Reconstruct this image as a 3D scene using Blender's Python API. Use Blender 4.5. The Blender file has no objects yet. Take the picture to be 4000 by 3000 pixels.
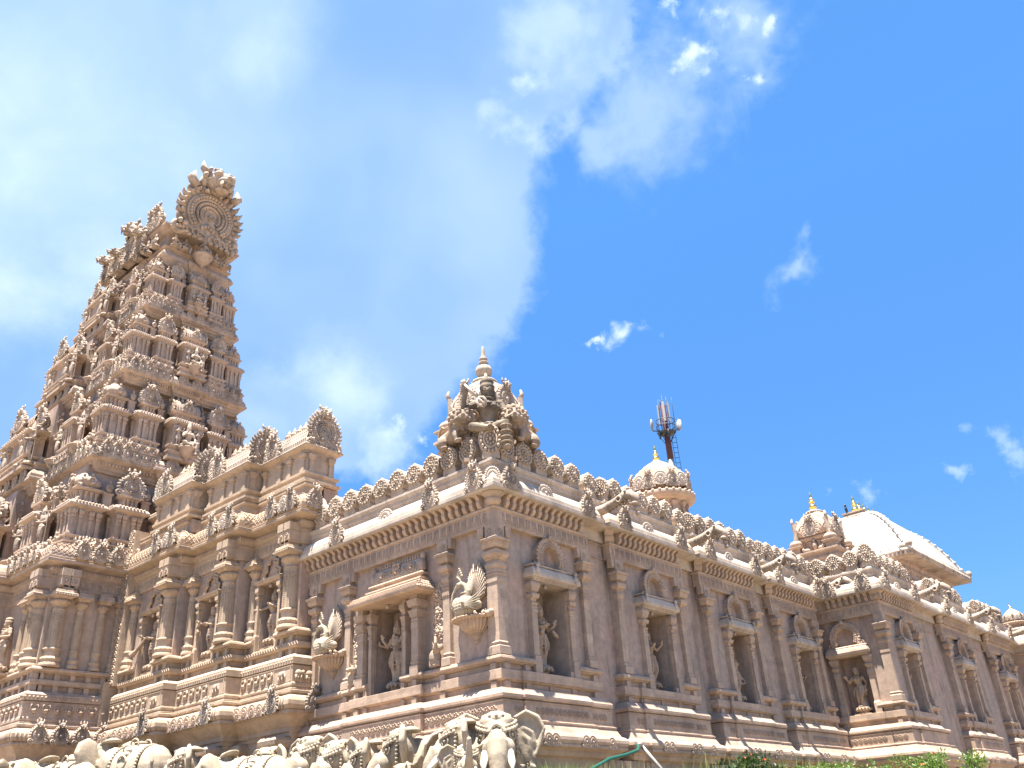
import bpy, math, random
import numpy as np
from mathutils import Matrix, Vector, Euler
random.seed(7)
PI = math.pi
SC = bpy.context.scene
COL = SC.collection

# ------------------------------------------------------------------ camera
CAMLOC = (10.23575, -11.23709, 1.6)
R_ = Vector((0.74023301, 0.67018974, -0.05385922))
U_ = Vector((0.3488274, -0.3143306, 0.88290187))
F_ = Vector((-0.57478217, 0.67234068, 0.46645843))
cd = bpy.data.cameras.new('camera'); cam = bpy.data.objects.new('camera', cd); COL.objects.link(cam)
cd.sensor_width = 36.0; cd.lens = 36.0 * 3437.41 / 4000.0; cd.clip_start = 0.05; cd.clip_end = 5000
mw = Matrix.Identity(4)
for i in range(3):
    mw[i][0] = R_[i]; mw[i][1] = U_[i]; mw[i][2] = -F_[i]; mw[i][3] = CAMLOC[i]
cam.matrix_world = mw
SC.camera = cam

# ------------------------------------------------------------------ sun, sky
SUN = Vector((0.045, -0.20, 1.0)).normalized()
sl = bpy.data.lights.new('sun', 'SUN'); sl.energy = 5.0; sl.angle = math.radians(0.53); sl.color = (1.0, 0.94, 0.85)
so = bpy.data.objects.new('sun', sl); COL.objects.link(so)
so.rotation_euler = SUN.to_track_quat('Z', 'Y').to_euler(); so.location = (0, -20, 60)
SC.view_settings.view_transform = 'Standard'; SC.view_settings.look = 'None'
SC.view_settings.gamma = 1.0; SC.view_settings.use_curve_mapping = False
SC.view_settings.exposure = 2.2
SKY_STRENGTH = 0.0515

def build_world():
    w = bpy.data.worlds.new('World'); SC.world = w; w.use_nodes = True
    nt = w.node_tree; nt.nodes.clear(); N = nt.nodes.new; L = nt.links.new
    out = N('ShaderNodeOutputWorld'); bg = N('ShaderNodeBackground'); bg.inputs[1].default_value = SKY_STRENGTH
    L(bg.outputs[0], out.inputs[0])
    sky = N('ShaderNodeTexSky'); sky.sky_type = 'NISHITA'; sky.sun_disc = False
    sky.sun_elevation = math.asin(SUN.z); sky.sun_rotation = math.atan2(SUN.x, SUN.y)
    sky.altitude = 100; sky.air_density = 1.0; sky.dust_density = 0.6; sky.ozone_density = 1.6
    tint = N('ShaderNodeMix'); tint.data_type = 'RGBA'; tint.blend_type = 'MULTIPLY'; tint.inputs[0].default_value = 1
    tcz = N('ShaderNodeTexCoord'); sz = N('ShaderNodeSeparateXYZ'); L(tcz.outputs['Generated'], sz.inputs[0])
    mr = N('ShaderNodeMapRange'); mr.inputs[1].default_value = 0.0; mr.inputs[2].default_value = 0.62; L(sz.outputs[2], mr.inputs[0])
    tg = N('ShaderNodeMix'); tg.data_type = 'RGBA'; L(mr.outputs[0], tg.inputs[0]); tg.inputs[6].default_value = SKY_LOW; tg.inputs[7].default_value = SKY_TINT
    L(tg.outputs[2], tint.inputs[7])
    L(sky.outputs[0], tint.inputs[6])
    tc = N('ShaderNodeTexCoord')
    nrm = N('ShaderNodeVectorMath'); nrm.operation = 'NORMALIZE'; L(tc.outputs['Generated'], nrm.inputs[0])
    D = nrm.outputs[0]
    def val(x):
        return x
    def math_(op, a, b=None, c=None, clamp=False):
        m = N('ShaderNodeMath'); m.operation = op; m.use_clamp = clamp
        for i, x in enumerate((a, b, c)):
            if x is None: continue
            if isinstance(x, (int, float)): m.inputs[i].default_value = x
            else: L(x, m.inputs[i])
        return m.outputs[0]
    def noise(scale, detail, rough, dist=0.0, off=(0, 0, 0), sc=(1, 1, 1)):
        mp = N('ShaderNodeMapping'); mp.inputs['Location'].default_value = off; mp.inputs['Scale'].default_value = sc
        L(D, mp.inputs[0])
        n = N('ShaderNodeTexNoise'); n.inputs['Scale'].default_value = scale; n.inputs['Detail'].default_value = detail
        n.inputs['Roughness'].default_value = rough; n.inputs['Distortion'].default_value = dist
        L(mp.outputs[0], n.inputs['Vector']); return n.outputs[0]
    def smooth(x, a, b):
        r = N('ShaderNodeMapRange'); r.interpolation_type = 'SMOOTHSTEP'
        r.inputs[1].default_value = a; r.inputs[2].default_value = b; L(x, r.inputs[0]); return r.outputs[0]
    def direction(px, py):      # direction of a cloud in the sky, fixed in the world
        d = R_ * ((px - 2000) / 3437.41) + U_ * (-(py - 1500) / 3437.41) + F_
        return d.normalized()
    def warp(vec, scale, detail, amt, off):
        mp = N('ShaderNodeMapping'); mp.inputs['Location'].default_value = off; L(D, mp.inputs[0])
        n = N('ShaderNodeTexNoise'); n.inputs['Scale'].default_value = scale; n.inputs['Detail'].default_value = detail; n.inputs['Roughness'].default_value = 0.62
        L(mp.outputs[0], n.inputs['Vector'])
        a = N('ShaderNodeVectorMath'); a.operation = 'SUBTRACT'; L(n.outputs[1], a.inputs[0]); a.inputs[1].default_value = (.5, .5, .5)
        b = N('ShaderNodeVectorMath'); b.operation = 'SCALE'; L(a.outputs[0], b.inputs[0]); b.inputs['Scale'].default_value = amt
        c = N('ShaderNodeVectorMath'); c.operation = 'ADD'; L(vec, c.inputs[0]); L(b.outputs[0], c.inputs[1]); return c.outputs[0]
    DW = warp(D, 4.2, 8, 0.24, (2, 7, 1))
    DF = warp(warp(D, 9.0, 3, 0.16, (1, 3, 8)), 24.0, 9, 0.085, (4, 0, 6))
    def blob(px, py, rad, W=None):
        d = direction(px, py)
        v = N('ShaderNodeVectorMath'); v.operation = 'DISTANCE'; L(W or D, v.inputs[0]); v.inputs[1].default_value = d
        return math_('SUBTRACT', 1.0, math_('DIVIDE', v.outputs['Value'], rad / 3437.41))
    def union(lst, W=None):
        o = blob(*lst[0], W)
        for b in lst[1:]: o = math_('SMOOTH_MAX', o, blob(*b, W), 0.25)
        return o
    n_big = noise(5.0, 9, 0.55, 0.4)
    n_fine = noise(13.0, 10, 0.6, 0.8, (3, 1, 2))
    n_soft = noise(2.6, 4, 0.5, 0.0, (5, 2, 9))
    # the wide pale veil on the left half of the sky
    veil = math_('ADD', union(VEIL, DW), math_('MULTIPLY', math_('SUBTRACT', n_fine, 0.5), 0.10))
    m_veil = math_('MULTIPLY', smooth(veil, 0.0, 0.22), math_('ADD', 0.17, math_('MULTIPLY', smooth(n_soft, 0.30, 0.72), 0.26)))
    # brighter puffs inside it
    p1 = union(PUFF, DW)
    m_puff = math_('MULTIPLY', smooth(p1, 0.0, 1.0), math_('ADD', .20, math_('MULTIPLY', smooth(n_big, .35, .70), .42)))
    # small torn clouds on the right
    s1 = math_('ADD', union(WISP, DF), math_('MULTIPLY', math_('SUBTRACT', n_fine, 0.5), 1.2))
    m_wisp = math_('MULTIPLY', smooth(s1, 0.15, 0.95), 0.80)
    s2 = math_('ADD', union(THIN, DF), math_('MULTIPLY', math_('SUBTRACT', n_fine, 0.5), 0.9))
    m_thin = math_('MULTIPLY', smooth(s2, 0.0, 0.9), 0.36)
    keep = None
    for m in (m_veil, m_puff, m_wisp, m_thin):
        k = math_('SUBTRACT', 1.0, m, clamp=True)
        keep = k if keep is None else math_('MULTIPLY', keep, k)
    cover = math_('SUBTRACT', 1.0, keep, clamp=True)
    mix = N('ShaderNodeMix'); mix.data_type = 'RGBA'; L(cover, mix.inputs[0])
    L(tint.outputs[2], mix.inputs[6]); mix.inputs[7].default_value = CLOUD_COL
    L(mix.outputs[2], bg.inputs[0])
SKY_LOW = (0.34, 0.50, 0.80, 1)
SKY_TINT = (0.50, 0.96, 1.30, 1)
CLOUD_COL = (4.6, 5.4, 5.9, 1)
VEIL = [(300, 250, 1300), (1050, 300, 960), (1480, 600, 640), (1560, 1000, 540), (700, 900, 900), (200, 1400, 700),
        (1350, 1500, 430), (1750, 40, 560), (2060, -60, 330), (1300, 1250, 600)]
PUFF = [(1300, 1480, 330), (300, 730, 600), (120, 1050, 420), (900, 1620, 330), (450, 1010, 380), (1590, 1650, 90), (1000, 30, 420), (1990, 240, 90)]
WISP = [(2420, 1265, 120), (2820, 130, 130), (2700, 260, 90), (2930, 270, 80), (2600, 50, 80), (3000, 60, 90), (2300, 1300, 60), (1600, 1660, 70)]
THIN = [(2480, 420, 380), (3110, 980, 150), (2200, 120, 260), (3960, 1740, 80), (3330, 1920, 70), (2320, 560, 220), (1500, 1800, 160), (3700, 1830, 60), (2900, 130, 300), (2130, 480, 160)]
build_world()
# ------------------------------------------------------------------ mesh helpers
class MB:
    """collects shapes and links them as ONE mesh object"""
    def __init__(self): self.v = []; self.f = []; self.s = []; self.n = 0
    def add(self, vf, M=None, smooth=False):
        v, f = vf
        v = np.asarray(v, float)
        if M is not None:
            A = np.array(M); v = v @ A[:3, :3].T + A[:3, 3]
        self.v.append(v); n = self.n
        self.f.extend([tuple(i + n for i in q) for q in f]); self.s.extend([smooth] * len(f))
        self.n += len(v); return self
    def mesh(self, name, mat, offset=(0, 0, 0)):
        me = bpy.data.meshes.new(name)
        V = np.concatenate(self.v) - np.array(offset) if self.v else np.zeros((0, 3))
        me.from_pydata(V.tolist(), [], self.f); me.polygons.foreach_set('use_smooth', self.s)
        me.materials.append(mat); me.update(); return me
    def build(self, name, mat, parent=None, loc=None):
        """coordinates are world ones; the object sits at its parent's origin unless loc is given"""
        base = world_loc(parent) if parent is not None else Vector(loc or (0, 0, 0))
        o = bpy.data.objects.new(name, self.mesh(name, mat, base)); COL.objects.link(o)
        if parent is not None: o.parent = parent
        else: o.location = base
        return o
def world_loc(o):
    p = Vector((0, 0, 0))
    while o is not None:
        p += o.location; o = o.parent
    return p
def link_mesh(name, me, parent, loc, rz=0.0, scale=(1, 1, 1), rot=None):
    o = bpy.data.objects.new(name, me); COL.objects.link(o)
    l = Vector(loc)
    if parent is not None: o.parent = parent; l = l - world_loc(parent)
    o.location = l; o.rotation_euler = rot if rot else (0, 0, rz); o.scale = scale if hasattr(scale, '__len__') else (scale,) * 3
    return o
def thing(name, label, cat, loc=(0, 0, 0), group=None, rz=0.0):
    o = bpy.data.objects.new(name, None); COL.objects.link(o); o.location = loc; o.rotation_euler = (0, 0, rz)
    o.empty_display_size = 0.2
    o['label'] = label; o['category'] = cat
    if group: o['group'] = group
    return o
def tag(o, label, cat, group=None):
    o['label'] = label; o['category'] = cat
    if group: o['group'] = group
    return o
def T(x=0, y=0, z=0, rz=0, s=1, rx=0, ry=0):
    sv = s if hasattr(s, '__len__') else (s, s, s)
    return Matrix.Translation((x, y, z)) @ Euler((rx, ry, rz)).to_matrix().to_4x4() @ Matrix.Diagonal((*sv, 1))

def box(x0, x1, y0, y1, z0, z1):
    v = [(x0, y0, z0), (x1, y0, z0), (x1, y1, z0), (x0, y1, z0), (x0, y0, z1), (x1, y0, z1), (x1, y1, z1), (x0, y1, z1)]
    return v, [(0, 3, 2, 1), (4, 5, 6, 7), (0, 1, 5, 4), (1, 2, 6, 5), (2, 3, 7, 6), (3, 0, 4, 7)]
def lathe(prof, n=12, a0=0.0, a1=2 * PI, sq=None, ph=0.0, flute=0, fl=0.0):
    """prof: (r, z) from bottom to top. sq: superellipse exponent for squarish plans"""
    full = abs(a1 - a0 - 2 * PI) < 1e-6; m = n if full else n + 1
    v = []; f = []
    for r, z in prof:
        for i in range(m):
            a = a0 + (a1 - a0) * i / n + ph
            c, s = math.cos(a), math.sin(a); k = 1.0
            if sq: k = (abs(c) ** sq + abs(s) ** sq) ** (-1.0 / sq)
            if flute: k *= 1 + fl * abs(math.sin(a * flute / 2))
            v.append((r * k * c, r * k * s, z))
    for j in range(len(prof) - 1):
        for i in range(n):
            a = j * m + i; b = j * m + (i + 1) % m
            f.append((a, b, b + m, a + m))
    if full:
        if prof[0][0] > 1e-6: f.append(tuple(reversed(range(m))))
        if prof[-1][0] > 1e-6: f.append(tuple(range((len(prof) - 1) * m, len(prof) * m)))
    return v, f
_sph = {}
def sphere(c=(0, 0, 0), r=(1, 1, 1), n=8, k=5):
    if (n, k) not in _sph:
        pr = [(math.sin(PI * j / k), -math.cos(PI * j / k)) for j in range(k + 1)]
        pr[0] = (0.0, -1); pr[-1] = (0.0, 1)
        v = [(0, 0, -1)]; f = []
        for r_, z in pr[1:-1]:
            for i in range(n): v.append((r_ * math.cos(2 * PI * i / n), r_ * math.sin(2 * PI * i / n), z))
        v.append((0, 0, 1)); top = len(v) - 1
        for i in range(n): f.append((0, 1 + (i + 1) % n, 1 + i))
        for j in range(k - 2):
            for i in range(n):
                a = 1 + j * n + i; b = 1 + j * n + (i + 1) % n
                f.append((a, b, b + n, a + n))
        o = 1 + (k - 2) * n
        for i in range(n): f.append((o + i, o + (i + 1) % n, top))
        _sph[(n, k)] = (np.array(v, float), f)
    v, f = _sph[(n, k)]
    rr = np.array(r if hasattr(r, '__len__') else (r, r, r), float)
    return v * rr + np.array(c, float), f
def tube(pts, rad, n=7, flat=None):
    """tapered tube along points; closed ends"""
    P = [Vector(p) for p in pts]; rad = rad if hasattr(rad, '__len__') else [rad] * len(P)
    v = []; f = []; prev = None
    for i, p in enumerate(P):
        d = (P[min(i + 1, len(P) - 1)] - P[max(i - 1, 0)]).normalized()
        if prev is None:
            a = d.orthogonal().normalized()
        else:
            a = (prev - d * prev.dot(d)).normalized()
        prev = a; b = d.cross(a)
        for k in range(n):
            t = 2 * PI * k / n
            v.append(tuple(p + (a * math.cos(t) + b * math.sin(t)) * rad[i]))
    for i in range(len(P) - 1):
        for k in range(n):
            q = i * n + k; w = i * n + (k + 1) % n
            f.append((q, w, w + n, q + n))
    f.append(tuple(reversed(range(n)))); f.append(tuple(range((len(P) - 1) * n, len(P) * n)))
    return v, f
def ring(R, r, n=20, k=6, a0=0.0, a1=2 * PI, sq=1.0):
    """torus (or arc) standing upright in XZ"""
    full = abs(a1 - a0 - 2 * PI) < 1e-6; m = n if full else n + 1; v = []; f = []
    for i in range(m):
        a = a0 + (a1 - a0) * i / n
        for j in range(k):
            b = 2 * PI * j / k; q = R + r * math.cos(b)
            v.append((q * math.cos(a), r * sq * math.sin(b), q * math.sin(a)))
    for i in range(n):
        for j in range(k):
            a = i * k + j; b = i * k + (j + 1) % k; i2 = ((i + 1) % m) * k
            f.append((a, i2 + j, i2 + (j + 1) % k, b))
    return v, f
def prism(poly, y0, y1):
    """outline (x, z) counter-clockwise seen from the front (-Y), front at y0, back at y1"""
    n = len(poly)
    v = [(x, y0, z) for x, z in poly] + [(x, y1, z) for x, z in poly]
    f = [tuple(range(n)), tuple(reversed(range(n, 2 * n)))]
    for i in range(n): f.append((i, i + n, (i + 1) % n + n, (i + 1) % n))
    return v, f
def stack(secs, cx=0.0, y=0.0):
    """block against a wall at y: sections (z, half_width, depth) bottom to top"""
    v = []; f = []
    for z, w, d in secs: v += [(cx - w, y, z), (cx - w, y - d, z), (cx + w, y - d, z), (cx + w, y, z)]
    for i in range(len(secs) - 1):
        o = 4 * i
        for k in range(4): f.append((o + k, o + (k + 1) % 4, o + 4 + (k + 1) % 4, o + 4 + k))
    f.append((3, 2, 1, 0)); o = 4 * (len(secs) - 1); f.append((o, o + 1, o + 2, o + 3))
    return v, f
def sweep(prof, path, back=-0.25, closed=False):
    """prof: (out, z) bottom to top, swept along the plan path; outward is the right-hand side of travel"""
    P = [Vector((p[0], p[1])) for p in path]; n = len(P)
    pr = list(prof)
    if not closed: pr = [(back, prof[0][1])] + pr + [(back, prof[-1][1])]
    else: pr = [(back, prof[0][1])] + pr + [(back, prof[-1][1])]
    dirs = []
    for i in range(n - 1 if not closed else n):
        d = (P[(i + 1) % n] - P[i]).normalized(); dirs.append(d)
    v = []; f = []
    for i in range(n):
        if closed: d0 = dirs[i - 1]; d1 = dirs[i]
        else: d0 = dirs[max(i - 1, 0)]; d1 = dirs[min(i, n - 2)]
        n0 = Vector((d0.y, -d0.x)); n1 = Vector((d1.y, -d1.x))
        m = n0 + n1
        m = m / max(m.dot(n0), 0.25)
        for o, z in pr: v.append((P[i].x + m.x * o, P[i].y + m.y * o, z))
    k = len(pr)
    for i in range(n - 1 if not closed else n):
        a = i * k; b = ((i + 1) % n) * k
        for j in range(k):
            j2 = (j + 1) % k
            f.append((a + j, b + j, b + j2, a + j2))
    if not closed:
        f.append(tuple(range(k))); f.append(tuple(reversed(range((n - 1) * k, n * k))))
    return v, f
def panel(u0, u1, z0, z1, holes, y=0.0, side=0.0):
    """wall facing -Y at y with rectangular niches: holes = (ua, ub, za, zb, depth)"""
    us = sorted({u0, u1, *[h[0] for h in holes], *[h[1] for h in holes]}); zs = sorted({z0, z1, *[h[2] for h in holes], *[h[3] for h in holes]})
    v = []; f = []
    def quad(a, b, c, d):
        n = len(v); v.extend((a, b, c, d)); f.append((n, n + 1, n + 2, n + 3))
    for i in range(len(us) - 1):
        for j in range(len(zs) - 1):
            cu = (us[i] + us[i + 1]) / 2; cz = (zs[j] + zs[j + 1]) / 2
            if any(h[0] < cu < h[1] and h[2] < cz < h[3] for h in holes): continue
            quad((us[i], y, zs[j]), (us[i + 1], y, zs[j]), (us[i + 1], y, zs[j + 1]), (us[i], y, zs[j + 1]))
    for a, b, c, d, dep in holes:
        Y = y + dep
        quad((a, Y, c), (b, Y, c), (b, Y, d), (a, Y, d))
        quad((a, y, c), (a, Y, c), (a, Y, d), (a, y, d)); quad((b, Y, c), (b, y, c), (b, y, d), (b, Y, d))
        quad((a, y, c), (b, y, c), (b, Y, c), (a, Y, c)); quad((a, Y, d), (b, Y, d), (b, y, d), (a, y, d))
    if side:
        quad((u0, y + side, z0), (u0, y, z0), (u0, y, z1), (u0, y + side, z1)); quad((u1, y, z0), (u1, y + side, z0), (u1, y + side, z1), (u1, y, z1))
    return v, f
def sculpt(shapes, voxel, smooth=3, mat=None, name='sculpt', dec=None):
    """fuses overlapping shapes into one continuous carved surface"""
    mb = MB()
    for s in shapes: mb.add(s)
    me = mb.mesh(name, mat); o = bpy.data.objects.new(name, me); COL.objects.link(o)
    m = o.modifiers.new('r', 'REMESH'); m.mode = 'VOXEL'; m.voxel_size = voxel; m.use_smooth_shade = True
    if smooth: s = o.modifiers.new('s', 'SMOOTH'); s.factor = 0.5; s.iterations = smooth
    if dec: d = o.modifiers.new('d', 'DECIMATE'); d.ratio = dec
    dg = bpy.context.evaluated_depsgraph_get(); ev = o.evaluated_get(dg)
    out = bpy.data.meshes.new_from_object(ev); out.name = name
    bpy.data.objects.remove(o); bpy.data.meshes.remove(me)
    out.materials.clear(); out.materials.append(mat)
    out.polygons.foreach_set('use_smooth', [True] * len(out.polygons))
    return out
def crumbs(mb, n, area, r, M=None, rng=random):
    """carved foliage: n small lumps scattered over area (x0,x1,y0,y1,z0,z1)"""
    for i in range(n):
        p = (rng.uniform(area[0], area[1]), rng.uniform(area[2], area[3]), rng.uniform(area[4], area[5]))
        q = r * rng.uniform(0.6, 1.3)
        mb.add(sphere(p, (q * rng.uniform(.6, 1.3), q, q * rng.uniform(.6, 1.5)), 6, 4), M, True)
def repeats(parent, name, me, items, limit=100):
    """items: (loc, rz, scale): the first `limit` are parts of their own, the rest one mesh"""
    for loc, rz, s in items[:limit]: link_mesh(name, me, parent, loc, rz, s)
    rest = items[limit:]
    if rest:
        V = np.array([v.co[:] for v in me.vertices]); Fc = [tuple(p.vertices) for p in me.polygons]
        mb = MB()
        for loc, rz, s in rest: mb.add((V, Fc), T(*loc, rz=rz, s=s), True)
        o = mb.build(name, me.materials[0], parent); o['kind'] = 'stuff'

# ------------------------------------------------------------------ materials
def nodes(name):
    m = bpy.data.materials.new(name); m.use_nodes = True; nt = m.node_tree
    return m, nt, nt.nodes['Principled BSDF']
ALB = (0.725, 0.725, 0.685)
def stone(name, a, b, stain=(0.10, 0.09, 0.085), stain_amt=0.25, rough=0.85, bump=0.35, speck=0.25, blocks=0.0, streak=0.3, mottle=0.16):
    a, b, stain = [tuple(k * q for k, q in zip(ALB, t)) for t in (a, b, stain)]
    m, nt, bs = nodes(name); N = nt.nodes.new; L = nt.links.new
    geo = N('ShaderNodeNewGeometry'); P = geo.outputs['Position']
    def noise(scale, detail, rough_=0.55, vec=None):
        n = N('ShaderNodeTexNoise'); n.inputs['Scale'].default_value = scale; n.inputs['Detail'].default_value = detail
        n.inputs['Roughness'].default_value = rough_; L(vec or P, n.inputs['Vector']); return n.outputs[0]
    def ramp(x, lo, hi):
        r = N('ShaderNodeMapRange'); r.inputs[1].default_value = lo; r.inputs[2].default_value = hi; L(x, r.inputs[0]); return r.outputs[0]
    def mix(fac, c1, c2, mode='MIX'):
        x = N('ShaderNodeMix'); x.data_type = 'RGBA'; x.blend_type = mode
        if isinstance(fac, float): x.inputs[0].default_value = fac
        else: L(fac, x.inputs[0])
        for i, c in ((6, c1), (7, c2)):
            if isinstance(c, tuple): x.inputs[i].default_value = (*c, 1)
            else: L(c, x.inputs[i])
        return x.outputs[2]
    def mul(x, k):
        q = N('ShaderNodeMath'); q.operation = 'MULTIPLY'; L(x, q.inputs[0])
        if isinstance(k, (int, float)): q.inputs[1].default_value = k
        else: L(k, q.inputs[1])
        return q.outputs[0]
    c = mix(ramp(noise(0.9, 5), 0.35, 0.65), a, b)
    if blocks:
        sn = N('ShaderNodeVectorMath'); sn.operation = 'SNAP'; sn.inputs[1].default_value = (0.72, 0.72, 0.16); L(P, sn.inputs[0])
        wn = N('ShaderNodeTexWhiteNoise'); L(sn.outputs[0], wn.inputs[0])
        g = N('ShaderNodeMix'); g.data_type = 'RGBA'; L(wn.outputs[0], g.inputs[0])
        g.inputs[6].default_value = (1 - blocks, 1 - blocks, 1 - blocks * .9, 1); g.inputs[7].default_value = (1 + blocks, 1 + blocks * .9, 1 + blocks * .8, 1)
        c = mix(1.0, c, g.outputs[2], 'MULTIPLY')
    mo = N('ShaderNodeMix'); mo.data_type = 'RGBA'; L(ramp(noise(7.5, 6, 0.7), 0.32, 0.68), mo.inputs[0]); mo.inputs[6].default_value = (1 - mottle, 1 - mottle, 1 - mottle, 1); mo.inputs[7].default_value = (1 + mottle * .8, 1 + mottle * .8, 1 + mottle * .8, 1)
    c = mix(1.0, c, mo.outputs[2], 'MULTIPLY')
    sp = noise(55, 3, 0.7)
    c = mix(mul(ramp(sp, 0.52, 0.72), speck), c, tuple(x * 0.45 for x in a))
    c = mix(mul(ramp(noise(38, 2, 0.6), 0.60, 0.75), speck * 0.8), c, tuple(min(0.9, x * 1.5) for x in b))
    mp = N('ShaderNodeMapping'); mp.inputs['Scale'].default_value = (3.2, 3.2, 0.35); L(P, mp.inputs[0])
    st = mul(ramp(noise(1.0, 6, 0.6, mp.outputs[0]), 0.50, 0.66), streak)
    c = mix(st, c, tuple(x * 0.7 for x in stain))
    c = mix(mul(ramp(noise(2.3, 8, 0.65), 0.48, 0.70), stain_amt), c, stain)
    L(c, bs.inputs['Base Color']); bs.inputs['Roughness'].default_value = rough
    bs.inputs['Specular IOR Level'].default_value = 0.25
    b1 = N('ShaderNodeBump'); b1.inputs['Strength'].default_value = bump; b1.inputs['Distance'].default_value = 0.012
    L(noise(30, 5, 0.65), b1.inputs['Height'])
    L(b1.outputs[0], bs.inputs['Normal'])
    return m
def plain(name, col, rough=0.6, metal=0.0, vary=0.0, scale=8):
    m, nt, bs = nodes(name); bs.inputs['Roughness'].default_value = rough; bs.inputs['Metallic'].default_value = metal
    N = nt.nodes.new; L = nt.links.new
    g = N('ShaderNodeNewGeometry'); n = N('ShaderNodeTexNoise'); n.inputs['Scale'].default_value = scale; n.inputs['Detail'].default_value = 6
    L(g.outputs['Position'], n.inputs['Vector'])
    x = N('ShaderNodeMix'); x.data_type = 'RGBA'; L(n.outputs[0], x.inputs[0])
    x.inputs[6].default_value = (*[c * (1 - vary) for c in col], 1); x.inputs[7].default_value = (*[min(1, c * (1 + vary)) for c in col], 1)
    L(x.outputs[2], bs.inputs['Base Color']); return m
M_WALL = stone('rose_plaster', (0.55, 0.385, 0.31), (0.46, 0.37, 0.315), stain=(.20, .155, .13), stain_amt=0.40, bump=0.4, speck=0.4, streak=0.5, mottle=.20)
M_TRIM = stone('carved_sandstone', (0.57, 0.425, 0.33), (0.49, 0.36, 0.285), stain_amt=0.16, speck=0.32, blocks=0.10, streak=0.18)
M_BASE = stone('plinth_sandstone', (0.60, 0.435, 0.33), (0.51, 0.365, 0.285), stain_amt=0.25, speck=0.35, blocks=0.14, streak=0.15)
M_PALE = stone('pale_cornice_stone', (0.64, 0.53, 0.45), (0.55, 0.445, 0.38), stain_amt=0.28, speck=0.22, blocks=0.04, streak=0.25)
M_CREST = stone('weathered_carving', (0.56, 0.45, 0.37), (0.44, 0.345, 0.285), stain=(0.075, 0.07, 0.065), stain_amt=0.62, speck=0.35, streak=0.4)
M_MED = stone('medallion_stone', (0.60, 0.475, 0.385), (0.50, 0.39, 0.315), stain=(0.16, 0.14, 0.12), stain_amt=0.35, speck=0.25, streak=0.3)
M_TOWER = stone('tower_stone', (0.60, 0.455, 0.365), (0.51, 0.375, 0.30), stain_amt=0.22, speck=0.3, streak=0.3)
M_TCREST = stone('tower_carving', (0.61, 0.48, 0.39), (0.50, 0.385, 0.315), stain=(0.10, 0.09, 0.085), stain_amt=0.7, speck=0.35, streak=0.4)
M_PORCH = stone('golden_sandstone', (0.61, 0.455, 0.34), (0.52, 0.385, 0.285), stain_amt=0.18, speck=0.28, streak=0.2)
M_STATUE = stone('statue_stone', (0.54, 0.40, 0.30), (0.45, 0.325, 0.245), stain=(.16,.125,.10), stain_amt=0.35, speck=0.25, streak=0.25)
M_ELEPH = stone('elephant_stone', (0.53, 0.435, 0.34), (0.43, 0.35, 0.27), stain=(0.20, 0.185, 0.14), stain_amt=0.6, speck=0.3, streak=0.4, bump=.6)
M_WHITE = stone('whitewashed_roof', (0.60, 0.57, 0.55), (0.52, 0.49, 0.465), stain=(0.40, 0.35, 0.32), stain_amt=0.4, speck=0.15, streak=0.4)
M_DARKST = stone('blackened_stone', (0.20, 0.17, 0.14), (0.12, 0.105, 0.09), stain_amt=0.6, speck=0.2, streak=0.4)
M_GOLD = plain('gilded_brass', (0.75, 0.52, 0.16), 0.28, 1.0, 0.15, 20)
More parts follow.
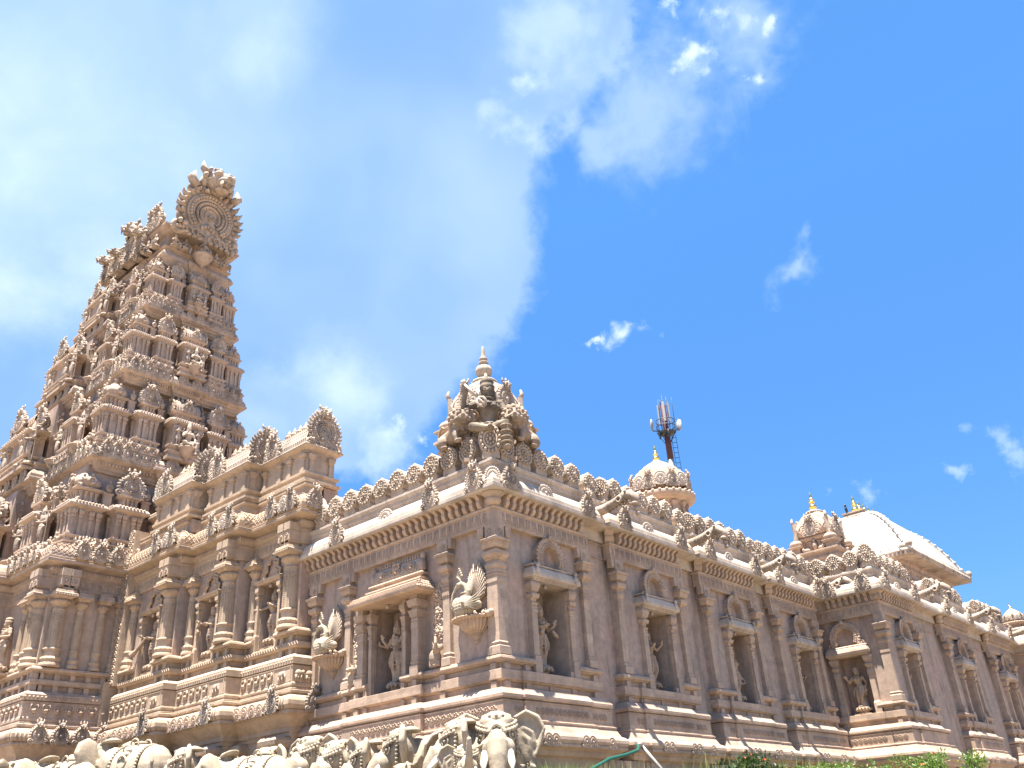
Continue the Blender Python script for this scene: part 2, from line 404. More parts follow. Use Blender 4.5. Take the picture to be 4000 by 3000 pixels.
# ------------------------------------------------------------------ carved figures
def hand(sh, p, d, s=1.0, side=1, r=0.011):
    """open hand at wrist p pointing along d with five fingers"""
    p = Vector(p); d = Vector(d).normalized(); up = Vector((0, -1, 0)); x = d.cross(up)
    if x.length < .1: x = Vector((1, 0, 0))
    x.normalize(); c = p + d * .03 * s
    sh.append(tube([p, c, p + d * .055 * s], [.020 * s, .027 * s, .024 * s], 7))
    for k, L_ in zip((-1.5, -.5, .5, 1.5), (.040, .052, .048, .036)):
        b = p + d * .052 * s + x * k * .014 * s
        sh.append(tube([b, b + d * L_ * .6 * s, b + d * L_ * s + up * .010 * s], [r * s, r * s * .95, r * s * .7], 5))
    b = p + d * .02 * s + x * side * .024 * s
    sh.append(tube([b, b + (d + x * side * .9).normalized() * .035 * s], [r * s * 1.1, r * s * .8], 5))
def figure_shapes(arms, female=True, hip=0.0, legs=None, crown='tall', s=1.0, skirt=True):
    sh = []
    lk = legs or [((-.06, -.02, .27), (-.055, .01, .04)), ((.06, -.02, .27), (.055, .01, .04))]
    hp = hip
    for i, sd in enumerate((-1, 1)):
        k, a = lk[i]; h = (sd * .055 + hp, 0, .50)
        sh.append(tube([h, tuple((h[j] + k[j]) / 2 + (0, -.01, 0)[j] for j in range(3)), k, tuple((a[j] * .55 + k[j] * .45) + (0, .012, 0)[j] for j in range(3)), a], [.066, .060, .043, .042, .028], 10))
        sh.append(sphere((a[0], a[1] - .045, a[2] - .018), (.030, .065, .022), 8, 5))
        for t in (.3, .55): sh.append(ring(.052 - .01 * t, .010, 12, 5), ) if 0 else None
        sh[:] = [q for q in sh if q is not None]
        for t in (.92, 1.0):
            q = tuple(k[j] * (1 - t) + a[j] * t for j in range(3)); v, f = ring(.034, .010, 12, 5); v = np.array(v) @ np.array(T(0, 0, 0, rx=PI / 2))[:3, :3].T + np.array(q); sh.append((v, f))
    sh.append(sphere((hp, 0, .495), (.108, .082, .075), 12, 8))
    if skirt:
        sh.append(tube([(hp, -.075, .52), (hp * .6, -.085, .36), (hp * .3, -.075, .20)], [.026, .022, .010], 7))
        for sd in (-1, 1):
            sh.append(tube([(hp + sd * .10, -.02, .53), (sd * .13, -.03, .40), (sd * .135, -.02, .28)], [.022, .024, .008], 7))
            for z in (.44, .37, .30): sh.append(tube([(sd * .115 + hp * .5, .01, z + .015), (sd * .07 + hp * .5, -.07, z), (sd * .015 + hp * .5, -.075, z + .012)], .011, 5))
    for z, R, r in ((.545, .098, .016), (.52, .104, .012)):
        v, f = ring(R, r, 18, 5); v = np.array(v) @ np.array(T(0, 0, 0, rx=PI / 2))[:3, :3].T * np.array((1, .80, 1)) + np.array((hp, 0, z)); sh.append((v, f))
    sh.append(tube([(hp, 0, .50), (hp * .5, 0, .60), (0, -.005, .69), (0, 0, .77), (0, 0, .815)], [.088, .066, .088, .088, .05], 12))
    sh.append(sphere((0, -.005, .735), (.115, .075, .075), 12, 8))
    if female:
        for sd in (-1, 1): sh.append(sphere((sd * .046, -.072, .725), (.042, .042, .040), 10, 7))
    v, f = ring(.062, .011, 16, 5); v = np.array(v) @ np.array(T(0, 0, 0, rx=PI / 2 - .5))[:3, :3].T + np.array((0, -.03, .79)); sh.append((v, f))
    sh.append(sphere((0, -.088, .765), (.02, .012, .025), 6, 4))
    sh.append(tube([(0, 0, .80), (0, -.004, .86)], [.036, .034], 9))
    sh.append(sphere((0, -.012, .905), (.052, .060, .066), 12, 9)); sh.append(sphere((0, -.018, .872), (.036, .042, .035), 9, 6))
    sh.append(sphere((0, -.072, .900), (.010, .014, .022), 6, 5)); sh.append(sphere((0, -.060, .872), (.020, .010, .008), 6, 4)); sh.append(sphere((0, -.056, .852), (.014, .012, .012), 6, 4))
    for sd in (-1, 1):
        sh.append(sphere((sd * .022, -.060, .912), (.013, .009, .009), 6, 4)); sh.append(tube([(sd * .006, -.068, .925), (sd * .035, -.055, .928)], .006, 4))
        sh.append(sphere((sd * .055, 0, .90), (.012, .022, .034), 6, 5)); sh.append(sphere((sd * .062, -.006, .858), (.020, .018, .020), 7, 5))
        sh.append(sphere((sd * .112, 0, .785), (.044, .044, .044), 9, 6))
    sh.append(sphere((0, .035, .90), (.058, .05, .07), 9, 6)); sh.append(tube([(0, .05, .90), (0, .06, .78), (0, .05, .70)], [.05, .045, .02], 8))
    if crown == 'tall':
        sh.append(lathe([(.060, .935), (.070, .948), (.066, .965), (.055, .975), (.058, .995), (.048, 1.01), (.050, 1.03), (.036, 1.05), (.036, 1.07), (.022, 1.10), (.018, 1.13), (.002, 1.15)], 12))
        sh.append(sphere((0, -.065, .985), (.02, .012, .03), 6, 4))
    elif crown == 'bun':
        sh.append(lathe([(.057, .925), (.064, .94), (.060, .96), (.04, .975)], 12)); sh.append(sphere((.02, .02, 1.0), (.052, .052, .05), 9, 6))
    else:
        sh.append(lathe([(.060, .925), (.072, .95), (.074, .975), (.065, 1.0), (.07, 1.03), (.06, 1.06), (.03, 1.075), (.002, 1.08)], 12))
    for sd, el, wr, hd in arms:
        sp = (sd * .115, 0, .785)
        sh.append(tube([sp, tuple((sp[j] * .4 + el[j] * .6) for j in range(3)), el, tuple((el[j] * .4 + wr[j] * .6) for j in range(3)), wr], [.040, .034, .030, .027, .021], 9))
        for t in (.45, .55): sh.append(sphere(tuple(sp[j] * (1 - t) + el[j] * t for j in range(3)), (.041, .041, .016), 8, 4))
        sh.append(sphere(tuple(el[j] * .12 + wr[j] * .88 for j in range(3)), (.029, .029, .022), 8, 4))
        hand(sh, wr, hd, 1.0, -sd)
    if s != 1.0: sh = [(np.asarray(v, float) * s, f) for v, f in sh]
    return sh
def xf(shapes, M):
    A = np.array(M); return [(np.asarray(v, float) @ A[:3, :3].T + A[:3, 3], f) for v, f in shapes]
POSES = {
 'offering': dict(arms=[(-1, (-.165, .0, .64), (-.07, -.12, .67), (.5, -.6, .2)), (1, (.16, -.02, .64), (.15, -.15, .70), (.1, -.2, 1))], hip=0.0),
 'dancer': dict(arms=[(-1, (-.17, .0, .66), (-.06, -.13, .70), (.3, -.5, .8)), (1, (.19, -.03, .68), (.24, -.12, .79), (.1, -.2, 1))], hip=.03, legs=[((-.05, -.06, .28), (-.02, .0, .04)), ((.10, -.05, .27), (.07, .01, .04))]),
 'musician': dict(arms=[(-1, (-.17, -.04, .64), (-.10, -.14, .72), (.6, -.5, .3)), (1, (.17, -.02, .66), (.12, -.15, .60), (-.3, -.6, .2))], hip=-.02, crown='bun'),
 'garland': dict(arms=[(-1, (-.18, .0, .65), (-.20, -.10, .76), (-.1, -.3, 1)), (1, (.17, .02, .62), (.15, -.05, .47), (.05, -.2, -1))], hip=.035, crown='round', legs=[((-.06, -.03, .27), (-.06, .0, .04)), ((.03, -.06, .26), (-.01, -.02, .04))]),
 'bowl': dict(arms=[(-1, (-.19, -.02, .66), (-.22, -.14, .70), (-.4, -.6, .4)), (1, (.16, .0, .63), (.06, -.13, .62), (-.4, -.5, .2))], female=False, hip=0, crown='round'),
 'blessing': dict(arms=[(-1, (-.17, -.02, .66), (-.19, -.12, .78), (0, -.2, 1)), (1, (.16, .01, .63), (.12, -.12, .60), (-.2, -.6, -.1))], female=False, hip=0.0),
 'archer': dict(arms=[(-1, (-.20, -.06, .72), (-.30, -.12, .70), (-.7, -.4, .1)), (1, (.18, -.03, .68), (.10, -.13, .72), (-.5, -.4, .4))], female=True, hip=.03),
}
def guardian_mesh(mat, voxel=.02, pose='blessing', extra=True):
    sh = figure_shapes(s=1.0, **POSES[pose]); sh.append(lathe([(.16, -.06), (.17, -.04), (.14, -.02), (.16, 0.0), (.16, .01)], 12))
    if extra: sh.append(tube([(.19, .02, 0), (.20, .02, .5), (.19, .02, .75), (.17, .02, .95)], [.02, .018, .03, .02], 6))
    return sculpt(sh, voxel, 1, mat, 'figure')
def seated_shapes():
    sh = figure_shapes([(-1, (-.17, -.05, .64), (-.10, -.15, .74), (.1, -.3, 1)), (1, (.18, -.03, .63), (.14, -.15, .56), (0, -.8, -.2))], True, legs=[((-.20, -.20, .44), (-.02, -.22, .40)), ((.17, -.24, .46), (.13, -.22, .16))], skirt=False)
    return sh
# ------------------------------------------------------------------ shared ornaments (local frame: x along the wall, -y out of the wall, z up)
def medallion_mesh(mat, barrel=False):
    mb = MB(); R = 0.225; zc = 0.30
    def outline(k, zc=zc):
        o = [(-0.17 * k, 0.0), (0.17 * k, 0.0), (0.17 * k, 0.09)]
        for i in range(15):
            a = math.radians(-50 + 280 * i / 14); r = R * k
            if 84 < math.degrees(a) < 96: r *= 1.22
            o.append((r * math.cos(a), zc + r * math.sin(a)))
        o.append((-0.17 * k, 0.09)); return o
    mb.add(prism(outline(1.0), -0.02, 0.05))
    if barrel: mb = MB(); mb.add(prism(outline(0.97), 0.05, 0.62)); return mb.mesh('parapet_barrel', mat)
    mb.add(ring(0.132, 0.026, 18, 6), T(0, -0.03, zc), True); mb.add(ring(0.222, 0.016, 22, 5), T(0, -0.02, zc), True)
    for i in range(16):
        a = 2 * PI * (i + .5) / 16; mb.add(sphere((0.186 * math.cos(a), -0.035, zc + 0.186 * math.sin(a)), (0.033, 0.04, 0.033), 7, 5), None, True)
    for i in range(8):
        a = 2 * PI * i / 8; mb.add(sphere((0.074 * math.cos(a), -0.03, zc + 0.074 * math.sin(a)), (0.029, 0.045, 0.029), 7, 5), None, True)
    mb.add(sphere((0, -0.04, zc), (0.038, 0.06, 0.038), 8, 6), None, True)
    return mb.mesh('parapet_medallion', mat)
def kudu_mesh(mat, small=False, seed=1):
    """horseshoe gable ornament with a lion-mask finial"""
    rng = random.Random(seed); mb = MB(); zc = 0.24; R = 0.20
    o = [(-0.12, 0.0), (0.12, 0.0), (0.2, 0.04)]
    for i in range(17):
        a = math.radians(-45 + 270 * i / 16); o.append((R * math.cos(a), zc + R * math.sin(a)))
    o.append((-0.2, 0.04))
    mb.add(prism(o, -0.06, 0.10))
    mb.add(ring(0.15, 0.022, 18, 5), T(0, -0.06, zc), True); mb.add(ring(0.095, 0.018, 16, 5), T(0, -0.06, zc), True)
    mb.add(sphere((0, -0.06, zc - .01), (0.05, 0.05, 0.06), 8, 5), None, True)
    for i in range(17):
        a = math.radians(-42 + 264 * i / 16); c, s = math.cos(a), math.sin(a); q = R + 0.03
        mb.add(sphere((q * c, -0.04, zc + q * s), (0.045, 0.035, 0.045), 6, 4), None, True)
        if not small:
            q = R + 0.065; mb.add(sphere((q * c, -0.025, zc + q * s), (0.03, 0.022, 0.03), 5, 4), None, True)
    for i in range(14):
        a = 2 * PI * i / 14; mb.add(sphere((0.122 * math.cos(a), -0.075, zc + 0.122 * math.sin(a)), 0.017, 5, 4), None, True)
    for s in (-1, 1):   # curling feet
        mb.add(ring(0.055, 0.024, 12, 5, 0, 1.6 * PI), T(s * 0.23, -0.05, 0.07), True)
        mb.add(sphere((s * 0.23, -0.05, 0.07), 0.03, 6, 4), None, True)
    if not small:       # lion mask rising above the arch
        mb.add(sphere((0, -0.07, 0.53), (0.085, 0.08, 0.09), 9, 6), None, True)
        mb.add(sphere((0, -0.13, 0.50), (0.05, 0.05, 0.035), 8, 5), None, True)
        for s in (-1, 1):
            mb.add(sphere((s * 0.042, -0.13, 0.555), 0.026, 6, 5), None, True)
            mb.add(tube([(s * 0.06, -0.05, 0.58), (s * 0.11, -0.04, 0.63), (s * 0.10, -0.04, 0.69)], [0.03, 0.022, 0.006], 6), None, True)
            mb.add(tube([(s * 0.03, -0.15, 0.48), (s * 0.035, -0.15, 0.43)], [0.014, 0.004], 5), None, True)
            mb.add(sphere((s * 0.105, -0.05, 0.47), (0.04, 0.035, 0.06), 6, 4), None, True)
        mb.add(tube([(0, -0.06, 0.6), (0, -0.05, 0.70)], [0.045, 0.012], 6), None, True)
        crumbs(mb, 16, (-0.12, 0.12, -0.09, -0.03, 0.42, 0.62), 0.025, None, rng)
    return mb.mesh('gable_ornament', mat)
def bracket_mesh(mat):
    pr = [(0.0, 0.0), (0.055, 0.0), (0.10, 0.025), (0.125, 0.07), (0.13, 0.105), (0.12, 0.135), (0.135, 0.165), (0.19, 0.20), (0.20, 0.225), (0.0, 0.225)]
    mb = MB(); n = len(pr); w = 0.042
    for (a, b) in ((-w, w),):
        v = [(a, -d, z) for d, z in pr] + [(b, -d, z) for d, z in pr]
        f = [tuple(range(n)), tuple(reversed(range(n, 2 * n)))] + [(i, i + n, (i + 1) % n + n, (i + 1) % n) for i in range(n)]
        mb.add((v, f))
    return mb.mesh('cornice_bracket', mat)
def corner_bracket_mesh(mat):
    mb = MB(); mb.add(lathe([(0.06, 0), (0.10, 0.02), (0.135, 0.07), (0.13, 0.12), (0.115, 0.14), (0.14, 0.17), (0.2, 0.21), (0.2, 0.225)], 12), None, True)
    return mb.mesh('corner_bracket', mat)
def pilaster_secs(w, d, ztop=6.76, zbot=4.49):
    s = [(zbot, w * 1.32, d + .045), (zbot + .13, w * 1.30, d + .045), (zbot + .15, w * 1.05, d + .01), (zbot + .19, w * 1.05, d + .01), (zbot + .20, w * 1.15, d + .02), (zbot + .225, w * 1.0, d)]
    s += [(5.72, w, d), (5.72, w * 1.06, d + .012), (5.80, w * 1.06, d + .012), (5.80, w, d), (5.84, w, d), (5.84, w * 1.08, d + .016), (5.87, w * 1.08, d + .016), (5.87, w * .98, d), (5.90, w * .98, d), (5.90, w * 1.08, d + .016), (5.93, w * 1.08, d + .016), (5.93, w * .96, d), (5.965, w * .96, d),
          (6.0, w * 1.10, d + .03), (6.05, w * 1.12, d + .03), (6.055, w * .82, d - .01), (6.115, w * .82, d - .01), (6.12, w * .98, d + .01), (6.15, w * 1.0, d + .02), (6.155, w * 1.25, d + .05), (6.20, w * 1.55, d + .09), (6.26, w * 1.5, d + .09), (6.285, w * 1.0, d + .03), (6.31, w * .95, d + .02), (6.325, w * 1.45, d + .07),
          (6.37, w * 1.75, d + .10), (6.43, w * 1.82, d + .11), (6.43, w * 2.05, d + .14), (6.475, w * 2.1, d + .15), (6.49, w * 1.9, d + .13), (6.50, w * 1.3, d + .06)]
    return s
def pilaster_shape(mb, cx, w, d, y=0.0, block=True, ztop=6.76):
    mb.add(stack(pilaster_secs(w, d), cx, y))
    if block:
        mb.add(stack([(6.50, w * 1.15, d + .05), (ztop - .005, w * 1.15, d + .05)], cx, y))
        for s in (-1, 1):
            mb.add(stack([(6.57, w * .35, d + .02), (6.60, w * .5, d + .035), (ztop - .006, w * .55, d + .035)], cx + s * w * 1.68, y))
        mb.add(ring(0.045, 0.012, 10, 5), T(cx, y - d - .055, 6.63), True)
        mb.add(sphere((cx, y - d - .055, 6.63), (.025, .02, .025), 6, 4), None, True)
    for i in (-1, 0, 1): mb.add(box(cx + i * w * .6 - .012, cx + i * w * .6 + .012, y - d - .018, y - d - .002, 5.735, 5.79))
def arch_shape(mb, cx, y, zc, R=0.40, r=0.25, d=0.13):
    """carved horseshoe arch over a lintel"""
    a0, a1 = math.radians(-32), math.radians(212); n = 26
    o = []; i_ = []
    for i in range(n + 1):
        a = a0 + (a1 - a0) * i / n; o.append((cx + R * math.cos(a), zc + R * math.sin(a)))
        rr = r * (1 + 0.06 * abs(math.cos(a * 4))); i_.append((cx + rr * math.cos(a), zc + rr * math.sin(a)))
    v = [(p[0], y - d, p[1]) for p in o] + [(p[0], y - d, p[1]) for p in i_] + [(p[0], y, p[1]) for p in o] + [(p[0], y, p[1]) for p in i_]
    m = n + 1; f = []
    for i in range(n):
        f += [(i, i + m, i + m + 1, i + 1), (i, i + 1, i + 2 * m + 1, i + 2 * m), (i + m, i + 3 * m, i + 3 * m + 1, i + m + 1)]
    f += [(0, 2 * m, 3 * m, m), (n, n + m, n + 3 * m, n + 2 * m)]
    mb.add((v, f))
    for i in range(22):
        a = a0 + (a1 - a0) * (i + .5) / 22; c, s = math.cos(a), math.sin(a)
        mb.add(sphere((cx + (R + .01) * c, y - d + .01, zc + (R + .01) * s), (.04, .03, .04), 6, 4), None, True)
        mb.add(sphere((cx + (R * .5 + r * .5) * c, y - d - .005, zc + (R * .5 + r * .5) * s), (.026, .022, .026), 6, 4), None, True)
        mb.add(sphere((cx + (r + .025) * c, y - d - .005, zc + (r + .025) * s), (.018, .015, .018), 5, 4), None, True)
    mb.add(sphere((cx, y - d - .02, zc + R + .03), (.07, .05, .07), 8, 5), None, True); mb.add(sphere((cx, y - d - .05, zc + R), (.035, .04, .03), 6, 4), None, True)
    for s in (-1, 1):
        x = cx + s * R * .92
        mb.add(ring(.07, .028, 12, 5, 0, 1.7 * PI), T(x + s * .06, y - d * .7, zc - .18), True); mb.add(sphere((x + s * .06, y - d * .7, zc - .18), .04, 6, 4), None, True)
        mb.add(sphere((x + s * .02, y - d * .8, zc - .30), (.05, .05, .09), 6, 5), None, True); mb.add(sphere((x + s * .02, y - d * .85, zc - .19), (.04, .04, .045), 6, 5), None, True)
def flower(mb, cx, y, zc, r, M=None):
    for i in range(6):
        a = 2 * PI * i / 6 + .26
        mb.add(ring(r * .29, r * .11, 8, 4, sq=1.2), (M or Matrix.Identity(4)) @ T(cx + r * .62 * math.cos(a), y, zc + r * .62 * math.sin(a)), True)
    mb.add(sphere((cx, y, zc), (r * .26, r * .22, r * .26), 6, 4), M, True)
def u_relief(mb, cx, y, z0, z1, w, M=None):
    """hanging petal relief of the frieze"""
    pts = [(cx - w, y, z1), (cx - w, y, z0 + w * 1.2)] + [(cx + w * math.cos(a), y, z0 + w * 1.2 + w * 1.1 * math.sin(a)) for a in (PI * 1.17, PI * 1.35, PI * 1.5, PI * 1.65, PI * 1.83)] + [(cx + w, y, z0 + w * 1.2), (cx + w, y, z1)]
    mb.add(tube(pts, 0.011, 4), M, True)
    mb.add(prism([(cx - w * .42, z0 + w * 1.3), (cx, z0 + w * .75), (cx + w * .42, z0 + w * 1.3), (cx + w * .42, z1 - .01), (cx - w * .42, z1 - .01)], y - .012, y + .005), M)
def frieze_shapes(mb, u0, u1, y, z0=6.76, z1=7.045, step=0.185, M=None):
    n = max(1, round((u1 - u0) / step)); st = (u1 - u0) / n
    for i in range(n):
        c = u0 + (i + .5) * st; u_relief(mb, c, y, z0 + .03, z1 - .035, st * .32, M)
        for k in range(6): mb.add(sphere((c + st * .5, y - .004, z0 + .06 + k * .034), .011, 5, 3), M, True)

BASE_PROF = [(.16, 2.0), (.16, 2.90), (.24, 2.92), (.27, 2.98), (.27, 3.01), (.30, 3.03), (.36, 3.05), (.37, 3.09), (.355, 3.105), (.37, 3.12), (.39, 3.16), (.385, 3.21), (.35, 3.26), (.30, 3.28), (.29, 3.30), (.235, 3.41), (.25, 3.42), (.25, 3.445), (.21, 3.46), (.21, 3.485),
             (.20, 3.485), (.20, 3.725), (.212, 3.725), (.212, 3.745), (.17, 3.75), (.17, 3.765), (.215, 3.775), (.226, 3.80), (.226, 3.845), (.215, 3.86), (.165, 3.93), (.16, 3.945), (.03, 3.946), (.03, 4.06), (.07, 4.065), (.09, 4.085), (.12, 4.095), (.12, 4.245), (.115, 4.25)]
LEDGE_PROF = [(.03, 4.25), (.03, 4.355), (.07, 4.36), (.10, 4.375), (.10, 4.385), (.13, 4.395), (.145, 4.425), (.135, 4.465), (.10, 4.49), (.04, 4.497)]
CORN_PROF = [(.085, 7.10), (.085, 7.325), (.33, 7.33), (.36, 7.335), (.365, 7.36), (.365, 7.42), (.335, 7.43), (.33, 7.45), (.325, 7.51), (.295, 7.59), (.25, 7.655), (.19, 7.70), (.14, 7.715), (.12, 7.72), (.12, 7.80), (.145, 7.815), (.145, 7.89), (.165, 7.90), (.19, 7.94), (.19, 7.985), (.15, 8.0), (.135, 8.02)]
FRIEZE_PROF = [(.06, 6.755), (.10, 6.76), (.10, 7.04), (.125, 7.045), (.135, 7.07), (.135, 7.09), (.09, 7.10)]
def bay_base_path(u0=0.0, u1=2.55):     # local frame: travel along +x, outward is -y
    return [(u0, .12), (u0, 0), (u0 + .5, 0), (u0 + .5, -.05), (u0 + 1.9, -.05), (u0 + 1.9, 0), (u1, 0), (u1, .12)]
def recess_blocks(mb, us, w=.06, zs=((3.947, 4.062), (4.251, 4.36)), d=.105, dy=0.0):
    for z0, z1 in zs:
        for u in us: mb.add(box(u - w, u + w, dy - d, dy - .025, z0, z1))

MED = medallion_mesh(M_MED); MEDB = medallion_mesh(M_PALE, True); KUDU = kudu_mesh(M_CREST); KUDUS = kudu_mesh(M_PALE, True, 4); BRK = bracket_mesh(M_TRIM); CBRK = corner_bracket_mesh(M_TRIM)
TKUDU = kudu_mesh(M_BASE, True, 9)

hall = thing('temple_hall', 'long rose sandstone temple hall with rows of statue niches, bracketed cornice and medallion parapet', 'temple', (0, 0, 2.0))
wall = MB(); brackets = []; medallions = []
RZ = PI / 2
def bay(M, niche=True, first=False, corner_to=None):
    """one projecting niche bay in its own local frame; M places it"""
    mb = MB()
    def B(name, mb, mat):
        V = MB(); V.v = mb.v; V.f = mb.f; V.s = mb.s; V.n = mb.n
        A = np.array(M); V.v = [np.concatenate(mb.v) @ A[:3, :3].T + A[:3, 3]]
        return V.build(name, mat, hall)
    U1 = 2.55
    # wall face of the bay with its niche
    hole = [(.97, 1.83, 4.25, 5.87, .50)]
    wall.add(panel(0, U1, 4.2, 7.12, hole, 0.0, .1), M)
    # plinth and ledges
    if not first:
        p = MB(); p.add(sweep(BASE_PROF, bay_base_path())); recess_blocks(p, (.06, .58, 1.82, 2.49)); recess_blocks(p, (1.2,), zs=((3.947, 4.062),))
        for a, b in ((0, .80), (1.98, U1)):
            p.add(sweep(LEDGE_PROF, [(a, .12), (a, 0), (b, 0), (b, .12)] if a == 0 else [(a, .0), (b, 0), (b, .12)]))
        for s in np.arange(.25, 2.5, .36):     # strips on the low wall
            p.add(box(s - .055, s + .055, -.205, -.155, 2.0, 2.905))
        for u in np.arange(.06, 2.5, .12):
            dd = -.205 - (.05 if .5 < u < 1.9 else 0); flower(p, u + .06, dd, 3.605, .062)
        B('plinth_moulding', p, M_BASE)
        for u in (.62, .80, 1.62, 1.80, 2.25, 2.43):
            link_mesh('plinth_ornament', TKUDU, hall, M @ Vector((u, -.36 - (.05 if .5 < u < 1.9 else 0), 3.04)), M.to_euler().z, .44)
    # pilasters
    if not first:
        p = MB(); pilaster_shape(p, .10, .095, .085); B('pilaster', p, M_TRIM)
    p = MB(); pilaster_shape(p, 2.45, .09, .085); B('pilaster', p, M_TRIM)
    # niche frame
    p = MB()
    for cx, w in ((.86, .075), (1.93, .07)):
        p = MB(); p.add(stack([(4.25, w * 1.2, .13), (4.50, w * 1.2, .13), (4.51, w * 1.05, .12), (4.54, w * 1.15, .13), (4.56, w, .10), (5.30, w, .10), (5.30, w * 1.06, .115), (5.36, w * 1.06, .115), (5.37, w, .10), (5.40, w * 1.06, .115), (5.43, w, .10), (5.47, w * 1.1, .13), (5.5, w * .85, .09), (5.55, w * .9, .1), (5.56, w * 1.25, .14), (5.63, w * 1.4, .16), (5.66, w * .95, .11), (5.70, w * 1.3, .14), (5.78, w * 1.6, .17), (5.82, w * 1.65, .17), (5.87, w * 1.2, .14)], cx)); x0, x1 = (.925, .975) if cx < 1 else (1.825, 1.875)
        p.add(box(x0, x1, -.05, .0, 4.26, 5.86))
        for k in range(44): p.add(sphere(((x0 + x1) / 2, -.055, 4.30 + k * .035), (.017, .014, .015), 5, 3), None, True)
        for k in range(5): p.add(sphere((x1 + .02 if x0 > 1 else x0 - .02, -.03, 4.5 + k * .3), (.025, .02, .05), 5, 4), None, True)
        B('niche_jamb', p, M_TRIM)
    p = MB()
    p.add(stack([(5.87, .60, .17), (5.90, .60, .17), (5.90, .63, .20), (5.925, .63, .20), (5.925, .67, .235), (5.95, .69, .25), (6.0, .69, .25), (6.09, .66, .22), (6.14, .61, .17), (6.14, .66, .20), (6.155, .67, .21), (6.175, .64, .18), (6.18, .5, .1)], 1.40))
    for s in (-.55, .55):
        p.add(sphere((1.4 + s, -.25, 6.03), (.055, .04, .08), 7, 5), None, True); p.add(sphere((1.4 + s, -.25, 6.13), (.04, .04, .05), 7, 5), None, True); p.add(sphere((1.4 + s, -.26, 5.97), (.04, .03, .03), 6, 4), None, True)
    B('niche_lintel', p, M_PALE)
    p = MB(); arch_shape(p, 1.40, 0.0, 6.345, .385, .235, .14); B('niche_arch', p, M_TRIM)
    p = MB(); p.add(lathe([(.03, 0), (.035, .03), (.03, .07), (.015, .08)], 8), T(1.25, -.06, 5.79), True); B('niche_lamp', p, M_PALE)
    # brackets, cornice ornaments, medallions
    for i in range(13): brackets.append((M @ Vector((.09 + (i + .5) * .1826, -.085, 7.10)), M.to_euler().z, 1))
    if not first: brackets.append((M @ Vector((-.04, -.05, 7.10)), M.to_euler().z - PI / 4, (2.2, 1.2, 1)))
    for u, me in ((.2, KUDU), (1.2, KUDUS), (2.42, KUDU)):
        if first and u < .3: continue
        link_mesh('cornice_ornament', me, hall, M @ Vector((u + random.uniform(-.03, .03), -.34 if me is KUDU else -.27, 7.37 if me is KUDU else 7.45)), M.to_euler().z + random.uniform(-.05, .05), (.74, .9, .86) if me is KUDU else (.8, .5, .6), None)
    for i in range(5): medallions.append((M @ Vector((.28 + .505 * i, -.13, 8.02)), M.to_euler().z, 1))
    if not first: medallions.append((M @ Vector((-.14, -.06, 8.02)), M.to_euler().z - PI / 3, (.78, .9, .95)))
    medallions.append((M @ Vector((3.02, -.02, 8.02)), M.to_euler().z, (1, 1, .98)))
    # waterspout in the gap
    if True:
        s = MB(); pts = [(3.0, .1, 7.62), (3.0, -.35, 7.66), (3.0, -.62, 7.72), (3.0, -.84, 7.80), (3.0, -1.00, 7.80), (3.0, -1.13, 7.70), (3.0, -1.16, 7.52)]
        s.add(tube(pts, [.13, .10, .085, .08, .095, .085, .04], 10), None, True)
        s.add(sphere((3.0, -1.12, 7.56), (.12, .08, .05), 8, 5), None, True); s.add(sphere((3.0, -1.13, 7.46), (.08, .06, .06), 8, 5), None, True); s.add(sphere((3.0, -1.14, 7.36), (.05, .05, .06), 8, 5), None, True)
        for k in range(9): s.add(ring(.09, .014, 10, 4), T(3.0, -.2 - k * .085, 7.655 + max(0, k - 3) * .022, rx=0), True)
        for q in (-1, 1):
            s.add(sphere((3.0 + q * .08, -.95, 7.86), .035, 6, 5), None, True); s.add(ring(.06, .025, 10, 5), T(3.0 + q * .11, -.80, 7.72, rz=PI / 2), True)
        B('waterspout', s, M_CREST)

# --- right facade: four bays, then a return and the far wing
bays = [(0.0, 0.0), (0.0, 3.49), (0.0, 6.98), (0.0, 10.47), (1.62, 13.66), (1.62, 18.62), (1.62, 23.32)]
for i, (x, y) in enumerate(bays): bay(T(x, y, 0, RZ), first=(i in (0, 4)))
GAPX = -.10
def wallquad(p, q, z0, z1): wall.add(([(p[0], p[1], z0), (q[0], q[1], z0), (q[0], q[1], z1), (p[0], p[1], z1)], [(0, 1, 2, 3)]))
for x, y0, y1 in ((0, 2.55, 3.49), (0, 6.04, 6.98), (0, 9.53, 10.47), (0, 13.02, 13.66), (1.62, 16.21, 18.62), (1.62, 21.17, 23.32), (1.62, 25.87, 27.3)):
    wallquad((x - .1, y0), (x - .1, y1), 2.0, 7.12)
    g = MB()
    for z, h in ((6.76, .02), (7.05, .03)): g.add(box(x - .1, x - .07, y0, y1, z, z + h))
    g.add(box(x - .1, x + .22, y0, y1, 2.0, 2.9))
    g.build('gap_fillet', M_WALL, hall)
# plan line of the upper mouldings
upper = [(-5.42, 0), (0, 0)]
for x, y in bays[:4]: upper += [(0, y + 2.55), (GAPX, y + 2.55), (GAPX, y + 3.49 if y < 10 else 13.66)] + ([(0, y + 3.49)] if y < 10 else [])
upper += [(1.62, 13.66)]
for (x, y), yn in zip(bays[4:], (18.62, 23.32, 27.3)): upper += [(1.62, y + 2.55), (1.52, y + 2.55), (1.52, yn)] + ([(1.62, yn)] if yn < 27 else [])
upper += [(3.4, 27.3), (3.4, 31)]
c = MB(); c.add(sweep(CORN_PROF, upper)); c.build('cornice', M_PALE, hall)
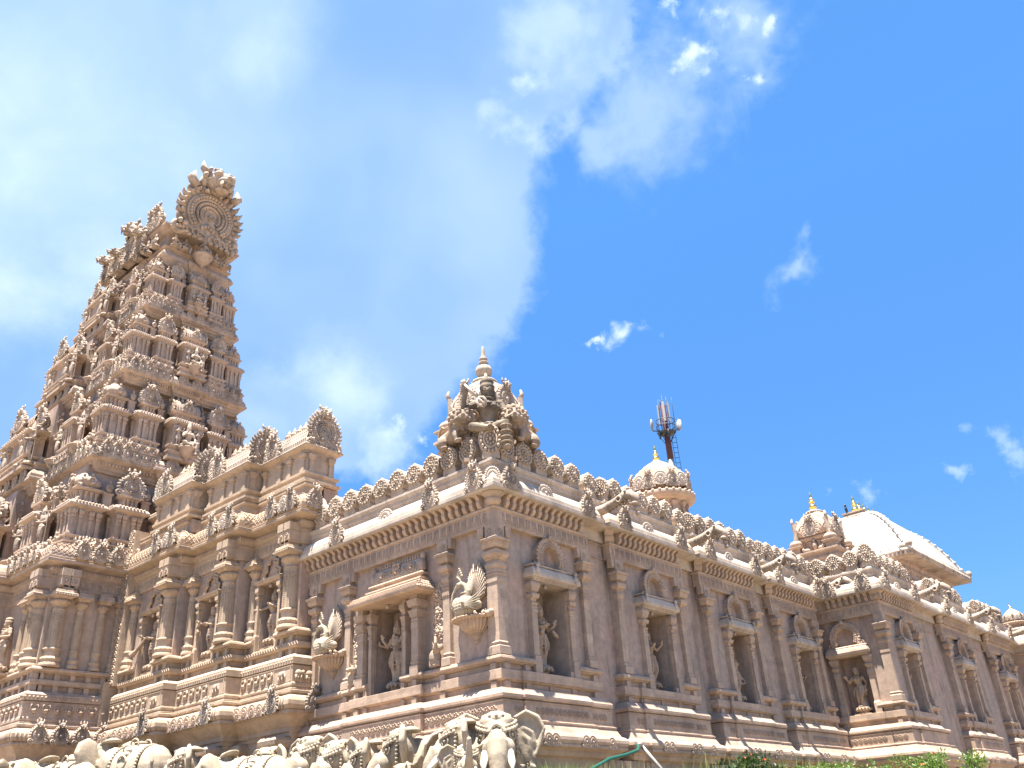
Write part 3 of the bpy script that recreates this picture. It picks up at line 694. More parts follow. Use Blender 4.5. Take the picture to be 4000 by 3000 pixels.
# friezes
f = MB()
f.add(sweep(FRIEZE_PROF, [(-5.42, 0), (0, 0), (0, 2.55), (-.08, 2.55)], back=-.05)); frieze_shapes(f, -5.4, -.1, -.10); frieze_shapes(f, .1, 2.6, -.10, M=T(0, 0, 0, RZ))
f.build('frieze', M_TRIM, hall)
for x, y in bays[1:4] + bays[5:]:
    f = MB(); f.add(sweep(FRIEZE_PROF, [(.08, 0) if 0 else (0, .08), (0, 0), (2.55, 0), (2.55, .08)], back=-.05), T(x, y, 0, RZ)); frieze_shapes(f, -.05, 2.6, -.10, M=T(x, y, 0, RZ)); f.build('frieze', M_TRIM, hall)
f = MB(); f.add(sweep(FRIEZE_PROF, [(-.1, 13.66), (1.62, 13.66), (1.62, 16.21), (1.54, 16.21)], back=-.05)); frieze_shapes(f, 0, 1.6, -.10, M=T(0, 13.66, 0)); frieze_shapes(f, .05, 2.6, -.10, M=T(1.62, 13.66, 0, RZ)); f.build('frieze', M_TRIM, hall)

# --- left facade
hole = [(-3.22, -2.38, 4.25, 5.87, .45)]
wall.add(panel(-5.42, 0, 4.2, 7.12, hole, 0.0))
p = MB()
p.add(sweep(BASE_PROF, [(-5.42, 0), (-3.62, 0), (-3.62, -.09), (-1.86, -.09), (-1.86, 0), (0, 0), (0, .5), (.05, .5), (.05, 1.9), (0, 1.9), (0, 2.55), (-.12, 2.55)]))
p.add(sweep(LEDGE_PROF, [(-5.42, 0), (-3.62, 0), (-3.62, -.07), (-3.28, -.07)])); p.add(sweep(LEDGE_PROF, [(-2.3, -.07), (-1.86, -.07), (-1.86, 0), (0, 0), (0, .80)]))
p.add(sweep(LEDGE_PROF, [(1.98, 0), (2.55, 0), (2.55, .12)]), T(0, 0, 0, RZ))
recess_blocks(p, (-5.2, -4.0, -.08, -1.3)); recess_blocks(p, (-3.55, -1.93), dy=-.09); recess_blocks(p, (-3.3, -2.25), w=.045, dy=-.08)
recess_blocks(pp := MB(), (.06, .58, 1.82, 2.49)); recess_blocks(pp, (1.2,), zs=((3.947, 4.062),)); p.add((np.concatenate(pp.v), pp.f), T(0, 0, 0, RZ))
for u in np.arange(-5.3, -.05, .145):
    dd = -.205 - (.09 if -3.62 < u + .07 < -1.86 else 0); flower(p, u + .07, dd, 3.605, .072)
for u in np.arange(.06, 2.5, .12): flower(p, u + .06, -.205 - (.05 if .5 < u < 1.9 else 0), 3.605, .062, T(0, 0, 0, RZ))
for s in np.arange(.25, 2.5, .36): p.add(box(s - .055, s + .055, -.205, -.155, 2.0, 2.905), T(0, 0, 0, RZ))
p.build('plinth_moulding', M_BASE, hall)
for u in (.62, .80, 1.62, 1.80, 2.25, 2.43): link_mesh('plinth_ornament', TKUDU, hall, T(0, 0, 0, RZ) @ Vector((u, -.36 - (.05 if .5 < u < 1.9 else 0), 3.04)), RZ, .44)
for cx in (-5.10, -4.0, -1.18):
    p = MB(); pilaster_shape(p, cx, .085, .085); p.build('pilaster', M_TRIM, hall)
# corner pilaster, square in plan
p = MB(); secs = pilaster_secs(.085, .085)
p.add(sweep([(d - .005, z) for z, w, d in secs], [(-.17, .0), (0, 0), (0, .17)], back=-.03)); p.add(sweep([(.125, 6.5), (.125, 6.755)], [(-.12, 0), (0, 0), (0, .12)], back=-.03))
for M in (T(0, 0, 0), T(0, 0, 0, RZ)):
    for s in (-.26 if M == T(0, 0, 0) else .26,): p.add(stack([(6.57, .05, .08), (6.6, .07, .1), (6.755, .075, .1)], s), M)
p.add(ring(.045, .012, 10, 5), T(-.03, -.13, 6.63), True); p.add(ring(.045, .012, 10, 5), T(.13, .03, 6.63, RZ), True)
p.build('pilaster', M_TRIM, hall)
# return wall of the far wing with its niche
wall.add(panel(-.1, 1.62, 4.2, 7.12, [(.20, .98, 4.25, 5.75, .35)], 0.0), T(0, 13.66, 0))
p = MB(); p.add(sweep(BASE_PROF, [(-.1, 13.66), (.05, 13.66), (.05, 13.61), (1.1, 13.61), (1.1, 13.66), (1.62, 13.66), (1.62, 14.16), (1.67, 14.16), (1.67, 15.56), (1.62, 15.56), (1.62, 16.21), (1.5, 16.21)]))
p.add(sweep(LEDGE_PROF, [(1.05, 13.66), (1.62, 13.66), (1.62, 14.46)])); p.add(sweep(LEDGE_PROF, [(1.98, 0), (2.55, 0), (2.55, .12)]), T(1.62, 13.66, 0, RZ))
recess_blocks(pp := MB(), (.1, 1.1, 1.55)); p.add((np.concatenate(pp.v), pp.f), T(0, 13.66, 0)); recess_blocks(pp := MB(), (.06, .58, 1.82, 2.49)); p.add((np.concatenate(pp.v), pp.f), T(1.62, 13.66, 0, RZ))
for u in np.arange(.0, 1.6, .13): flower(p, u + .06, -.205 - (.05 if .05 < u < 1.1 else 0), 3.605, .064, T(0, 13.66, 0))
p.build('plinth_moulding', M_BASE, hall)
p = MB(); p.add(sweep([(d - .005, z) for z, w, d in secs], [(-.17, .0), (0, 0), (0, .17)], back=-.03), T(1.62, 13.66, 0)); p.add(sweep([(.125, 6.5), (.125, 6.755)], [(-.12, 0), (0, 0), (0, .12)], back=-.03), T(1.62, 13.66, 0)); p.build('pilaster', M_TRIM, hall)
for cx in (.13, 1.07): p = MB(); p.add(stack([(4.25, .09, .13), (4.5, .09, .13), (4.56, .07, .10), (5.25, .07, .10), (5.25, .08, .12), (5.35, .08, .12), (5.4, .06, .09), (5.46, .09, .14), (5.5, .1, .15), (5.53, .07, .1), (5.6, .1, .14), (5.7, .12, .17), (5.75, .09, .14)], cx), T(0, 13.66, 0)); p.build('niche_jamb', M_TRIM, hall)
p = MB(); p.add(stack([(5.75, .54, .17), (5.78, .56, .2), (5.8, .6, .24), (5.86, .6, .25), (5.95, .57, .22), (6.0, .54, .18), (6.0, .57, .2), (6.03, .55, .18)], .59), T(0, 13.66, 0)); p.build('niche_lintel', M_TRIM, hall)
p = MB(); arch_shape(p, .59, 0, 6.25, .40, .25, .14); V = MB(); V.add((np.concatenate(p.v), p.f), T(0, 13.66, 0)); V.build('niche_arch', M_TRIM, hall)
# second return at the far end
wall.add(panel(-.1, 1.9, 2, 7.12, [], 0.0), T(1.62, 27.3, 0)); wallquad((3.4, 27.3), (3.4, 31), 2, 7.12)
p = MB(); p.add(sweep(BASE_PROF, [(1.5, 27.3), (3.4, 27.3), (3.4, 31)])); p.build('plinth_moulding', M_BASE, hall)
p = MB(); p.add(sweep(FRIEZE_PROF, [(1.5, 27.3), (3.4, 27.3), (3.4, 31)], back=-.05)); p.build('frieze', M_TRIM, hall)

# canopied niche on the left facade
for cx, w, d in ((-3.45, .085, .20), (-1.90, .085, .20)):
    p = MB(); p.add(stack([(4.42, w * 1.25, d + .03), (4.60, w * 1.25, d + .03), (4.62, w * 1.05, d), (4.66, w * 1.2, d + .02), (4.68, w, d), (5.25, w, d), (5.25, w * 1.07, d + .012), (5.34, w * 1.07, d + .012), (5.34, w, d), (5.37, w * 1.07, d + .012), (5.40, w, d), (5.43, w * 1.07, d + .012), (5.46, w, d), (5.48, w * 1.15, d + .03), (5.56, w * 1.35, d + .05), (5.59, w * 1.5, d + .06), (5.60, w * .95, d), (5.64, w * 1.0, d), (5.66, w * 1.4, d + .05), (5.72, w * 1.6, d + .07), (5.78, w * 1.65, d + .08), (5.80, w * 1.2, d + .03), (5.90, w * 1.2, d + .03)], cx)); p.build('niche_pillar', M_TRIM, hall)
for cx in (-3.24, -2.27):
    w, d = .045, .13
    p = MB(); p.add(stack([(4.25, w, d), (5.3, w, d), (5.3, w * 1.15, d + .02), (5.36, w * 1.15, d + .02), (5.36, w, d), (5.5, w * 1.2, d + .03), (5.55, w * 1.5, d + .05), (5.6, w, d), (5.7, w * 1.6, d + .06), (5.78, w * 1.7, d + .06), (5.80, w, d), (5.90, w, d)], cx)); x = -3.195 if cx < -3 else -2.33
    for k in range(46): p.add(sphere((x, -.125 if cx > -3 else -.06, 4.28 + k * .034), (.017, .015, .015), 5, 3), None, True)
    p.build('niche_jamb', M_TRIM, hall)
p = MB(); p.add(stack([(5.87, .98, .46), (5.89, 1.01, .49), (5.93, 1.02, .50), (5.95, 1.0, .485), (6.02, .95, .42), (6.08, .9, .34), (6.11, .86, .30), (6.13, .88, .31), (6.15, .8, .24), (6.19, .80, .23)], -2.50))
for i in range(52):
    x = -3.5 + i * .0385
    for j, (dd, zz) in enumerate(((.492, 5.95), (.455, 5.99), (.415, 6.03), (.375, 6.06))): p.add(sphere((x + (j % 2) * .019 * (1 - .02 * j), -dd, zz), (.02, .018, .014), 5, 3), None, True)
for i in range(10):
    for j, (xx, zz) in enumerate(((1.005, 5.95), (.965, 6.0), (.925, 6.05))): p.add(sphere((-2.5 + xx, -.05 - i * .042, zz), (.016, .02, .014), 5, 3), None, True)
p.build('niche_canopy', M_BASE, hall)
p = MB(); p.add(stack([(6.19, .72, .15), (6.24, .72, .15), (6.25, .76, .18), (6.28, .78, .2), (6.31, .76, .18), (6.33, .70, .12)], -2.48))
n = 10; v = []; f = []
for i in range(n + 1):
    a = PI * .5 * i / n
    for x in (-3.16, -1.80): v.append((x, -.02 - .13 * math.cos(a) , 6.33 + .30 * math.sin(a)))
for i in range(n): f.append((2 * i, 2 * i + 1, 2 * i + 3, 2 * i + 2))
p.add((v, f))
for i in range(17): p.add(lathe([(.022, 0), (.03, .03), (.012, .05), (.02, .065), (.0, .10)], 6), T(-3.05 + i * .073, -.05, 6.62), True)
for x in (-3.2, -1.78):
    p.add(sphere((x, -.09, 6.45), (.06, .09, .14), 8, 5), None, True); p.add(sphere((x, -.08, 6.62), (.045, .06, .10), 8, 5), None, True); p.add(sphere((x, -.09, 6.37), (.07, .07, .05), 8, 5), None, True)
for i in range(60): p.add(sphere((-3.1 + i * .0217, -.155, 6.34 + .014 * (i % 2)), .012, 5, 3), None, True)
for cx in (-2.9, -2.48, -2.05): 
    p.add(ring(.07, .02, 12, 5), T(cx, -.15, 6.43), True); p.add(sphere((cx, -.16, 6.43), (.035, .03, .035), 6, 4), None, True); p.add(ring(.11, .018, 12, 4, 0, PI), T(cx, -.145, 6.42), True)
crumbs(p, 60, (-3.1, -1.85, -.155, -.13, 6.36, 6.5), .018); crumbs(p, 14, (-2.56, -2.4, -.17, -.12, 6.5, 6.66), .025)
p.build('niche_pediment', M_TRIM, hall)
p = MB(); p.add(lathe([(.03, 0), (.035, .03), (.03, .07), (.015, .08)], 8), T(-2.72, -.15, 5.79), True); p.build('niche_lamp', M_PALE, hall)
# relief panels with roundels beside it
for cx, zs in ((-1.45, (5.80, 5.47, 5.13)), (-3.72, (5.55, 5.25))):
    p = MB(); p.add(box(cx - .13, cx + .13, -.03, 0.01, 4.5, 6.0))
    for z in zs:
        p.add(ring(.105, .02, 16, 5), T(cx, -.035, z), True); p.add(sphere((cx, -.04, z), (.05, .045, .055), 8, 5), None, True)
        for i in range(10): p.add(sphere((cx + .082 * math.cos(i * PI / 5), -.04, z + .082 * math.sin(i * PI / 5)), (.026, .025, .026), 6, 4), None, True)
        for s in (-1, 1): p.add(ring(.055, .018, 10, 4, 0, 1.5 * PI), T(cx + s * .085, -.035, z + .165), True)
    crumbs(p, 40, (cx - .12, cx + .12, -.045, -.02, 4.95, 5.98), .02)
    p.build('relief_panel', M_TRIM, hall)
for i in range(29): brackets.insert(0, (Vector((-.19 - i * .1826, -.085, 7.10)), 0.0, 1))
for i in range(9): brackets.append((Vector((.35 + i * .1826, 13.575, 7.10)), 0, 1))
brackets.sort(key=lambda b: (b[0] - Vector(CAMLOC)).length)
repeats(hall, 'cornice_bracket', BRK, brackets, 100)
for x, y in ((0, 0), (1.62, 13.66)): link_mesh('corner_bracket', CBRK, hall, (x + .08, y - .08, 7.10), 0, (1.1, 1.1, 1))
for u, me in ((-4.12, KUDU), (-2.66, KUDUS), (-1.28, KUDU), (-.12, KUDU)):
    link_mesh('cornice_ornament', me, hall, (u, -.34 if me is KUDU else -.27, 7.37 if me is KUDU else 7.45), 0, (.78, .9, .86) if me is KUDU else (.8, .5, .6))
link_mesh('cornice_ornament', KUDU, hall, (.34, .12, 7.37), RZ, (.78, .9, .86))
link_mesh('cornice_ornament', KUDUS, hall, (.22, -.22, 7.42), RZ / 2, (.55, .6, .7))
for k, (u, me) in enumerate(((1.5, KUDU), (.5, KUDU))): link_mesh('cornice_ornament', me, hall, (u, 13.32, 7.37), 0, (.78, .9, .86))
link_mesh('cornice_ornament', KUDU, hall, (1.96, 13.78, 7.37), RZ, (.78, .9, .86))
for i in range(10): medallions.append((Vector((-.455 - .505 * i, -.13, 8.02)), 0.0, 1))
for i in range(3): medallions.append((Vector((1.25 - .505 * i, 13.53, 8.02)), 0.0, 1))
medallions.append((Vector((.06, -.06, 8.03)), RZ / 2, (.95, 1, 1.3))); medallions.append((Vector((1.68, 13.60, 8.03)), RZ / 2, (.95, 1, 1.3)))
medallions = [(l, rz + random.uniform(-.05, .05), (s if not hasattr(s, '__len__') else s) if hasattr(s, '__len__') else (random.uniform(.95, 1.03), 1, random.uniform(.95, 1.05))) for l, rz, s in medallions]
medallions.sort(key=lambda b: (b[0] - Vector(CAMLOC)).length)
repeats(hall, 'parapet_medallion', MED, medallions, 100)
repeats(hall, 'parapet_barrel', MEDB, medallions, 100)
# roof deck and hidden back walls
wall.add(([(-5.4, .3, 8.02), (-.3, .3, 8.02), (-.3, 13.9, 8.02), (1.3, 13.9, 8.02), (1.3, 31, 8.02), (-9, 31, 8.02), (-9, .3, 8.02)], [(0, 1, 2, 3, 4, 5, 6)]))
wallquad((-9, 31), (-9, .3), 2.0, 8.02); wallquad((3.4, 31), (-9, 31), 2, 8.02)
wall.build('wall', M_WALL, hall)
# ------------------------------------------------------------------ pillared hall left of the main hall
BAND = [(.02, 2.0), (.02, 3.78), (.06, 3.80), (.06, 3.86), (.10, 3.88), (.10, 3.96), (.16, 4.02), (.24, 4.10), (.30, 4.15), (.31, 4.17), (.36, 4.175), (.36, 4.235), (.34, 4.245), (.375, 4.27), (.40, 4.33), (.395, 4.41), (.36, 4.48), (.28, 4.525), (.25, 4.53),
        (.25, 4.56), (.285, 4.57), (.285, 4.615), (.24, 4.63), (.24, 4.66), (.215, 4.68), (.215, 4.70), (.235, 4.71), (.235, 4.75), (.222, 4.785), (.222, 5.085), (.235, 5.09), (.235, 5.105), (.19, 5.11), (.19, 5.125), (.24, 5.135), (.24, 5.265), (.165, 5.335), (.03, 5.34), (.03, 5.48), (.10, 5.485), (.12, 5.495), (.145, 5.51), (.145, 5.60), (.13, 5.615)]
ROLL = [(.03, 5.615), (.03, 5.745), (.10, 5.75), (.13, 5.765), (.13, 5.78), (.18, 5.79), (.20, 5.82), (.19, 5.86), (.14, 5.885), (.05, 5.89)]
HEAD = [(.04, 7.72), (.05, 7.74), (.05, 8.0), (.075, 8.01), (.075, 8.035), (.05, 8.04), (.06, 8.06), (.10, 8.10), (.125, 8.15), (.13, 8.20), (.105, 8.235), (.09, 8.25), (.12, 8.27), (.30, 8.30), (.32, 8.305), (.325, 8.37), (.30, 8.385), (.30, 8.40), (.31, 8.41), (.31, 8.43)]
ROOFR = [(.27, 8.43), (.285, 8.48), (.285, 8.55), (.26, 8.64), (.21, 8.73), (.14, 8.80), (.06, 8.835), (.05, 8.84), (.05, 9.02), (.08, 9.03), (.10, 9.05), (.10, 9.09), (.07, 9.10), (.07, 9.12), (.10, 9.13), (.10, 9.17), (.02, 9.18)]
def column_mesh(mat, r=.165, z0=5.89, z1=7.46, n=16):
    h = z1 - z0; mb = MB()
    pr = [(1.45, 0), (1.5, .02), (1.45, .05), (1.25, .065), (1.3, .085), (1.42, .11), (1.3, .14), (1.05, .15), (1.05, .235), (1.2, .24), (1.25, .255), (1.2, .27), (1.0, .28), (.92, .80), (.95, .805), (.95, .82), (.9, .825), (.98, .84), (.98, .85), (.86, .86), (.82, .885), (.95, .90), (1.2, .925), (1.38, .945), (1.42, .965), (1.3, .985), (1.15, 1.0)]
    mb.add(lathe([(r * a, h * b) for a, b in pr], n, flute=16, fl=.0))
    for i in range(n):      # ribs and bead strings on the shaft
        a = 2 * PI * (i + .5) / n
        if math.sin(a) > .3: continue
        mb.add(box(-.007, .007, -.008, .008, h * .29, h * .79), T(r * .965 * math.cos(a), r * .965 * math.sin(a), 0, rz=a + PI / 2))
    for z in (.745, .69): 
        for i in range(n):
            a = 2 * PI * i / n; mb.add(sphere((r * .96 * math.cos(a), r * .96 * math.sin(a), h * z), .016, 5, 4), None, True)
    for i in range(14):
        a = 2 * PI * i / 14; mb.add(sphere((r * 1.33 * math.cos(a), r * 1.33 * math.sin(a), h * .115), .02, 5, 4), None, True)
        mb.add(sphere((r * 1.36 * math.cos(a), r * 1.36 * math.sin(a), h * .955), (.024, .024, .03), 5, 4), None, True)
    for k in range(14): mb.add(sphere((0, -r * .98, h * (.31 + k * .03)), (.02, .02, .016), 5, 3), None, True)
    return mb.mesh('column', mat)
COLM = column_mesh(M_PORCH); COLS = column_mesh(M_PORCH, .10)
def abacus(mb, cx, y, w, M=None):
    mb.add(stack([(7.46, w * .8, w * 1.3), (7.50, w, w * 1.5), (7.51, w * 1.25, w * 1.8), (7.57, w * 1.3, w * 1.85), (7.59, w * 1.15, w * 1.7), (7.65, w * 1.1, w * 1.65)], cx, y), M)
    for i in range(9): mb.add(sphere((cx - w * 1.2 + i * w * .3, y - w * 1.84, 7.525), (.02, .015, .02), 5, 4), M, True)
def corbel(mb, cx, y, w=.20, d=.36, M=None):
    """hanging double block under the eave"""
    for z0, z1, k in ((7.66, 7.72, .72), (7.72, 7.76, .9), (7.76, 7.98, 1.0), (7.985, 8.16, 1.06)): mb.add(box(cx - w * k, cx - .015, y - d * k, y - .02, z0, z1), M); mb.add(box(cx + .015, cx + w * k, y - d * k, y - .02, z0, z1), M)
    mb.add(box(cx - w * .6, cx + w * .6, y - d * .9, y - .02, 7.66, 8.16), M)
    for s in (-.5, .5):
        mb.add(ring(.045, .012, 10, 4), T(0, 0, 0) @ (M or Matrix.Identity(4)) @ T(cx + s * w, y - d - .004, 7.87), True)
        mb.add(sphere((cx + s * w, y - d - .005, 7.87), (.022, .02, .022), 6, 4), M, True)
def trefoil_arch(mb, cx, y, z0, w=.30, M=None):
    pts = []
    lob = [(-w, z0), (-w * 1.02, z0 + .12), (-w * .70, z0 + .17), (-w * .72, z0 + .30), (-w * .34, z0 + .33), (-w * .22, z0 + .44), (0, z0 + .47)]
    pts = lob + [(-x, z) for x, z in reversed(lob[:-1])]
    P = [(cx + x, y - .03, z) for x, z in pts]
    mb.add(tube(P, .035, 6), M)
    P2 = [(cx + x * 1.28, y - .02, z0 + (z - z0) * 1.18) for x, z in pts]; mb.add(tube(P2, .03, 6), M)
    for i in range(len(P2) - 1):
        for t in (.0, .5):
            p = [P2[i][j] * (1 - t) + P2[i + 1][j] * t for j in range(3)]; mb.add(sphere(p, (.04, .03, .04), 6, 4), M, True)
            p = [P[i][j] * (1 - t) + P[i + 1][j] * t for j in range(3)]; mb.add(sphere((p[0], p[1] - .03, p[2]), .022, 5, 4), M, True)
def lattice(mb, a, b, o=0.0, n=None):
    """diagonal ribs carved on the convex eave roll between plan points a and b"""
    a = Vector((*a, 0)); b = Vector((*b, 0)); d = (b - a); Lg = d.length; d /= Lg; nrm = Vector((d.y, -d.x, 0))
    prof = [(.29, 8.44), (.293, 8.50), (.288, 8.57), (.265, 8.65), (.215, 8.735), (.145, 8.80)]
    st = .13; k = int(Lg / st)
    for i in range(-3, k + 1):
        for sg in (1, -1):
            P = []
            for j, (q, z) in enumerate(prof):
                u = (i + (j / 5 * 3 if sg > 0 else 3 - j / 5 * 3)) * st
                if 0 <= u <= Lg: P.append(a + d * u + nrm * q + Vector((0, 0, z)))
            if len(P) > 1: mb.add(tube(P, .009, 4))
def animals(mb, a, b, z0=4.80, z1=5.075, n=7, o=.225, kind='goose'):
    a = Vector((*a, 0)); b = Vector((*b, 0)); d = (b - a); Lg = d.length; d /= Lg; ang = math.atan2(d.y, d.x)
    for i in range(n):
        c = a + d * (Lg * (i + .5) / n); M = T(c.x, c.y, z0, ang) @ T(0, -o, 0)
        if kind == 'goose':
            mb.add(sphere((0, 0, .11), (.075, .035, .06), 8, 5), M, True); mb.add(tube([(.05, -.01, .14), (.085, -.02, .19), (.06, -.02, .24), (.03, -.02, .22)], [.025, .02, .022, .012], 6), M, True)
            mb.add(tube([(-.05, 0, .12), (-.09, -.01, .18), (-.06, -.01, .24), (-.02, -.01, .24), (-.03, -.01, .20)], [.03, .022, .018, .014, .006], 6), M, True)
            for s in (-.02, .03): mb.add(tube([(s, 0, .07), (s + .01, -.01, .01)], .012, 5), M, True)
            mb.add(sphere((-.01, -.035, .12), (.05, .015, .03), 6, 4), M, True)
        else:
            mb.add(sphere((-.01, 0, .15), (.095, .04, .075), 8, 5), M, True); mb.add(sphere((.09, -.01, .17), (.045, .035, .05), 8, 5), M, True)
            mb.add(tube([(.12, -.01, .16), (.135, -.01, .09), (.12, -.01, .03)], [.02, .015, .01], 5), M, True)
            for s in (-.07, -.02, .05): mb.add(tube([(s, 0, .12), (s, 0, .0)], [.03, .024], 6), M, True)
    v = (a + d * 0) ; 
PB = [(-5.35, -.32, 1.85), (-7.2, -.68, 2.0), (-9.2, -1.0, 2.2)]     # right corner x, wall plane y, width of each bay
porch = thing('pillared_hall', 'ornate stepped hall with round columns, lattice eave and three barrel-roofed roof pavilions, joining the tower', 'temple hall', (-8.4, 0, 2.0))
path = [(-11.4, -1.0), (-9.2, -1.0), (-9.2, -.68), (-7.2, -.68), (-7.2, -.32), (-5.35, -.32), (-5.35, .1)]
p = MB(); p.add(sweep(BAND, path))
for (x, y, w) in PB:
    for u in np.arange(.06, w, .055): 
        p.add(box(x - u - .013, x - u + .013, y - .30, y - .24, 4.575, 4.61)); p.add(sphere((x - u, y - .24, 4.73), .016, 5, 3), None, True)
        p.add(sphere((x - u, y - .365, 4.205), .022, 5, 4), None, True)
    for u in np.arange(-.2, w, .09):
        p.add(tube([(x - u, y - .385, 4.26), (x - u, y - .415, 4.34), (x - u, y - .395, 4.44), (x - u, y - .32, 4.51)], [.026, .026, .022, .01], 5), None, True)
        p.add(sphere((x - u, y - .243, 5.2), (.028, .014, .03), 5, 4), None, True)
        p.add(tube([(x - u - .04, y - .15, 5.525), (x - u, y - .155, 5.585), (x - u + .04, y - .15, 5.525)], .009, 4))
    for u in (.08, .42, w - .35, w - .06):
        for z0, z1 in ((5.341, 5.484), (5.617, 5.748)): p.add(box(x - u - .055, x - u + .055, y - .105, y - .0, z0, z1))
p.build('plinth_moulding', M_PORCH, porch)
for (x, y, w) in PB:
    p = MB(); p.add(box(x - w, x + .2, y - .228, y - .2, 4.79, 4.81)); animals(p, (x - w, y), (x - .42, y), n=int(w * 3.4)); animals(p, (x - .40, y), (x + .1, y), n=1, kind='eleph')
    if x > -6: animals(p, (x, y - .2), (x, .0), n=2, kind='eleph')
    p.add(box(x - .43, x - .40, y - .232, y - .2, 4.79, 5.085)); p.add(box(x + .14, x + .17, y - .232, y - .2, 4.79, 5.085))
    p.build('animal_frieze', M_PORCH, porch)
for (x, y, w) in PB:
    pw = MB(); pw.add(panel(x - w, x, 5.5, 7.8, [(x - 1.36, x - .70, 5.62, 7.06, .42)], y, .5)); pw.build('wall', M_WALL, porch)
for (x, y, w) in PB: lw = MB(); lw.add(panel(x - w, x, 2.0, 4.0, [], y, .5)); lw.build('lower_wall', M_WALL, porch)
for (x, y, w) in PB:
    l = x - w; p = MB()
    q = MB(); q.add(sweep(ROLL, [(l - .02, y), (x - 1.40, y)])); q.build('column_ledge', M_PORCH, porch)
    p.add(sweep(ROLL, [(x - .60, y), (x, y), (x, y + .3)]))
    for u in np.arange(-.15, .62, .05): p.add(sphere((x - u, y - .145, 5.772), .016, 5, 3), None, True)
    p.build('column_ledge', M_PORCH, porch)
for (x, y, w) in PB:
    link_mesh('column', COLM, porch, (x - .26, y - .06, 5.89), 0)
    link_mesh('column', COLS, porch, (x - w + .20, y - .05, 5.89), 0)
    p = MB(); abacus(p, x - .26, y, .21); p.build('capital', M_PORCH, porch); p = MB(); abacus(p, x - w + .2, y, .15); p.build('capital', M_PORCH, porch)
    p = MB(); corbel(p, x - .24, y, .21, .34); p.build('corbel_block', M_PORCH, porch)
    p = MB()
    for k in (-.15, -.05, .05): p.add(box(x - w + .2 + k * 1.1 - .05, x - w + .2 + k * 1.1 + .05, y - .16, y, 7.655, 7.74))
    p.add(sweep(HEAD, [(l, y) for l in ()] or ([(x - w - .02, y), (x, y), (x, y + (.45 if x > -6 else .40))])))
    frieze_shapes(p, x - w + .05, x - .48, y - .05, 7.745, 7.995, .16)
    for u in np.arange(-.12, w + .05, .07): p.add(sphere((x - u, y - .125, 8.17), (.03, .03, .055), 5, 4), None, True)
    for u in np.arange(-.3, w, .045): p.add(sphere((x - u, y - .325, 8.345), .014, 5, 3), None, True)
    p.build('entablature', M_PORCH, porch)
    # niche frame with slender pilaster and trefoil arch
    p = MB(); cx = x - 1.03
    for q in (cx - .40, cx + .42): p.add(stack([(5.62, .055, .12), (5.95, .055, .12), (6.0, .045, .10), (6.75, .045, .10), (6.78, .06, .13), (6.84, .06, .13), (6.86, .045, .1), (6.92, .07, .15), (7.0, .075, .15), (7.06, .05, .12)], q, y))
    for q in (cx - .345, cx + .345):
        for k in range(40): p.add(sphere((q, y - .02, 5.65 + k * .035), (.015, .013, .014), 5, 3), None, True)
    p.add(stack([(7.06, .44, .13), (7.09, .46, .15), (7.10, .48, .17), (7.15, .48, .18), (7.17, .44, .14)], cx, y)); trefoil_arch(p, cx, y - .03, 7.19, .24)
    p.build('niche_frame', M_PORCH, porch)
    p = MB(); p.add(lathe([(.03, 0), (.035, .03), (.03, .07), (.015, .08)], 8), T(cx, y - .05, 6.97), True); p.build('niche_lamp', M_PALE, porch)
    # capitals of the lower storey
    for q, r in ((x - .28, .22), (x - .72, .12), (x - w + .22, .14)):
        p = MB(); p.add(stack([(2, r * .7, r * 1.1), (3.30, r * .7, r * 1.1), (3.33, r * .85, r * 1.3), (3.36, r * .75, r * 1.15), (3.42, r * 1.0, r * 1.5), (3.50, r * 1.1, r * 1.6), (3.56, r * .8, r * 1.3), (3.60, r * 1.1, r * 1.55), (3.64, r * 1.3, r * 1.75), (3.72, r * 1.35, r * 1.8), (3.78, r * 1.1, r * 1.6)], q, y)); p.build('lower_pillar', M_PORCH, porch)
    # eave roll with carved lattice
    p = MB(); p.add(sweep(ROOFR, [(x - w - .02, y), (x, y), (x, y + .40)])); lattice(p, (x - w - .2, y), (x + .2, y)); lattice(p, (x, y - .2), (x, y + .3))
    for u in np.arange(-.05, w, .045): p.add(sphere((x - u, y - .105, 9.15), .014, 5, 3), None, True)
    p.build('lattice_eave', M_PORCH, porch)
    for u in (.78, .04): link_mesh('eave_ornament', KUDU, porch, (x - u, y - .33, 8.42), 0, (.72, .9, .85)) if not (u > .5 and x < -6 and 0) else None
    link_mesh('eave_ornament', KUDUS, porch, (x - .38, y - .30, 8.5), 0, (.6, .6, .7))
    if x > -6: link_mesh('eave_ornament', KUDU, porch, (x + .34, y + .0, 8.42), RZ, (.72, .9, .85))
    for u, s in ((.12, .80), (.55, .5), (.82, .55), (1.09, .55), (1.36, .55), (w - .35, .55), (w - .12, .5)): link_mesh('torus_ornament', TKUDU if s < .6 else KUDU, porch, (x - u, y - .40, 4.20), 0, (s, s, s * 1.0))
link_mesh('torus_ornament', KUDU, porch, (-4.97, -.1, 4.20), RZ, .8)
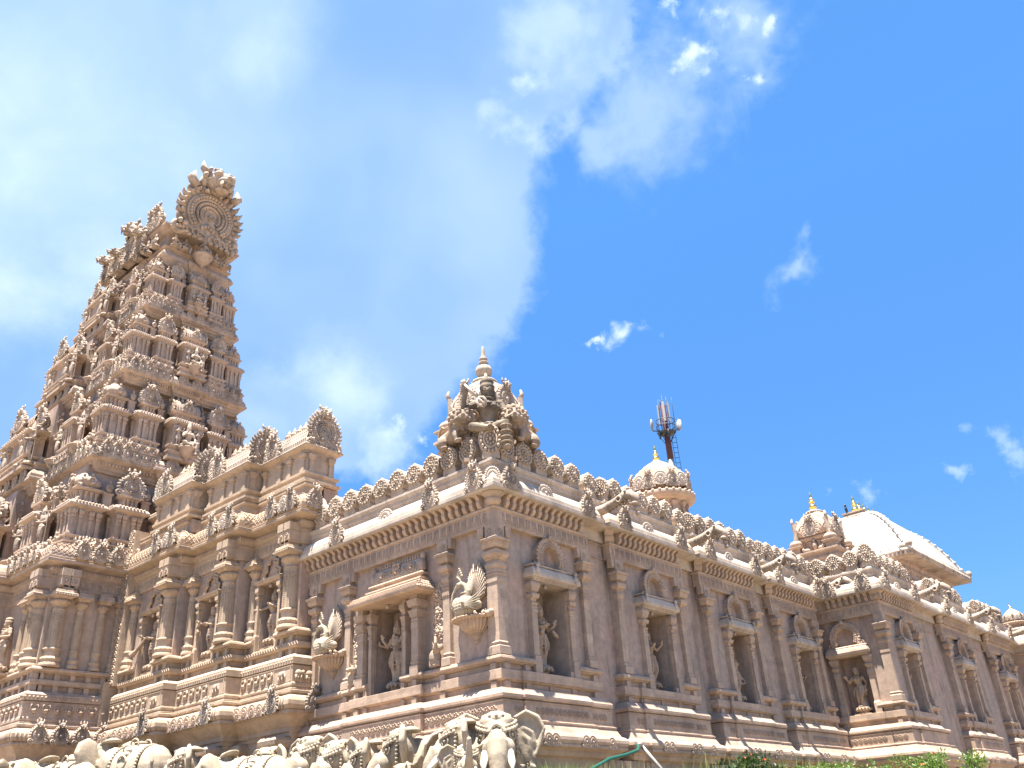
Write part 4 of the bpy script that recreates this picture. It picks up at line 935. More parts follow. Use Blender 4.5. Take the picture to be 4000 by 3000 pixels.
# roof pavilions
def pavilion(x, y, w=1.72, dp=.78):
    mb = MB(); yf, yb = y, y + dp
    # x is the right end. plinth, body, cornice
    pth = [(x - w, yf), (x, yf), (x, yb), (x - w, yb)]
    mb.add(sweep([(.05, 9.17), (.12, 9.18), (.12, 9.24), (.04, 9.27), (.04, 9.33), (.09, 9.36), (.09, 9.42), (.0, 9.44), (.0, 9.90), (.03, 9.91), (.03, 9.96), (.07, 9.98), (.14, 10.03), (.15, 10.07), (.12, 10.10), (.02, 10.11)], pth, back=-.2))
    for cx in (-.10, -.62, -1.0, -1.60):
        mb.add(stack([(9.44, .075, .06), (9.50, .075, .06), (9.51, .05, .045), (9.74, .05, .045), (9.76, .07, .06), (9.79, .06, .05), (9.82, .09, .08), (9.87, .10, .09), (9.90, .07, .06)], x + cx, yf))
    for cy in (.12, .66): mb.add(stack([(9.44, .075, .06), (9.50, .075, .06), (9.51, .05, .045), (9.74, .05, .045), (9.76, .07, .06), (9.82, .09, .08), (9.87, .10, .09), (9.90, .07, .06)], cy, 0), T(x, yf, 0, RZ))
    body = mb.build('pavilion_body', M_PORCH, porch)
    nb = MB(); nb.add(panel(x - .98, x - .66, 9.45, 9.89, [(x - .96, x - .68, 9.46, 9.85, .2)], yf - .012)); nb.build('pavilion_niche', M_WALL, porch)
    rf = MB(); n = 12; v = []; f = []; yc = (yf + yb) / 2; R = dp / 2 + .06
    for i in range(n + 1):
        a = PI * i / n
        for q in (x - w - .02, x + .02): v.append((q, yc - R * 1.03 * math.cos(a) if 0 else yc - R * math.cos(a), 10.10 + .62 * math.sin(a) ** .85))
    for i in range(n): f.append((2 * i, 2 * i + 1, 2 * i + 3, 2 * i + 2))
    rf.add((v, f), None, True)
    for q in np.arange(.06, w, .075):
        P = [(x - q, yc - (R + .004) * math.cos(PI * i / 8), 10.10 + .625 * math.sin(PI * i / 8) ** .85) for i in range(5)]; rf.add(tube(P, .013, 4))
        for i in range(1, 5):
            a = PI * (i - .5) / 8; rf.add(sphere((x - q + .037, yc - (R + .004) * math.cos(a), 10.10 + .625 * math.sin(a) ** .85), .022, 5, 3), None, True)
    rb = rf.build('barrel_roof', M_PALE, porch)
    # ridge finials
    for i in range(6):
        fn = MB(); fn.add(lathe([(.04, 0), (.05, .015), (.03, .03), (.075, .075), (.08, .10), (.05, .13), (.03, .135), (.045, .15), (.03, .17), (.0, .25)], 10), T(x - .22 - i * .225, yc, 10.71, 0, 1.35), True)
        fn.build('ridge_finial', M_PORCH, rb)
    # great lion-mask gable at the open end
    link_mesh('gable_mask', GABLE, porch, (x + .06, yc, 10.06), RZ, (.84, .8, .84))
    link_mesh('gable_mask', KUDU, porch, (x - 1.28, yf - .05, 10.07), 0, (1.15, 1.0, 1.12))
    link_mesh('gable_mask', KUDUS, porch, (x - w + .12, yf - .02, 10.1), 0, (1.2, .8, 1.3))
def gable_mesh(mat, ms=1.0):
    """large horseshoe gable: radiating flame leaves, bead rings and a fanged lion mask on top"""
    mb = MB(); zc = .52; R = .46; rng = random.Random(3)
    o = [(-.46, .02), (.46, .02)]
    for i in range(25):
        a = math.radians(-42 + 264 * i / 24); o.append((R * math.cos(a), zc + R * math.sin(a)))
    mb.add(prism(o, -.06, .14))
    for q, r in ((.39, .03), (.30, .03), (.17, .028)): mb.add(ring(q, r, 26, 6, math.radians(-48), math.radians(228)), T(0, -.06, zc), True)
    mb.add(ring(.085, .02, 16, 5), T(0, -.06, zc + .02), True)
    for i in range(5): mb.add(sphere((-.10 + .05 * i, -.07, zc - .2 - .03 * abs(i - 2)), (.035, .03, .05), 6, 4), None, True)
    mb.add(sphere((0, -.07, zc - .02), (.04, .03, .07), 7, 5), None, True)
    for i in range(30):
        a = math.radians(-46 + 272 * i / 29); c, s = math.cos(a), math.sin(a)
        mb.add(sphere((.345 * c, -.085, zc + .345 * s), .033, 6, 4), None, True); mb.add(sphere((.235 * c, -.075, zc + .235 * s), (.03, .025, .03), 6, 4), None, True)
    n = 21
    for i in range(n):
        a = math.radians(-38 + 256 * i / (n - 1)); c, s = math.cos(a), math.sin(a)
        if 80 < math.degrees(a) < 100: continue
        mb.add(tube([(.42 * c, -.02, zc + .42 * s), (.50 * c, -.05, zc + .50 * s), (.565 * c, -.05, zc + .565 * s + .01), (.60 * c, -.08, zc + .60 * s + .05)], [.05, .058, .035, .006], 6), None, True); mb.add(sphere((.50 * c, -.10, zc + .50 * s), (.03, .03, .03), 5, 4), None, True)
    for s in (-1, 1):       # makara scrolls at the feet
        mb.add(ring(.09, .045, 14, 6, 0, 1.7 * PI), T(s * .47, -.05, .10), True); mb.add(sphere((s * .47, -.06, .10), .055, 7, 5), None, True)
        for i in range(4): mb.add(ring(.055, .022, 10, 5, 0, 1.6 * PI), T(s * (.10 + .095 * i), -.07, .10 + .02 * (i % 2)), True); mb.add(sphere((s * (.10 + .095 * i), -.07, .03), (.05, .04, .03), 6, 4), None, True)
        crumbs(mb, 10, (s * .45 - .12, s * .45 + .12, -.12, -.04, .0, .2), .04, None, rng)
    full = mb; mb = MB(); z = zc + R + .10        # mask
    mb.add(sphere((0, -.08, z), (.16, .14, .15), 12, 8), None, True); mb.add(sphere((0, -.19, z - .05), (.10, .10, .06), 10, 6), None, True); mb.add(sphere((0, -.16, z - .14), (.09, .07, .03), 8, 5), None, True)
    mb.add(sphere((0, -.27, z - .02), (.035, .03, .03), 6, 5), None, True)
    for s in (-1, 1):
        mb.add(sphere((s * .08, -.18, z + .05), (.048, .04, .045), 8, 6), None, True); mb.add(sphere((s * .08, -.215, z + .05), .02, 6, 4), None, True)
        mb.add(tube([(s * .04, -.17, z + .10), (s * .13, -.15, z + .11)], [.03, .02], 6), None, True)
        mb.add(tube([(s * .11, -.04, z + .10), (s * .19, -.03, z + .17), (s * .20, -.03, z + .26)], [.05, .035, .006], 7), None, True)
        mb.add(tube([(s * .055, -.24, z - .08), (s * .06, -.24, z - .17)], [.024, .006], 6), None, True); mb.add(tube([(s * .02, -.26, z - .08), (s * .02, -.26, z - .13)], [.015, .005], 5), None, True)
        mb.add(sphere((s * .16, -.06, z - .02), (.05, .05, .09), 7, 5), None, True)
        mb.add(tube([(s * .22, -.03, z - .12), (s * .30, -.03, z - .02), (s * .27, -.03, z + .08)], [.06, .05, .006], 6), None, True)
    mb.add(tube([(0, -.08, z + .12), (0, -.06, z + .24)], [.07, .01], 7), None, True)
    crumbs(mb, 24, (-.2, .2, -.12, -.04, z - .2, z + .12), .03, None, rng)
    full.add((np.concatenate(mb.v), mb.f), T(0, 0, z - .15) @ T(0, 0, -(z - .15) * ms, 0, ms), True)
    return full.mesh('gable_mask', mat)
GABLE = gable_mesh(M_CREST)
for (x, y) in ((-5.42, -.30), (-7.2, -.68), (-9.1, -1.02)): pavilion(x, y)
# carved edge strips at the left end, stepping outwards
for x0, y0, z0, z1 in ((-11.74, -1.24, 5.55, 9.40), (-11.92, -1.38, 4.55, 5.65), (-12.12, -1.54, 2.0, 4.58)):
    p = MB(); p.add(box(x0, x0 + .38, y0, -.4, z0, z1)); p.add(box(x0 + .012, x0 + .04, y0 - .02, y0, z0, z1)); p.add(box(x0 + .34, x0 + .368, y0 - .02, y0, z0, z1))
    for z in np.arange(z0 + .06, z1 - .04, .085):
        sg = 1 if int(round((z - z0) / .085)) % 2 else -1; p.add(ring(.07, .02, 10, 5, 0, 1.5 * PI), T(x0 + .19 + sg * .05, y0 - .01, z), True); p.add(sphere((x0 + .19 + sg * .05, y0 - .01, z), (.035, .03, .03), 6, 4), None, True); p.add(sphere((x0 + .19 - sg * .09, y0 - .005, z + .03), (.04, .025, .03), 5, 4), None, True)
    p.build('carved_edge_strip', M_PORCH, porch)
p = MB(); p.add(box(-11.4, -5.4, .1, .6, 2, 9.15)); p.add(box(-11.4, -9.0, -1.0, .2, 8.8, 9.12)); p.add(box(-9.3, -7.2, -.65, .2, 8.8, 9.12)); p.add(box(-7.3, -5.4, -.3, .2, 8.8, 9.12)); p.build('roof_deck', M_WALL, porch)
# ------------------------------------------------------------------ gopuram (tower)
tower = thing('temple_tower', 'tall tapering gateway tower of carved tiers, crowned by a huge lion-mask gable', 'tower', (-16.2, 0, 2.0))
GT = gable_mesh(M_TCREST, 1.45); KT = kudu_mesh(M_TCREST, seed=5); KTS = kudu_mesh(M_TCREST, True, 8)
FIG_G = guardian_mesh(M_TCREST, .022, 'blessing'); FIG_D = guardian_mesh(M_TCREST, .022, 'dancer', False); FIG_S = sculpt(xf(seated_shapes(), T(0, 0, -.38)) + [lathe([(.2, -.02), (.22, .0), (.2, .06)], 10)], .02, 1, M_TCREST, 'seated_figure')
rng = random.Random(11)
def mini_column(mb, cx, y, z0, z1, w=.05, M=None):
    h = z1 - z0
    mb.add(stack([(z0, w * 1.5, w * 1.9), (z0 + h * .08, w * 1.5, w * 1.9), (z0 + h * .10, w * 1.15, w * 1.5), (z0 + h * .13, w * 1.3, w * 1.6), (z0 + h * .15, w, w * 1.3), (z0 + h * .60, w * .95, w * 1.25), (z0 + h * .62, w * 1.15, w * 1.4), (z0 + h * .66, w * 1.15, w * 1.4), (z0 + h * .68, w * .85, w * 1.1), (z0 + h * .72, w * 1.3, w * 1.6), (z0 + h * .79, w * 1.45, w * 1.75), (z0 + h * .81, w * .9, w * 1.2), (z0 + h * .87, w * 1.5, w * 1.85), (z0 + h * .94, w * 1.75, w * 2.1), (z1, w * 1.6, w * 2.0)], cx, y), M)
EAVE = [(.0, 1.54), (.04, 1.56), (.06, 1.60), (.15, 1.635), (.16, 1.655), (.16, 1.69), (.12, 1.75), (.05, 1.79), (.0, 1.80)]
def eave_lumps(mb, a, b, z=1.735, o=.13, st=.085):
    a = Vector((*a, 0)); b = Vector((*b, 0)); d = (b - a); Lg = d.length; d /= Lg; n = Vector((d.y, -d.x, 0)); k = max(2, int(Lg / st))
    for i in range(k + 1):
        c = a + d * (Lg * i / k) + n * o; mb.add(sphere((c.x, c.y, z), (.04, .04, .045), 6, 4), None, True)
        if i % 2: mb.add(sphere((c.x, c.y, z - .05), (.03, .03, .03), 5, 4), None, True)
def kuta_mesh():
    mb = MB(); q = .34; sqp = [(-q, q), (-q, -q), (q, -q), (q, q)]
    def ring_(prof, k=1.0, back=-.2): mb.add(sweep(prof, [(x * k, y * k) for x, y in [(-q, -q), (q, -q), (q, q), (-q, q)]], back=back, closed=True))
    ring_([(.16, .40), (.16, .50), (.12, .53), (.12, .60), (.17, .64), (.17, .68), (.05, .70), (.05, .76), (.10, .79), (.13, .82), (.13, .86), (.0, .87), (.0, 1.54)]); ring_(EAVE)
    for r in range(4):
        M = T(0, 0, 0, r * PI / 2)
        for cx in (-.31, -.13, .13, .31): mini_column(mb, cx, -q, .86, 1.54, .042, M)
        for cx in (-.38, -.2, .2, .38): mb.add(box(cx - .05, cx + .05, -q - .10, -q, .70, .79), M)
        for cx in (-.2, -.07, .07, .2): mini_column(mb, cx, -.25, 1.86, 2.10, .03, M)
        mb.add(sphere((0, -.36, 2.40), (.11, .05, .14), 8, 6), M, True); mb.add(ring(.085, .025, 12, 5), M @ T(0, -.40, 2.38), True); mb.add(sphere((0, -.38, 2.55), (.05, .05, .06), 6, 4), M, True)
    for a, b in (((-q, -q), (q, -q)), ((q, -q), (q, q)), ((q, q), (-q, q)), ((-q, q), (-q, -q))): eave_lumps(mb, a, b)
    ring_([(.1, 1.79), (.1, 1.82), (.05, 1.84), (.0, 1.85), (.0, 2.10), (.04, 2.12), (.12, 2.16), (.12, 2.20), (.04, 2.23)], .72, -.15)
    mb.add(lathe([(.24, 2.20), (.30, 2.25), (.345, 2.33), (.34, 2.42), (.29, 2.52), (.20, 2.62), (.11, 2.68), (.09, 2.70), (.12, 2.72), (.06, 2.75)], 20, sq=4.0, ph=PI / 20), None, True)
    for r in range(8):
        a = r * PI / 4; mb.add(tube([(.31 * math.cos(a), .31 * math.sin(a), 2.3), (.33 * math.cos(a), .33 * math.sin(a), 2.42), (.22 * math.cos(a), .22 * math.sin(a), 2.6)], .02, 5), None, True)
    mb.add(lathe([(.05, 2.74), (.035, 2.78), (.08, 2.83), (.085, 2.87), (.04, 2.91), (.05, 2.93), (.025, 2.96), (.0, 3.08)], 10), None, True)
    return mb.mesh('corner_pavilion', M_TOWER)
def panjara_mesh():
    mb = MB(); q = .33; d = .26
    pth = [(-q, .1), (-q, -d), (q, -d), (q, .1)]
    mb.add(sweep([(.12, .40), (.12, .50), (.08, .53), (.08, .60), (.13, .64), (.13, .68), (.05, .70), (.05, .76), (.10, .79), (.13, .82), (.13, .86), (.0, .87), (.0, 1.54)], pth)); mb.add(sweep(EAVE, pth))
    for cx in (-.28, -.12, .12, .28): mini_column(mb, cx, -d, .86, 1.54, .042)
    for cx in (-.33, -.15, .15, .33): mb.add(box(cx - .05, cx + .05, -d - .10, -d, .70, .79))
    for s in (-1, 1): mini_column(mb, -.12, 0, .86, 1.54, .04, T(s * q, 0, 0, s * PI / 2))
    eave_lumps(mb, (-q, -d), (q, -d)); eave_lumps(mb, (q, -d), (q, .1)); eave_lumps(mb, (-q, .1), (-q, -d))
    pt2 = [(-.22, .1), (-.22, -.16), (.22, -.16), (.22, .1)]
    mb.add(sweep([(.08, 1.79), (.08, 1.82), (.0, 1.84), (.0, 2.04), (.03, 2.05), (.09, 2.09), (.09, 2.13), (.0, 2.14)], pt2, back=-.15))
    for cx in (-.17, -.06, .06, .17): mini_column(mb, cx, -.16, 1.85, 2.04, .03)
    for s in (-.52, .52):       # small flanking niches on the recessed wall
        mb.add(stack([(1.80, .11, .10), (2.1, .11, .10), (2.12, .14, .13), (2.16, .14, .13), (2.18, .1, .1)], s, .1)); mb.add(sphere((s, -.02, 2.3), (.11, .05, .12), 8, 6), None, True); mb.add(ring(.07, .02, 10, 5), T(s, -.06, 2.3), True); mb.add(sphere((s, -.02, 2.46), (.04, .04, .06), 6, 4), None, True)
    return mb.mesh('gable_pavilion', M_TOWER)
def shala_mesh(bowl=True):
    mb = MB(); q = .52; d = .34
    pth = [(-q, .1), (-q, -d), (q, -d), (q, .1)]
    mb.add(sweep([(.12, .40), (.12, .50), (.08, .53), (.08, .60), (.13, .64), (.13, .68), (.05, .70), (.05, .76), (.10, .79), (.13, .82), (.13, .86), (.0, .87), (.0, 1.54)], pth)); mb.add(sweep(EAVE, pth))
    for cx in (-.46, .46, -.3, .3): mini_column(mb, cx, -d, .86, 1.54, .048)
    for s in (-1, 1): mini_column(mb, -.16, 0, .86, 1.54, .04, T(s * q, 0, 0, s * PI / 2))
    eave_lumps(mb, (-q, -d), (q, -d)); eave_lumps(mb, (q, -d), (q, .1)); eave_lumps(mb, (-q, .1), (-q, -d))
    pt2 = [(-.44, .1), (-.44, -.2), (.44, -.2), (.44, .1)]
    mb.add(sweep([(.08, 1.79), (.08, 1.82), (.0, 1.84), (.0, 2.02), (.03, 2.03), (.1, 2.08), (.1, 2.12), (.0, 2.13)], pt2, back=-.15))
    for cx in (-.38, -.2, .2, .38): mini_column(mb, cx, -.2, 1.85, 2.02, .03)
    n = 8; v = []; f = []
    for i in range(n + 1):
        a = PI * i / n
        for x in (-.46, .46): v.append((x, -.05 - .24 * math.cos(a), 2.13 + .40 * math.sin(a)))
    for i in range(n): f.append((2 * i, 2 * i + 1, 2 * i + 3, 2 * i + 2))
    mb.add((v, f), None, True)
    for x in np.arange(-.4, .45, .1): mb.add(tube([(x, -.05 - .245 * math.cos(a), 2.13 + .405 * math.sin(a)) for a in (0, .4, .8, 1.2, 1.57)], .014, 4), None, True)
    for i in range(5): mb.add(lathe([(.03, 0), (.065, .05), (.06, .09), (.03, .11), (.04, .13), (.0, .2)], 8), T(-.32 + i * .16, -.05, 2.52), True)
    # bowl bracket under the statue
    if bowl: mb.add(lathe([(.02, .22), (.06, .24), (.05, .28), (.10, .32), (.19, .40), (.26, .50), (.29, .56), (.33, .57), (.34, .61), (.30, .63), (.0, .635)], 16, flute=16, fl=.06), T(0, -d - .16, .20), True)
    return mb.mesh('central_pavilion', M_TOWER)
KUTA = kuta_mesh(); PANJ = panjara_mesh(); SHALA = shala_mesh(); SHALAF = shala_mesh(False)
LIPS = [(8.33, 2.98, -11.75), (11.42, 2.48, -11.98), (14.25, 2.00, -12.08), (16.70, 1.60, -12.29), (18.82, 1.27, -12.46)]
CX = -16.2; CB = 1.25; CP = .62
CXS = [-16.2, -15.95, -15.55, -15.1, -14.45]
def tpath(H, x1, s, ins, p=None, q=None, CX=-16.2):
    y0 = -H + ins; X1 = x1 - ins; xl = 2 * CX - X1; b = CB * (.3 + .7 * s); pp = (CP if p is None else p) * s; c = .62 * s; qq = (.16 if q is None else q) * s
    return [(xl, y0), (CX - b, y0), (CX - b, y0 - pp), (CX + b, y0 - pp), (CX + b, y0), (X1, y0), (X1, -c), (X1 + qq, -c), (X1 + qq, c), (X1, c), (X1, -y0), (xl, -y0)]
tkudus = []
def tier(k):
    CX = CXS[k]; zl, H, x1 = LIPS[k]; zn, Hn, xn = LIPS[k + 1]; h = zn - zl; sh = h / 3.09; s = H / 2.98; ins = .30 * s
    path = tpath(H, x1, s, ins, CX=CX); dH = (H - Hn) - .02
    # cornice of this level with its roll
    c = MB(); o = ins; sc = sh
    if k: c.add(sweep([(-.05, -.36 * sc), (-.02, -.30 * sc), (.02, -.27 * sc), (.03, -.20 * sc), (.08, -.15 * sc), (.10, -.08 * sc), (.16, -.05 * sc), (o, -.02 * sc), (o, .06 * sc), (o - .03, .08 * sc), (o - .03, .18 * sc), (o - .08, .30 * sc), (o - .16, .37 * sc), (0.02, .39 * sc), (.02, .42 * sc)], path, back=-.3, closed=True), T(0, 0, zl))
    c.add(sweep([(.06, .40 * sc), (.06, .50 * sc), (.12, .55 * sc), (.12, .60 * sc), (.05, .62 * sc), (.05, .66 * sc), (-.1, .67 * sc)], path, back=-.4, closed=True), T(0, 0, zl))
    P = path
    for i in range(2, len(P) - 3):
        a = Vector((*P[i], 0)); b = Vector((*P[i + 1], 0)); L_ = (b - a).length; n = Vector(((b - a).normalized().y, -(b - a).normalized().x, 0)); m = int(L_ / (.085 * s))
        for j in range(m):
            q = a + (b - a) * ((j + .5) / m) + n * (.125); c.add(sphere((q.x, q.y, zl + .575 * sc), .022 * s, 5, 3), None, True)
            if k and j % 2: q2 = a + (b - a) * ((j + .5) / m) + n * (o - .0); c.add(sphere((q2.x, q2.y, zl + .03 * sc), .026 * s, 5, 3), None, True)
    for i in range(2, len(P) - 3):      # petals under the lip, little pilasters on the recessed wall
        a = Vector((*P[i], 0)); b_ = Vector((*P[i + 1], 0)); L_ = (b_ - a).length; dv = (b_ - a).normalized(); n = Vector((dv.y, -dv.x, 0)); m = max(1, int(L_ / (.11 * s)))
        for j in range(m):
            q = a + dv * (L_ * (j + .5) / m)
            if k: qq = q + n * .10; c.add(sphere((qq.x, qq.y, zl - .12 * sc), (.045 * s, .045 * s, .075 * sc), 6, 4), None, True)
        m = max(1, int(L_ / (.26 * s)))
        for j in range(m):
            q = a + dv * (L_ * (j + .5) / m) - n * (dH - .0); ang = math.atan2(dv.y, dv.x)
            mini_column(c, 0, 0, 1.82 * sc, 2.30 * sc, .045 * s, T(q.x, q.y, zl, ang)); c.add(sphere((0, -.03, 2.5 * sc), (.08 * s, .05, .07 * sc), 6, 4), T(q.x, q.y, zl, ang), True)
    c.build('tier_cornice', M_TOWER, tower)
    # recessed wall behind the pavilions
    w = MB(); w.add(sweep([(-.02, .62 * sh), (-.02, .86 * sh), (-dH * .55, .87 * sh), (-dH * .55, 1.55 * sh), (-dH * .5, 1.6 * sh), (-dH * .5 + .06, 1.66 * sh), (-dH * .5 + .06, 1.74 * sh), (-dH, 1.8 * sh), (-dH, 2.30 * sh), (-dH + .05, 2.33 * sh), (-dH + .05, 2.40 * sh), (-dH, 2.43 * sh), (-dH, 2.60 * sh), (-dH + .06, 2.68 * sh), (-dH + .06, 2.9 * sh)], path, back=-1.0 if 0 else -.3, closed=True), T(0, 0, zl))
    w.build('tier_wall', M_WALL, tower)
    X1 = x1 - ins; y0 = -H + ins; S3 = (s, s, sh)
    def put(name, me, x, y, z, rz, scl=S3): link_mesh(name, me, tower, (x, y, zl + z * sh), rz, scl)
    kx = .38 * s
    for (x, y) in ((X1 - kx, y0 + kx), (X1 - kx, -y0 - kx), (2 * CX - X1 + kx, y0 + kx)): put('corner_pavilion', KUTA, x, y, 0, 0)
    for y in (-1.30 * s, 1.30 * s):
        put('gable_pavilion', PANJ, X1 - .02, y, 0, RZ); put('pavilion_gable', KT, X1 + .12 * s, y, 2.10, RZ, (1.45 * s, 1.2 * s, 1.18 * sh))
    put('central_pavilion', SHALA, X1 + .14 * s, 0, 0, RZ)
    put('pavilion_gable', KT, X1 + .42 * s, 0, 2.08, RZ, (.9 * s, s, .72 * sh))
    for sgn in (-1, 1): put('pavilion_gable', KT, X1 + .15 * s, sgn * .50 * s, 2.08, RZ + sgn * PI / 2 * 1.0, (1.1 * s, .8 * s, .85 * sh))
    put('seated_figure', FIG_S, X1 + .64 * s, 0, .86, RZ, (1.35 * s, 1.2 * s, 1.3 * s)); 
    for sgn in (-1, 1): put('attendant_figure', FIG_D, X1 + .58 * s, sgn * .36 * s, .86, RZ, (.7 * s, .7 * s, .7 * sh))
    # front face
    b = CB * (.3 + .7 * s); yf = y0 - CP * s
    xp = X1 - (X1 - CX - b) * .62
    for sg in (1, -1):
        x = CX + sg * (xp - CX)
        put('gable_pavilion', PANJ, x, y0 + .0, 0, 0); put('pavilion_gable', KT, x, y0 - .14 * s, 2.10, 0, (1.45 * s, 1.2 * s, 1.18 * sh))
    for x in (X1 - 1.12 * s, CX + b + .30 * s): put('guardian_figure', FIG_G, x, y0 - .22 * s, .80, 0, (1.0 * s, 1.0 * s, .95 * sh)); put('statue_bracket', BOWL, x, y0 - .22 * s, .40, 0, (.8 * s, .8 * s, .7 * sh))
    put('central_pavilion', SHALAF, CX, yf + .05, 0, 0, (1.9 * s, 1.2 * s, sh)); put('pavilion_gable', KT, CX, yf - .42 * s, 2.0, 0, (2.0 * s, s, 1.3 * sh))
    for sg in (-1, 1):
        put('guardian_figure', FIG_G, CX + sg * (b - .2 * s), yf - .30 * s, .62, 0, (1.25 * s, 1.25 * s, 1.25 * sh)); put('pavilion_gable', KT, CX + sg * (b - .15 * s), yf - .12 * s, 1.80, 0, (1.7 * s, 1.2 * s, 1.3 * sh)); put('seated_figure', FIG_S, CX + sg * (b + .05 * s), yf - .1 * s, 1.62, 0, (1.1 * s, 1.1 * s, 1.1 * sh)); put('guardian_figure', FIG_D, CX + sg * (b - .62 * s), yf - .4 * s, .62, 0, (1.1 * s, 1.1 * s, 1.1 * sh))
    # carved crowd along the near corner of the front
    m = MB()
    for i in range(70):
        x = X1 - rng.uniform(0, .95) * (X1 - CX - b); z = rng.choice((.45, .75, 1.75, 1.95, 2.2, 2.45)) + rng.uniform(-.07, .07)
        yy = y0 + (dH * .5 if z > 1.6 else 0) - rng.uniform(.02, .22) * s
        m.add(sphere((x, yy, zl + z * sh), (.06 * s, .06 * s, .09 * sh), 6, 4), None, True); m.add(sphere((x, yy - .02, zl + (z + .13) * sh), (.04 * s, .04 * s, .05 * sh), 6, 4), None, True); m.add(tube([(x - .05, yy, zl + z * sh), (x + .06, yy - .09, zl + (z + .03) * sh)], .02, 4), None, True)
    for i in range(int(170 * s)):       # little seated figures and lumps along the ledges of the side face
        y = rng.uniform(-H + .4 * s, H - .4 * s); z = rng.choice((.44, .72, 1.72, 1.98, 2.28, 2.5, 2.75)) + rng.uniform(-.05, .05); xx = X1 - (dH * .55 if z > 1.6 else 0) - (dH * .4 if z > 1.9 else 0) + rng.uniform(.02, .14) * s
        m.add(sphere((xx, y, zl + z * sh), (.05 * s, .055 * s, .075 * sh), 6, 4), None, True); m.add(sphere((xx + .01, y, zl + (z + .10) * sh), (.035 * s, .035 * s, .04 * sh), 5, 4), None, True)
    m.build('figure_frieze', M_TCREST, tower)['kind'] = 'stuff'
    # gables on the cornice
    zk = zl + .02 * sh
    if 1:
        o = ins - .03
        for y in (.92, 1.25, 1.58, 1.91, 2.24, 2.57):
            for sg in (-1, 1):
                if y * s < H - .15: tkudus.append(((X1 + o, sg * y * s * .97, zk), RZ, (.86 * s, 1.1 * s, 1.02 * sh)))
        for y in (-.32, .32): tkudus.append(((X1 + .16 * s + o, y * s, zk), RZ, (.86 * s, .9 * s, .84 * sh)))
        for i in range(8):
            x = X1 - .25 * s - i * (X1 - CX - b - .3 * s) / 8; tkudus.append(((x, y0 - o, zk), 0, (.80 * s, 1.1 * s, 1.0 * sh)))
        for i in range(4): tkudus.append(((CX + b * (-.75 + i * .5), yf - o, zk), 0, (.82 * s, .9 * s, .84 * sh)))
        tkudus.append(((X1 + o * .7, y0 - o * .7, zk), PI / 4, (.55 * s, .7 * s, .6 * sh)))
def bowl_mesh(mat):
    mb = MB(); mb.add(lathe([(.02, -.10), (.06, -.08), (.05, -.03), (.12, .02), (.24, .12), (.33, .24), (.36, .32), (.40, .33), (.41, .40), (.37, .42), (.0, .425)], 20, flute=20, fl=.07), None, True)
    for i in range(20): mb.add(sphere((.41 * math.cos(i * PI / 10), .41 * math.sin(i * PI / 10), .365), .03, 5, 4), None, True)
    return mb.mesh('statue_bracket', mat)
BOWL = bowl_mesh(M_TOWER)
for k in range(4): tier(k)
# --- base storey
bpath = [(-26, -3.45), (-14.1, -3.45), (-14.1, -2.90), (-11.80, -2.90), (-11.80, 2.9)]
TB = MB(); TB.add(sweep(BAND, bpath)); TB.add(sweep(ROLL, bpath)); TB.add(sweep([(.02, 5.8), (.02, 7.75)], bpath)); 
for u in np.arange(.1, 2.0, .12):
    for z0, z1 in ((5.341, 5.484), (5.617, 5.748)):
        if int(u * 8.33) % 3 == 0: TB.add(box(-11.8, -11.69, -2.9 + u - .06, -2.9 + u + .06, z0, z1)); TB.add(box(-11.8 - u - .06, -11.8 - u + .06, -3.01, -2.9, z0, z1))
for z0, z1 in ((5.341, 5.484), (5.617, 5.748)): TB.add(box(-11.87, -11.69, -3.01, -2.83, z0, z1))
for u in np.arange(-.3, 2.4, .09):
    TB.add(tube([(-11.8 + .385, -2.9 + u, 4.26), (-11.8 + .415, -2.9 + u, 4.34), (-11.8 + .395, -2.9 + u, 4.44), (-11.8 + .32, -2.9 + u, 4.51)], [.026, .026, .022, .01], 5), None, True)
    TB.add(sphere((-11.435, -2.9 + u, 4.205), .024, 5, 4), None, True); TB.add(sphere((-11.55, -2.9 + u, 5.2), (.014, .03, .03), 5, 4), None, True)
    if u < 2.2: TB.add(tube([(-11.8 - u, -2.9 - .385, 4.26), (-11.8 - u, -3.315, 4.34), (-11.8 - u, -3.295, 4.44), (-11.8 - u, -3.22, 4.51)], [.026, .026, .022, .01], 5), None, True); TB.add(sphere((-11.8 - u, -3.155, 5.2), (.03, .014, .03), 5, 4), None, True)
animals(TB, (-14.0, -2.9), (-11.7, -2.9), n=9); animals(TB, (-11.80, -3.0), (-11.80, -.9), n=8)
TB.build('base_plinth', M_TOWER, tower)
hd = MB(); hd.add(sweep(HEAD, bpath)); hd.add(sweep([(.30, 8.43), (.29, 8.50), (.25, 8.62), (.18, 8.70), (.05, 8.74), (.0, 8.75)], bpath))
frieze_shapes(hd, -13.9, -12.3, -2.95, 7.745, 7.995, .17); frieze_shapes(hd, -2.45, -.6, -.05, 7.745, 7.995, .17, M=T(-11.8, 0, 0, RZ))
lattice(hd, (-14.1, -2.9), (-11.5, -2.9)); lattice(hd, (-11.8, -3.2), (-11.8, -.6))
for u in np.arange(-.1, 2.3, .08): hd.add(sphere((-11.675, -2.9 + u, 8.17), (.03, .03, .055), 5, 4), None, True); hd.add(sphere((-11.8 - u, -3.025, 8.17), (.03, .03, .055), 5, 4), None, True)
corbel(hd, -12.05, -2.9, .21, .34); corbel(hd, -14.35, -3.45, .21, .34); corbel(hd, -2.62, 0, .21, .34, T(-11.8, 0, 0, RZ))
hd.build('base_entablature', M_TOWER, tower)
